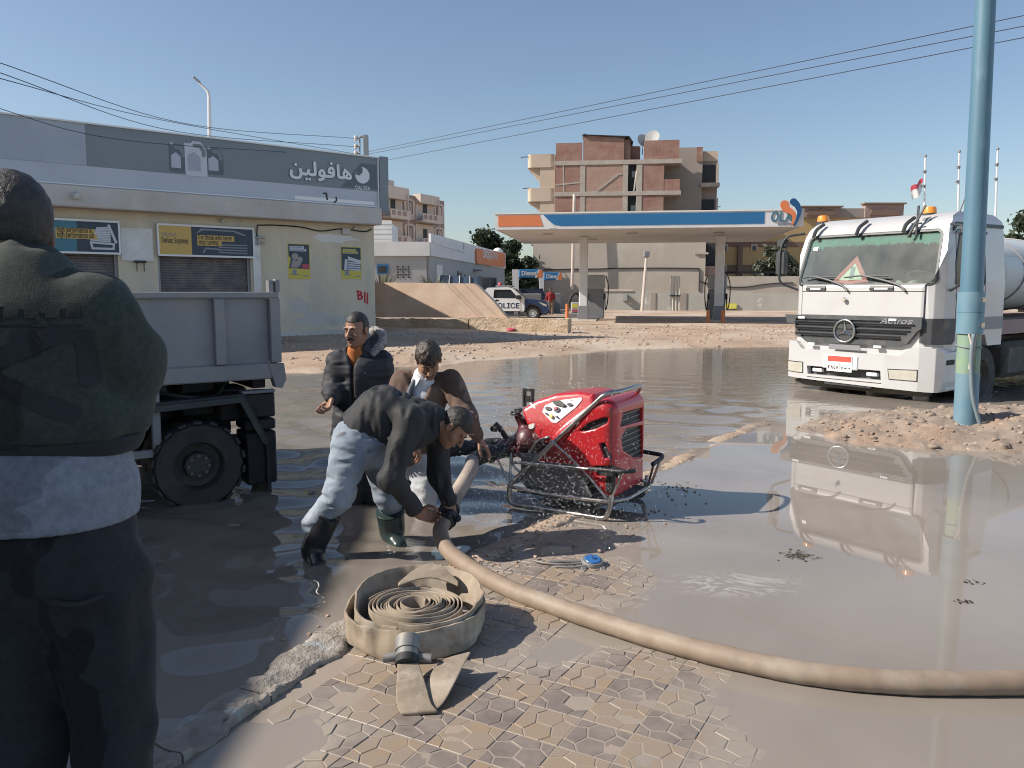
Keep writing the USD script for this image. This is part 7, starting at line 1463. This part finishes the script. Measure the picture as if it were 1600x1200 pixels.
def head_mesh(C, R, h=.0052, tone=None, neck=None, beard=0):
    s = 1.0
    def f(P):
        q = (P - C) @ R                                              # x right, y forward, z up
        qa = q.copy(); qa[:, 0] = np.abs(q[:, 0])
        d = ell(q, (0, -.012, .035), (.076, .094, .095)); d = smin(d, ell(q, (0, .028, -.045), (.058, .066, .078)), .03); d = smin(d, ell(q, (0, .068, -.100), (.024, .022, .020)), .025)
        d = smin(d, ell(qa, (.040, .052, -.030), (.022, .026, .020)), .02); d = smin(d, ell(qa, (.028, .080, .026), (.030, .013, .010)), .012)
        d = smax(d, -ell(qa, (.031, .096, .006), (.018, .016, .012)), .012); d = smin(d, ell(qa, (.031, .074, .006), (.0135, .0125, .0115)), .002)
        d = smin(d, cone(q, (0, .092, .010), (0, .116, -.030), .008, .0125), .010); d = smin(d, ell(qa, (.011, .102, -.034), (.009, .010, .008)), .006)
        d = smin(d, ell(q, (0, .091, -.062), (.024, .010, .0055)), .004); d = smin(d, ell(q, (0, .089, -.073), (.020, .010, .006)), .004); d = smax(d, -ell(q, (0, .101, -.0675), (.022, .008, .0016)), .002)
        d = smin(d, smax(ell(qa, (.080, -.010, -.005), (.010, .021, .032)), -ell(qa, (.088, -.004, -.002), (.007, .011, .018)), .004), .008)
        if neck is not None: d = smin(d, cone(P, C + R @ np.array([0, -.025, -.05]), neck, .054, .060), .03)
        return d
    pts = np.vstack([C - .17, C + .17] + ([np.asarray(neck)[None] - .09, np.asarray(neck)[None] + .09] if neck is not None else []))
    return nets(f, pts.min(0), pts.max(0), h)
def hair_mesh(C, R, line=.045, h=.006, puff=.009, back=-.06, seed=1, amp=.006, side=-.02):
    def f(P):
        q = (P - C) @ R; d = ell(q, (0, -.014, .037), (.077 + puff, .095 + puff, .096 + puff))
        n = meshkit.fbm(q * np.array([70, 60, 40.]), 2, seed) - .5; d = d + n * amp * 2
        face = np.minimum(q[:, 1] - .030 + np.maximum(0, np.abs(q[:, 0]) - .05) * .6, line - q[:, 2] + .0 * q[:, 0])       # in front and below the hair line
        ears = np.minimum(q[:, 1] + .035, side - q[:, 2]); low = back - q[:, 2]; return np.maximum.reduce([d, face, ears, low])
    return nets(f, C - .16, C + .16, h)
def features(who, C, R, hair, brow=True, tash=False, beard=False):
    for s in (-1, 1):
        part('eye', trimesh.creation.icosphere(2, .0075).apply_transform(basis(C + R @ np.array([s * .031, .0815, .005]), R[:, 0], R[:, 1] * .5, R[:, 2] * .8)), 'eye_dark', who, smooth=True)
        if brow: part('eyebrow', tube([C + R @ np.array(p) for p in ((s * .014, .092, .023), (s * .032, .091, .029), (s * .048, .078, .022))], .0042, 6, 4), hair, who, smooth=True)
    if tash: part('moustache', tube([C + R @ np.array(p) for p in ((-.027, .084, -.060), (-.012, .101, -.050), (.012, .101, -.050), (.027, .084, -.060))], .0065, 8, 5), hair, who, smooth=True)
    part('mouth', ell_mesh(C + R @ np.array([0, .094, -.067]), R, (.021, .006, .006)), 'lip', who, smooth=True)
def ell_mesh(C, R, r):
    m = trimesh.creation.icosphere(2, 1.0); m.apply_transform(basis(C, R[:, 0] * r[0], R[:, 1] * r[1], R[:, 2] * r[2])); return m
def hand_mesh(W, R, side=1, curl=(.5, .55, .6, .65), thumb=.5, spread=.06, h=.0045, arm=None):
    """W wrist, R columns: thumb side, towards the fingers, back of the hand"""
    pr_ = [('c', (-.026, .018, 0), (-.028, .078, 0), .013, .0125), ('c', (-.008, .015, 0), (-.010, .084, .001), .0145, .013), ('c', (.010, .015, 0), (.010, .084, .001), .0145, .013), ('c', (.026, .020, 0), (.028, .078, 0), .0135, .0125), ('c', (0, -.035, 0), (0, .015, 0), .0235, .024)]
    fg = []
    for i, (x, y0, L) in enumerate(((.030, .084, (.040, .025, .020)), (.010, .090, (.044, .028, .021)), (-.010, .088, (.041, .026, .020)), (-.029, .080, (.032, .020, .018)))):
        p = np.array([x, y0, .002]); a = 0.; sp = (1.5 - i) * spread
        for j, l in enumerate(L):
            a -= curl[i] * (1.0, 1.1, .7)[j]; q = p + l * np.array([math.sin(sp) * math.cos(a), math.cos(sp) * math.cos(a), math.sin(a)]); fg.append((p, q, .0092 - .0007 * j, .0088 - .0009 * j)); p = q
    t0 = np.array([.026, .022, -.006]); t1 = t0 + np.array([.030, .030, -.014 - .02 * thumb]); t2 = t1 + np.array([.010 - .014 * thumb, .030, -.008 - .018 * thumb]); t3 = t2 + np.array([-.004 - .012 * thumb, .022, -.006 - .010 * thumb])
    th = [(t0, t1, .0145, .0115), (t1, t2, .0108, .0098), (t2, t3, .0096, .0082)]
    def f(P):
        q = (P - W) @ R; q = q.copy(); q[:, 0] *= side; D = None
        for p in pr_: d = cone(q, *p[1:]); D = d if D is None else smin(D, d, .014)
        for s in (fg, th):
            E = None
            for a, b, ra, rb in s: d = cone(q, a, b, ra, rb); D = smin(D, d, .004)
        if arm is not None: D = smin(D, cone(P, W, arm, .026, .036), .02)
        return D
    pts = [W - .14, W + .14] + ([np.asarray(arm) - .05, np.asarray(arm) + .05] if arm is not None else []); pts = np.array(pts); pts2 = pts
    c = W + R[:, 1] * .06; lo = np.minimum(c - .125, (np.asarray(arm) if arm is not None else W) - .045); hi = np.maximum(c + .125, (np.asarray(arm) if arm is not None else W) + .045)
    return nets(f, lo, hi, h)
def person(label, loc): return thing('person', label, 'person', loc)
def R3(m, loc): return mv(m, -np.asarray(loc, float))
def A(u, v, d): return aty(u, v, d)

class Fig:
    """a figure whose pieces are modelled at their place and stored relative to its base"""
    def __init__(s, label, base): s.o = np.asarray(base, float); s.t = person(label, s.o); s.path = s.t.path
    def p(s, name, m, mt, smooth=True, label=None, par=None): return part(name, mv(m, -s.o), mt, par or s.t, smooth=smooth, label=label)

# ---------------- bending man in black
bl, br_ = at(490, 880, -.03), at(613, 850, -.03)
B = Fig('man in black sweater and light jeans bending over the hose coupling', (bl + br_) / 2 * (1, 1, 0))
hipc = A(563, 690, 4.82); hR, hL = A(548, 704, 4.70), A(590, 706, 4.92); chest = A(640, 662, 4.84); shR, shL = A(640, 655, 4.67), A(683, 655, 4.99); elR, elL = A(611, 748, 4.56), A(686, 742, 4.98); wrR, wrL = A(652, 801, 4.72), A(703, 786, 4.97)
knR, knL = A(529, 775, 4.60), A(607, 775, 4.93); anR, anL = bl + (0, 0, .12), br_ + (0, 0, .12); hc = A(709, 668, 4.86)
RB = frame_from((.55, -.20, -.80), (.84, -.05, .54)); nk = A(678, 652, 4.85)
prims_body = [('c', hipc, chest, .11, .12), ('c', shR, elR, .04, .035), ('c', elR, wrR, .034, .026), ('c', shL, elL, .04, .035), ('c', elL, wrL, .034, .026), ('c', hR, knR, .06, .045), ('c', knR, anR, .045, .035), ('c', hL, knL, .06, .045), ('c', knL, anL, .045, .035), ('c', chest, nk, .1, .06)]
RhR = np.stack([unit((.2, .3, .95)), unit((.93, .15, -.30)), np.zeros(3)], 1); RhR[:, 0] = unit(RhR[:, 0] - RhR[:, 1] * (RhR[:, 0] @ RhR[:, 1])); RhR[:, 2] = np.cross(RhR[:, 0], RhR[:, 1])
RhL = np.stack([unit((-.80, -.50, .1)), unit((.12, -.35, -.93)), np.zeros(3)], 1); RhL[:, 0] = unit(RhL[:, 0] - RhL[:, 1] * (RhL[:, 0] @ RhL[:, 1])); RhL[:, 2] = np.cross(RhL[:, 0], RhL[:, 1])
body = cat_([head_mesh(hc, RB, neck=nk), hand_mesh(wrR, RhR, 1, (.55, .6, .65, .7), .8, .05, arm=elR + (wrR - elR) * .72), hand_mesh(wrL, RhL, 1, (.6, .65, .7, .75), .8, .05, arm=elL + (wrL - elL) * .72), sdf_mesh(prims_body, .04, .02)])
B.p('body', body, 'skin'); B.p('hair', hair_mesh(hc, RB, .052, puff=.006, back=-.075, amp=.004, side=-.012), 'hair_black')
features(Node(B.path), hc - B.o, RB, 'hair_black')
back_mid = A(600, 648, 4.82)
sw = [('c', A(566, 672, 4.82), back_mid, .150, .165), ('c', back_mid, chest, .165, .160), ('c', chest, A(668, 660, 4.86), .155, .11), ('c', shR, elR, .088, .066), ('c', elR, elR + (wrR - elR) * .86, .064, .050), ('c', shL, elL, .082, .062), ('c', elL, elL + (wrL - elL) * .88, .060, .048), ('c', A(660, 652, 4.85), nk, .085, .068)]
hemn = unit(chest - hipc)
B.p('sweater', sdf_mesh(sw, .055, .0105, (.017, (16, 9, 5)), cut=lambda P: np.maximum(-((P - A(549, 680, 4.82)) @ hemn), -1)), 'sweater_black')
B.p('cuff', loft([wrL + (elL - wrL) * .18, wrL + (elL - wrL) * .05], [.050, .045], 20), 'jacket_brown')
jn = [('c', hR, knR, .118, .083), ('c', knR, anR + (0, 0, .12), .080, .062), ('c', hL, knL, .112, .080), ('c', knL, anL + (0, 0, .1), .078, .062), ('e', hipc, (.165, .17, .16)), ('c', hipc, A(585, 675, 4.84), .15, .145)]
B.p('jeans', sdf_mesh(jn, .05, .0105, (.016, (8, 12, 20)), seed=3), 'jeans_light')
pk = A(540, 687, 4.655); B.p('pocket_patch', ell_mesh(pk, frame_from((0, -1, .1), (0, 0, 1)), (.06, .02, .05)), 'patch_grey'); B.p('pocket_patch', ell_mesh(pk + (0, -.012, 0), frame_from((0, -1, .1), (0, 0, 1)), (.035, .015, .025)), 'jeans_pale')
def boot(an, top, toe, r=.070, rt=.082):
    return [('c', top, an, rt, r), ('c', an + (0, 0, -.05), an + (0, 0, -.05) + toe, .062, .052)]
def cuffcut(top, d): return lambda P: (P - top) @ d
for an, kn, mt, toe in ((anR, knR, 'boot_black', np.array([.05, -.10, -.03])), (anL, knL, 'boot_green', np.array([.06, -.11, -.03]))):
    top = an + (kn - an) * .62 if mt == 'boot_black' else an + (kn - an) * .52; d = unit(top - an); r0 = .074 if mt == 'boot_black' else .088
    m = sdf_mesh([('c', an + (0, 0, -.02), top + d * .06, r0 * .93, r0 * 1.06), ('c', an + (0, 0, -.06), an + (0, 0, -.07) + toe, .065, .05)], .03, .010, (.004, (9, 9, 9)), cut=lambda P, t=top, e=d: (P - t) @ e); B.p('rubber_boot', m, mt)
    B.p('boot_rim', loft([top - d * .012 + (0, 0, 0), top + d * .002], [r0 * 1.055, r0 * 1.055], 24), mt)
a = np.linspace(0, 2 * np.pi, 25); 
def ring(c, ax_, r, t, n=8):
    ax_ = unit(ax_); e = unit(np.cross(ax_, (.3, .1, .9))); g = np.cross(ax_, e); return loft(c + r * (np.cos(a)[:, None] * e + np.sin(a)[:, None] * g), t, n, cap=False)
B.p('bracelet', ring(wrL + RhL[:, 1] * .0, wrL - elL, .030, .008), 'bracelet_red'); wc_ = wrR - RhR[:, 1] * .022; B.p('watch', ring(wc_, wrR - elR, .0305, .008), 'watch_steel'); wn = unit((-.05, -1, .25)); B.p('watch_dial', cyl(wc_ + wn * .024, wc_ + wn * .040, .022, n=18), 'watch_face', 40)

# ---------------- man in the brown jacket
C_ = Fig('man in brown jacket and white collar reaching for the pump outlet', A(640, 800, 5.55) * (1, 1, 0))
hc = A(670, 563, 5.45); RC_ = frame_from((.12, -.72, -.62), (.02, -.55, .80)); nk = A(662, 588, 5.56); ch = A(660, 625, 5.6); hp_ = A(636, 700, 5.72); sR, sL = A(630, 598, 5.58), A(704, 596, 5.58); eL, wL = A(729, 650, 5.44), A(748, 686, 5.52); eR, wR = A(612, 650, 5.5), A(640, 690, 5.3)
Rh = np.stack([unit((-.3, -.65, .2)), unit((.62, .05, -.75)), np.zeros(3)], 1); Rh[:, 0] = unit(Rh[:, 0] - Rh[:, 1] * (Rh[:, 0] @ Rh[:, 1])); Rh[:, 2] = np.cross(Rh[:, 0], Rh[:, 1])
k1, k2 = A(664, 765, 5.62), A(622, 765, 5.68); f1, f2 = A(668, 812, 5.55), A(620, 815, 5.6); f1[2] = f2[2] = -.25
body = cat_([head_mesh(hc, RC_, neck=nk), hand_mesh(wL, Rh, 1, (.25, .28, .3, .35), .35, .10, arm=eL + (wL - eL) * .7), hand_mesh(wR, Rh, -1, (.5, .5, .5, .5), .5, arm=eR + (wR - eR) * .7), sdf_mesh([('c', hp_, ch, .10, .11), ('c', sR, eR, .04, .035), ('c', eR, wR, .034, .026), ('c', sL, eL, .04, .035), ('c', eL, wL, .034, .026), ('c', hp_, k1, .07, .05), ('c', k1, f1, .05, .04), ('c', hp_, k2, .07, .05), ('c', k2, f2, .05, .04), ('c', ch, nk, .09, .05)], .04, .02)])
C_.p('body', body, 'skin'); C_.p('hair', hair_mesh(hc, RC_, .040, puff=.014, back=-.06, amp=.010, seed=4, side=-.02), 'hair_brown'); features(Node(C_.path), hc - C_.o, RC_, 'hair_brown', True, True)
fw = unit((.05, -.85, -.25))
C_.p('shirt', sdf_mesh([('c', nk, ch + fw * .02, .072, .12), ('c', ch + fw * .02, hp_ + fw * .02, .125, .13)], .03, .012, (.008, (9, 9, 7)), seed=5), 'shirt_white')
for s in (-1, 1): C_.p('collar', hull([nk + np.array(p) for p in ((s * .015, -.085, -.01), (s * .055, -.075, -.075), (s * .085, -.045, -.03), (s * .062, -.01, .03), (s * .02, -.095, -.015), (s * .06, -.087, -.08))]), 'shirt_white', 40)
opening = lambda P, D: smax(D, -np.maximum(np.abs((P - ch)[:, 0] + (P - ch)[:, 2] * .05) - .022 - np.clip((P - ch)[:, 2], 0, 1) * .42, (P - ch)[:, 1] + .06), .012)
C_.p('jacket', sdf_mesh([('c', hp_, ch, .165, .165), ('e', ch + (0, .01, .08), (.20, .13, .12)), ('c', sR, eR, .090, .068), ('c', eR, eR + (wR - eR) * .85, .066, .052), ('c', sL, eL, .086, .064), ('c', eL, eL + (wL - eL) * .80, .062, .048), ('c', ch + (0, .03, .08), nk + (0, .03, 0), .12, .08)], .05, .0105, (.015, (14, 12, 5)), seed=6, extra=opening), 'jacket_brown')
C_.p('ribbed_cuff', loft([eL + (wL - eL) * .72, eL + (wL - eL) * .88], [.052, .044], 20), 'jacket_brown'); C_.p('lapel', tube([nk + (-.06, -.06, -.02), ch + (-.075, -.155, .06), ch + (-.03, -.175, -.10)], .014, 8, 6), 'vest_grey')
C_.p('trousers', sdf_mesh([('e', hp_, (.16, .14, .14)), ('c', hp_ + (.07, 0, -.05), k1, .105, .08), ('c', k1, f1, .078, .068), ('c', hp_ + (-.07, 0, -.05), k2, .105, .08), ('c', k2, f2, .078, .068)], .05, .012, (.012, (9, 9, 17)), seed=7), 'jeans_pale')

# ---------------- standing man in the navy parka
S = Fig('standing man in dark navy parka with fur-trimmed hood looking left', A(566, 780, 5.95) * (1, 1, 0)); D0 = 5.8
hc = A(557, 516, D0); RS = frame_from((-.40, -.90, -.10), (-.06, -.10, 1)); nk = A(562, 552, D0 + .03); ch = A(564, 590, D0 + .05); hp_ = A(556, 690, D0 + .10); sR, sL = A(530, 566, D0), A(594, 566, D0 + .08); eR, wR = A(521, 607, D0 - .02), A(518, 622, D0 - .22); eL, wL = A(597, 640, D0 + .05), A(580, 672, D0 - .12)
Rh = np.stack([unit((.5, -.4, .5)), unit((-.18, -.55, -.82)), np.zeros(3)], 1); Rh[:, 0] = unit(Rh[:, 0] - Rh[:, 1] * (Rh[:, 0] @ Rh[:, 1])); Rh[:, 2] = np.cross(Rh[:, 0], Rh[:, 1])
k1, k2 = A(545, 765, D0 + .05), A(585, 765, D0 + .12); f1, f2 = k1 + (0, .02, -.5), k2 + (0, .02, -.5)
body = cat_([head_mesh(hc, RS, neck=nk), hand_mesh(wR, Rh, -1, (.6, .65, .7, .7), .5, .05, arm=eR + (wR - eR) * .5), sdf_mesh([('c', hp_, ch, .11, .12), ('c', sR, eR, .04, .035), ('c', eR, wR, .034, .026), ('c', sL, eL, .04, .035), ('c', eL, wL, .034, .026), ('c', hp_, k1, .07, .05), ('c', k1, f1, .05, .04), ('c', hp_, k2, .07, .05), ('c', k2, f2, .05, .04), ('c', ch, nk, .09, .05)], .04, .02)])
S.p('body', body, 'skin'); S.p('hair', hair_mesh(hc, RS, .066, puff=.004, back=-.06, amp=.003, seed=8, side=-.015), 'hair_black'); features(Node(S.path), hc - S.o, RS, 'hair_black', True, True)
S.p('knit_collar', sdf_mesh([('c', nk + (-.02, -.04, .02), nk + (-.02, -.028, -.045), .062, .066)], .02, .010), 'orange_knit')
vopen = lambda P, D: smax(D, -np.maximum(np.abs((P - nk)[:, 0] + .03) - .010 - np.clip((P - nk)[:, 2] + .09, 0, 1) * .38, (P - nk)[:, 1] + .02), .012)
S.p('parka', sdf_mesh([('c', hp_ + (0, 0, .02), ch, .185, .175), ('e', ch + (0, 0, .07), (.215, .15, .12)), ('c', sR, eR, .094, .078), ('c', eR, eR + (wR - eR) * .85, .076, .060), ('c', sL, eL, .094, .078), ('c', eL, wL, .076, .060), ('c', ch + (0, .0, .08), nk + (0, .01, .02), .13, .095)], .05, .0105, (.016, (7, 7, 17)), seed=9, extra=vopen), 'parka_navy')
S.p('badge', ell_mesh(ch + (.055, -.158, .05), frame_from((.1, -1, .12), (0, 0, 1)), (.013, .012, .05)), 'patch_grey')
S.p('hood', sdf_mesh([('c', nk + (.03, .07, .0), nk + (.11, .10, .07), .085, .07)], .03, .010, (.01, (9, 9, 9)), seed=2), 'parka_quilt')
fr_ = [nk + np.array(p) for p in ((.085, -.03, -.01), (.135, .01, .04), (.165, .05, .10), (.135, .10, .15), (.07, .14, .16))]; fm = tube(fr_, .034, 14, 8); fm.vertices += fm.vertex_normals * ((meshkit.fbm(fm.vertices * 60, 2, 3) - .5) * .03)[:, None]; S.p('fur_trim', fm, 'fur_grey')
S.p('trousers', sdf_mesh([('e', hp_, (.17, .14, .14)), ('c', hp_ + (-.07, 0, -.05), k1, .11, .085), ('c', k1, f1, .083, .07), ('c', hp_ + (.07, 0, -.05), k2, .11, .085), ('c', k2, f2, .083, .07)], .05, .013, (.010, (11, 11, 14)), seed=10), 'trousers_dark')

# ---------------- big man in the foreground, back to the camera
FD = 1.75; FX = -1.0
F_ = Fig('big man in dark green sweater seen from behind at the left edge', (FX, FD, 0.)); q = lambda u, v, dy=0.: A(u, v, FD + dy)
hc = q(8, 352, .03); hc = np.array([-1.125, FD + .05, 1.728]); RF = frame_from((-.75, .66, -.15), (0, .1, 1)); nk = np.array([-1.065, FD + .0, 1.635])
body = cat_([head_mesh(hc, RF, .006, neck=nk), sdf_mesh([('c', (FX - .03, FD, 1.0), (FX - .03, FD, 1.5), .09, .10), ('c', (FX + .06, FD, .9), (FX + .07, FD, .5), .06, .05), ('c', (FX + .07, FD, .5), (FX + .08, FD, .08), .05, .04), ('c', (FX - .13, FD, .9), (FX - .15, FD, .5), .06, .05), ('c', (FX - .15, FD, .5), (FX - .16, FD, .08), .05, .04), ('c', (FX - .04, FD, 1.45), nk, .10, .07), ('c', (FX + .08, FD, 1.53), (FX + .10, FD + .06, 1.44), .045, .04), ('c', (FX - .2, FD, 1.45), (FX - .22, FD + .10, 1.30), .045, .04)], .05, .02)])
F_.p('body', body, 'skin_dark'); F_.p('hair', hair_mesh(hc, RF, .05, .006, .007, -.075, 12, .004, -.02), 'hair_black')
sw = [('e', (FX - .06, FD + .0, 1.48), (.20, .150, .17)), ('e', (FX - .03, FD + .01, 1.33), (.208, .152, .12)), ('c', (FX + .090, FD + .01, 1.535), (FX + .112, FD + .05, 1.45), .076, .076), ('c', (FX + .112, FD + .05, 1.45), (FX + .04, FD + .20, 1.31), .074, .06), ('c', (FX - .21, FD + .01, 1.535), (FX - .255, FD + .07, 1.42), .085, .080), ('c', (FX - .255, FD + .07, 1.42), (FX - .1, FD + .24, 1.31), .074, .06), ('c', (FX - .07, FD, 1.56), (nk + (0, 0, -.02)), .12, .092), ('c', nk + (.0, .0, -.05), (FX + .095, FD, 1.545), .088, .074)]
hemz = lambda P: 1.282 - P[:, 2]
F_.p('sweater', sdf_mesh(sw, .06, .0085, (.017, (10, 7, 4.5)), cut=hemz, seed=13), 'sweater_green')
F_.p('hem_band', sdf_mesh([('e', (FX - .03, FD + .01, 1.30), (.198, .146, .12))], .03, .0085, (.006, (14, 14, 3)), cut=lambda P: np.maximum(1.243 - P[:, 2], P[:, 2] - 1.288), seed=2), 'sweater_print')
F_.p('neck_band', ring(nk + (0.0, .0, -.012), (.05, -.12, 1), .086, .010, 8), 'sweater_green')
def on_back(poly2, d, ref):
    """flat print laid on the back of the sweater: rays shot towards +y"""
    g = poly2.segmentize(.015); m = trimesh.creation.triangulate_polygon(g, engine='earcut'); v, f = m; v, f = trimesh.remesh.subdivide_to_size(np.c_[v, np.zeros(len(v))], f, .018); o = np.c_[v[:, 0], np.full(len(v), FD - 1.), v[:, 1]]
    loc, ri, ti = ref.ray.intersects_location(o, np.tile([0., 1, 0], (len(o), 1)), multiple_hits=False); y = np.full(len(o), np.nan); y[ri] = loc[:, 1]; ok = ~np.isnan(y[f]).any(1); w = np.c_[v[:, 0], np.nan_to_num(y) - d, v[:, 1]]; return trimesh.Trimesh(w, f[ok], process=False)
ref = sdf_mesh(sw, .06, .0085, (.017, (10, 7, 4.5)), cut=hemz, seed=13); ref = trimesh.Trimesh(ref.vertices, ref.faces)
cx = FX - .02
bigk = shapely.union_all([LineString([(cx - .10, 1.510), (cx - .10, 1.355)]).buffer(.018), LineString([(cx - .08, 1.435), (cx + .08, 1.510)]).buffer(.020), LineString([(cx - .06, 1.435), (cx + .10, 1.350)]).buffer(.020), LineString([(cx + .02, 1.510), (cx + .13, 1.510), (cx + .13, 1.415)]).buffer(.014)])
tops = shapely.union_all([sbox(cx - .115 + .036 * k, 1.547, cx - .089 + .036 * k, 1.577) for k in range(7)] + [sbox(cx - .115, 1.529, cx + .13, 1.534)])
for poly in list(getattr(bigk, 'geoms', [bigk])) + list(tops.geoms):
    try: F_.p('printed_mark', on_back(poly, .0025, ref), 'sweater_print')
    except Exception as e: print('print', e)
F_.p('tee_shirt', sdf_mesh([('e', (FX - .045, FD + .0, 1.20), (.182, .138, .17)), ('c', (FX - .06, FD, 1.12), (FX - .01, FD, 1.12), .146, .146)], .05, .0085, (.012, (5, 5, 13)), cut=lambda P: np.maximum(1.088 + .02 * (P[:, 0] - FX) - P[:, 2], P[:, 2] - 1.262), seed=14), 'tee_grey')
tr = [('e', (FX - .035, FD + .0, 1.0), (.168, .145, .15)), ('c', (FX - .07, FD, 1.08), (FX + .0, FD, 1.08), .128, .128), ('c', (FX + .060, FD, .93), (FX + .072, FD - .0, .55), .112, .080), ('c', (FX + .072, FD, .55), (FX + .08, FD, .08), .080, .076), ('c', (FX - .14, FD, .93), (FX - .155, FD, .55), .120, .092), ('c', (FX - .155, FD, .55), (FX - .165, FD, .08), .092, .085)]
F_.p('trousers', sdf_mesh(tr, .045, .0095, (.014, (10, 9, 5)), cut=lambda P: P[:, 2] - 1.115 - .04 * (P[:, 0] - FX), seed=15), 'trousers_black')
F_.p('back_pocket', tube([(FX + .03, FD - .150, .955), (FX + .08, FD - .140, .945), (FX + .125, FD - .116, .955)], .005, 6, 6), 'trousers_dark')
for s in (-1, 1): F_.p('shoe', sdf_mesh([('c', (FX - .04 + s * .12, FD - .03, .06), (FX - .04 + s * .13, FD + .17, .04), .055, .045)], .02, .012), 'boot_black')

# ---------------- worker in red at the pumps
W_ = Fig('distant worker in a red top standing by the fuel pumps', (aty(860, 480, 50)[0], 50., .1)); o = W_.o
hc = o + (0, 0, 1.63); RW = frame_from((0, -1, 0), (0, 0, 1))
W_.p('body', cat_([head_mesh(hc, RW, .014, neck=o + (0, 0, 1.45)), sdf_mesh([('c', o + (0, 0, 1.0), o + (0, 0, 1.35), .1, .12), ('c', o + (-.2, 0, 1.38), o + (-.24, 0, 1.1), .04, .035), ('c', o + (-.24, 0, 1.1), o + (-.2, -.1, .86), .034, .026), ('c', o + (.2, 0, 1.38), o + (.24, 0, 1.1), .04, .035), ('c', o + (.24, 0, 1.1), o + (.2, -.1, .86), .034, .026), ('e', o + (-.2, -.11, .80), (.03, .03, .07)), ('e', o + (.2, -.11, .80), (.03, .03, .07))], .03, .022)]), 'skin_dark'); W_.p('hair', hair_mesh(hc, RW, .05, .014), 'hair_black')
W_.p('red_top', sdf_mesh([('c', o + (0, 0, 1.0), o + (0, 0, 1.32), .16, .18), ('c', o + (-.2, 0, 1.36), o + (-.25, 0, 1.1), .08, .07), ('c', o + (.2, 0, 1.36), o + (.25, 0, 1.1), .08, .07)], .05, .022), 'red_cloth'); W_.p('khaki_trousers', sdf_mesh([('e', o + (0, 0, .95), (.17, .13, .12)), ('c', o + (.09, 0, .9), o + (.11, 0, .08), .1, .07), ('c', o + (-.09, 0, .9), o + (-.11, 0, .08), .1, .07)], .04, .022), 'khaki')
for s in (-1, 1): W_.p('shoe', rbox(o[0] + s * .11 - .05, o[0] + s * .11 + .05, 49.82, 50.08, .1, .2, .03), 'boot_black')
# ================================================================ SMALL THINGS
mat('droplet', (.75, .76, .78), .08, coat=.5); mat('debris_dark', (.045, .038, .03), .9, (.09, .075, .055), scale=30.)
rs = np.random.default_rng(21); dr = []
for i in range(3000):
    c = pw(rs.normal(.02, .34), rs.normal(-.28, .26), abs(rs.normal(.05, .45)) + .02)
    if c[2] > 1.0: continue
    m = trimesh.creation.icosphere(0, rs.choice([.0017, .0024, .0034], p=[.5, .35, .15])); m.apply_scale([1, 1, rs.uniform(.9, 1.6)]); m.apply_translation(c); dr.append(m)
part('water_spray', dr, 'droplet', kind='stuff', smooth=True, label='fine spray of water drops in the air in front of the red pump', cat='spray')
def debris(lab, u, v, n, sx, sy, seed, big=.02):
    p = at(u, v, 0.); r = np.random.default_rng(seed); d = thing('floating_debris', lab, 'debris', p); ms = []
    for k in range(n):
        a = r.uniform(0, 6.28); L = r.uniform(.3, 1.3) * big; x, y = r.normal(0, sx), r.normal(0, sy)
        ms.append(clod((x, y, r.uniform(0, .006)), r.uniform(.2, .5) * big, k + seed, .5) if k % 3 else cyl((x, y, .004), (x + L * 2 * math.cos(a), y + L * 2 * math.sin(a), .006 + r.uniform(0, .01)), .0022, .0015, 5))
    part('scraps', cat_(ms), 'debris_dark', d, kind='stuff')
debris('dark clump of leaf litter floating in the puddle below the truck reflection', 1246, 868, 60, .055, .05, 1)
debris('upper small scrap of twigs floating at the right of the puddle', 1518, 911, 16, .035, .012, 2, .014); debris('lower small scrap of twigs floating at the right of the puddle', 1512, 941, 18, .022, .014, 3, .016)
debris('twigs and wet scraps on the mud right of the pump', 1045, 757, 16, .09, .06, 4, .018)
tw = thing('twig', 'small dark twig on the pavers right of the coiled hose', 'twig', at(786, 1060, .012)); part('stick', tube([(-.025, 0, .0), (0, .004, .004), (.026, .006, .0)], .0022, 6), 'debris_dark', tw, smooth=True); part('side_shoot', tube([(.004, .004, .004), (.015, -.016, .004)], .0014, 5, smooth=False), 'debris_dark', tw)
bt = thing('plastic_scrap', 'small red plastic scrap lying at the foot of the broken footing', 'litter', (*aty(798, 514, 28.2)[:2], gz(aty(798, 514, 28.2)[0], 28.2) + .03)); part('scrap', clod((0, 0, .03), .14, 5, .5), 'red_print', bt, smooth=True)
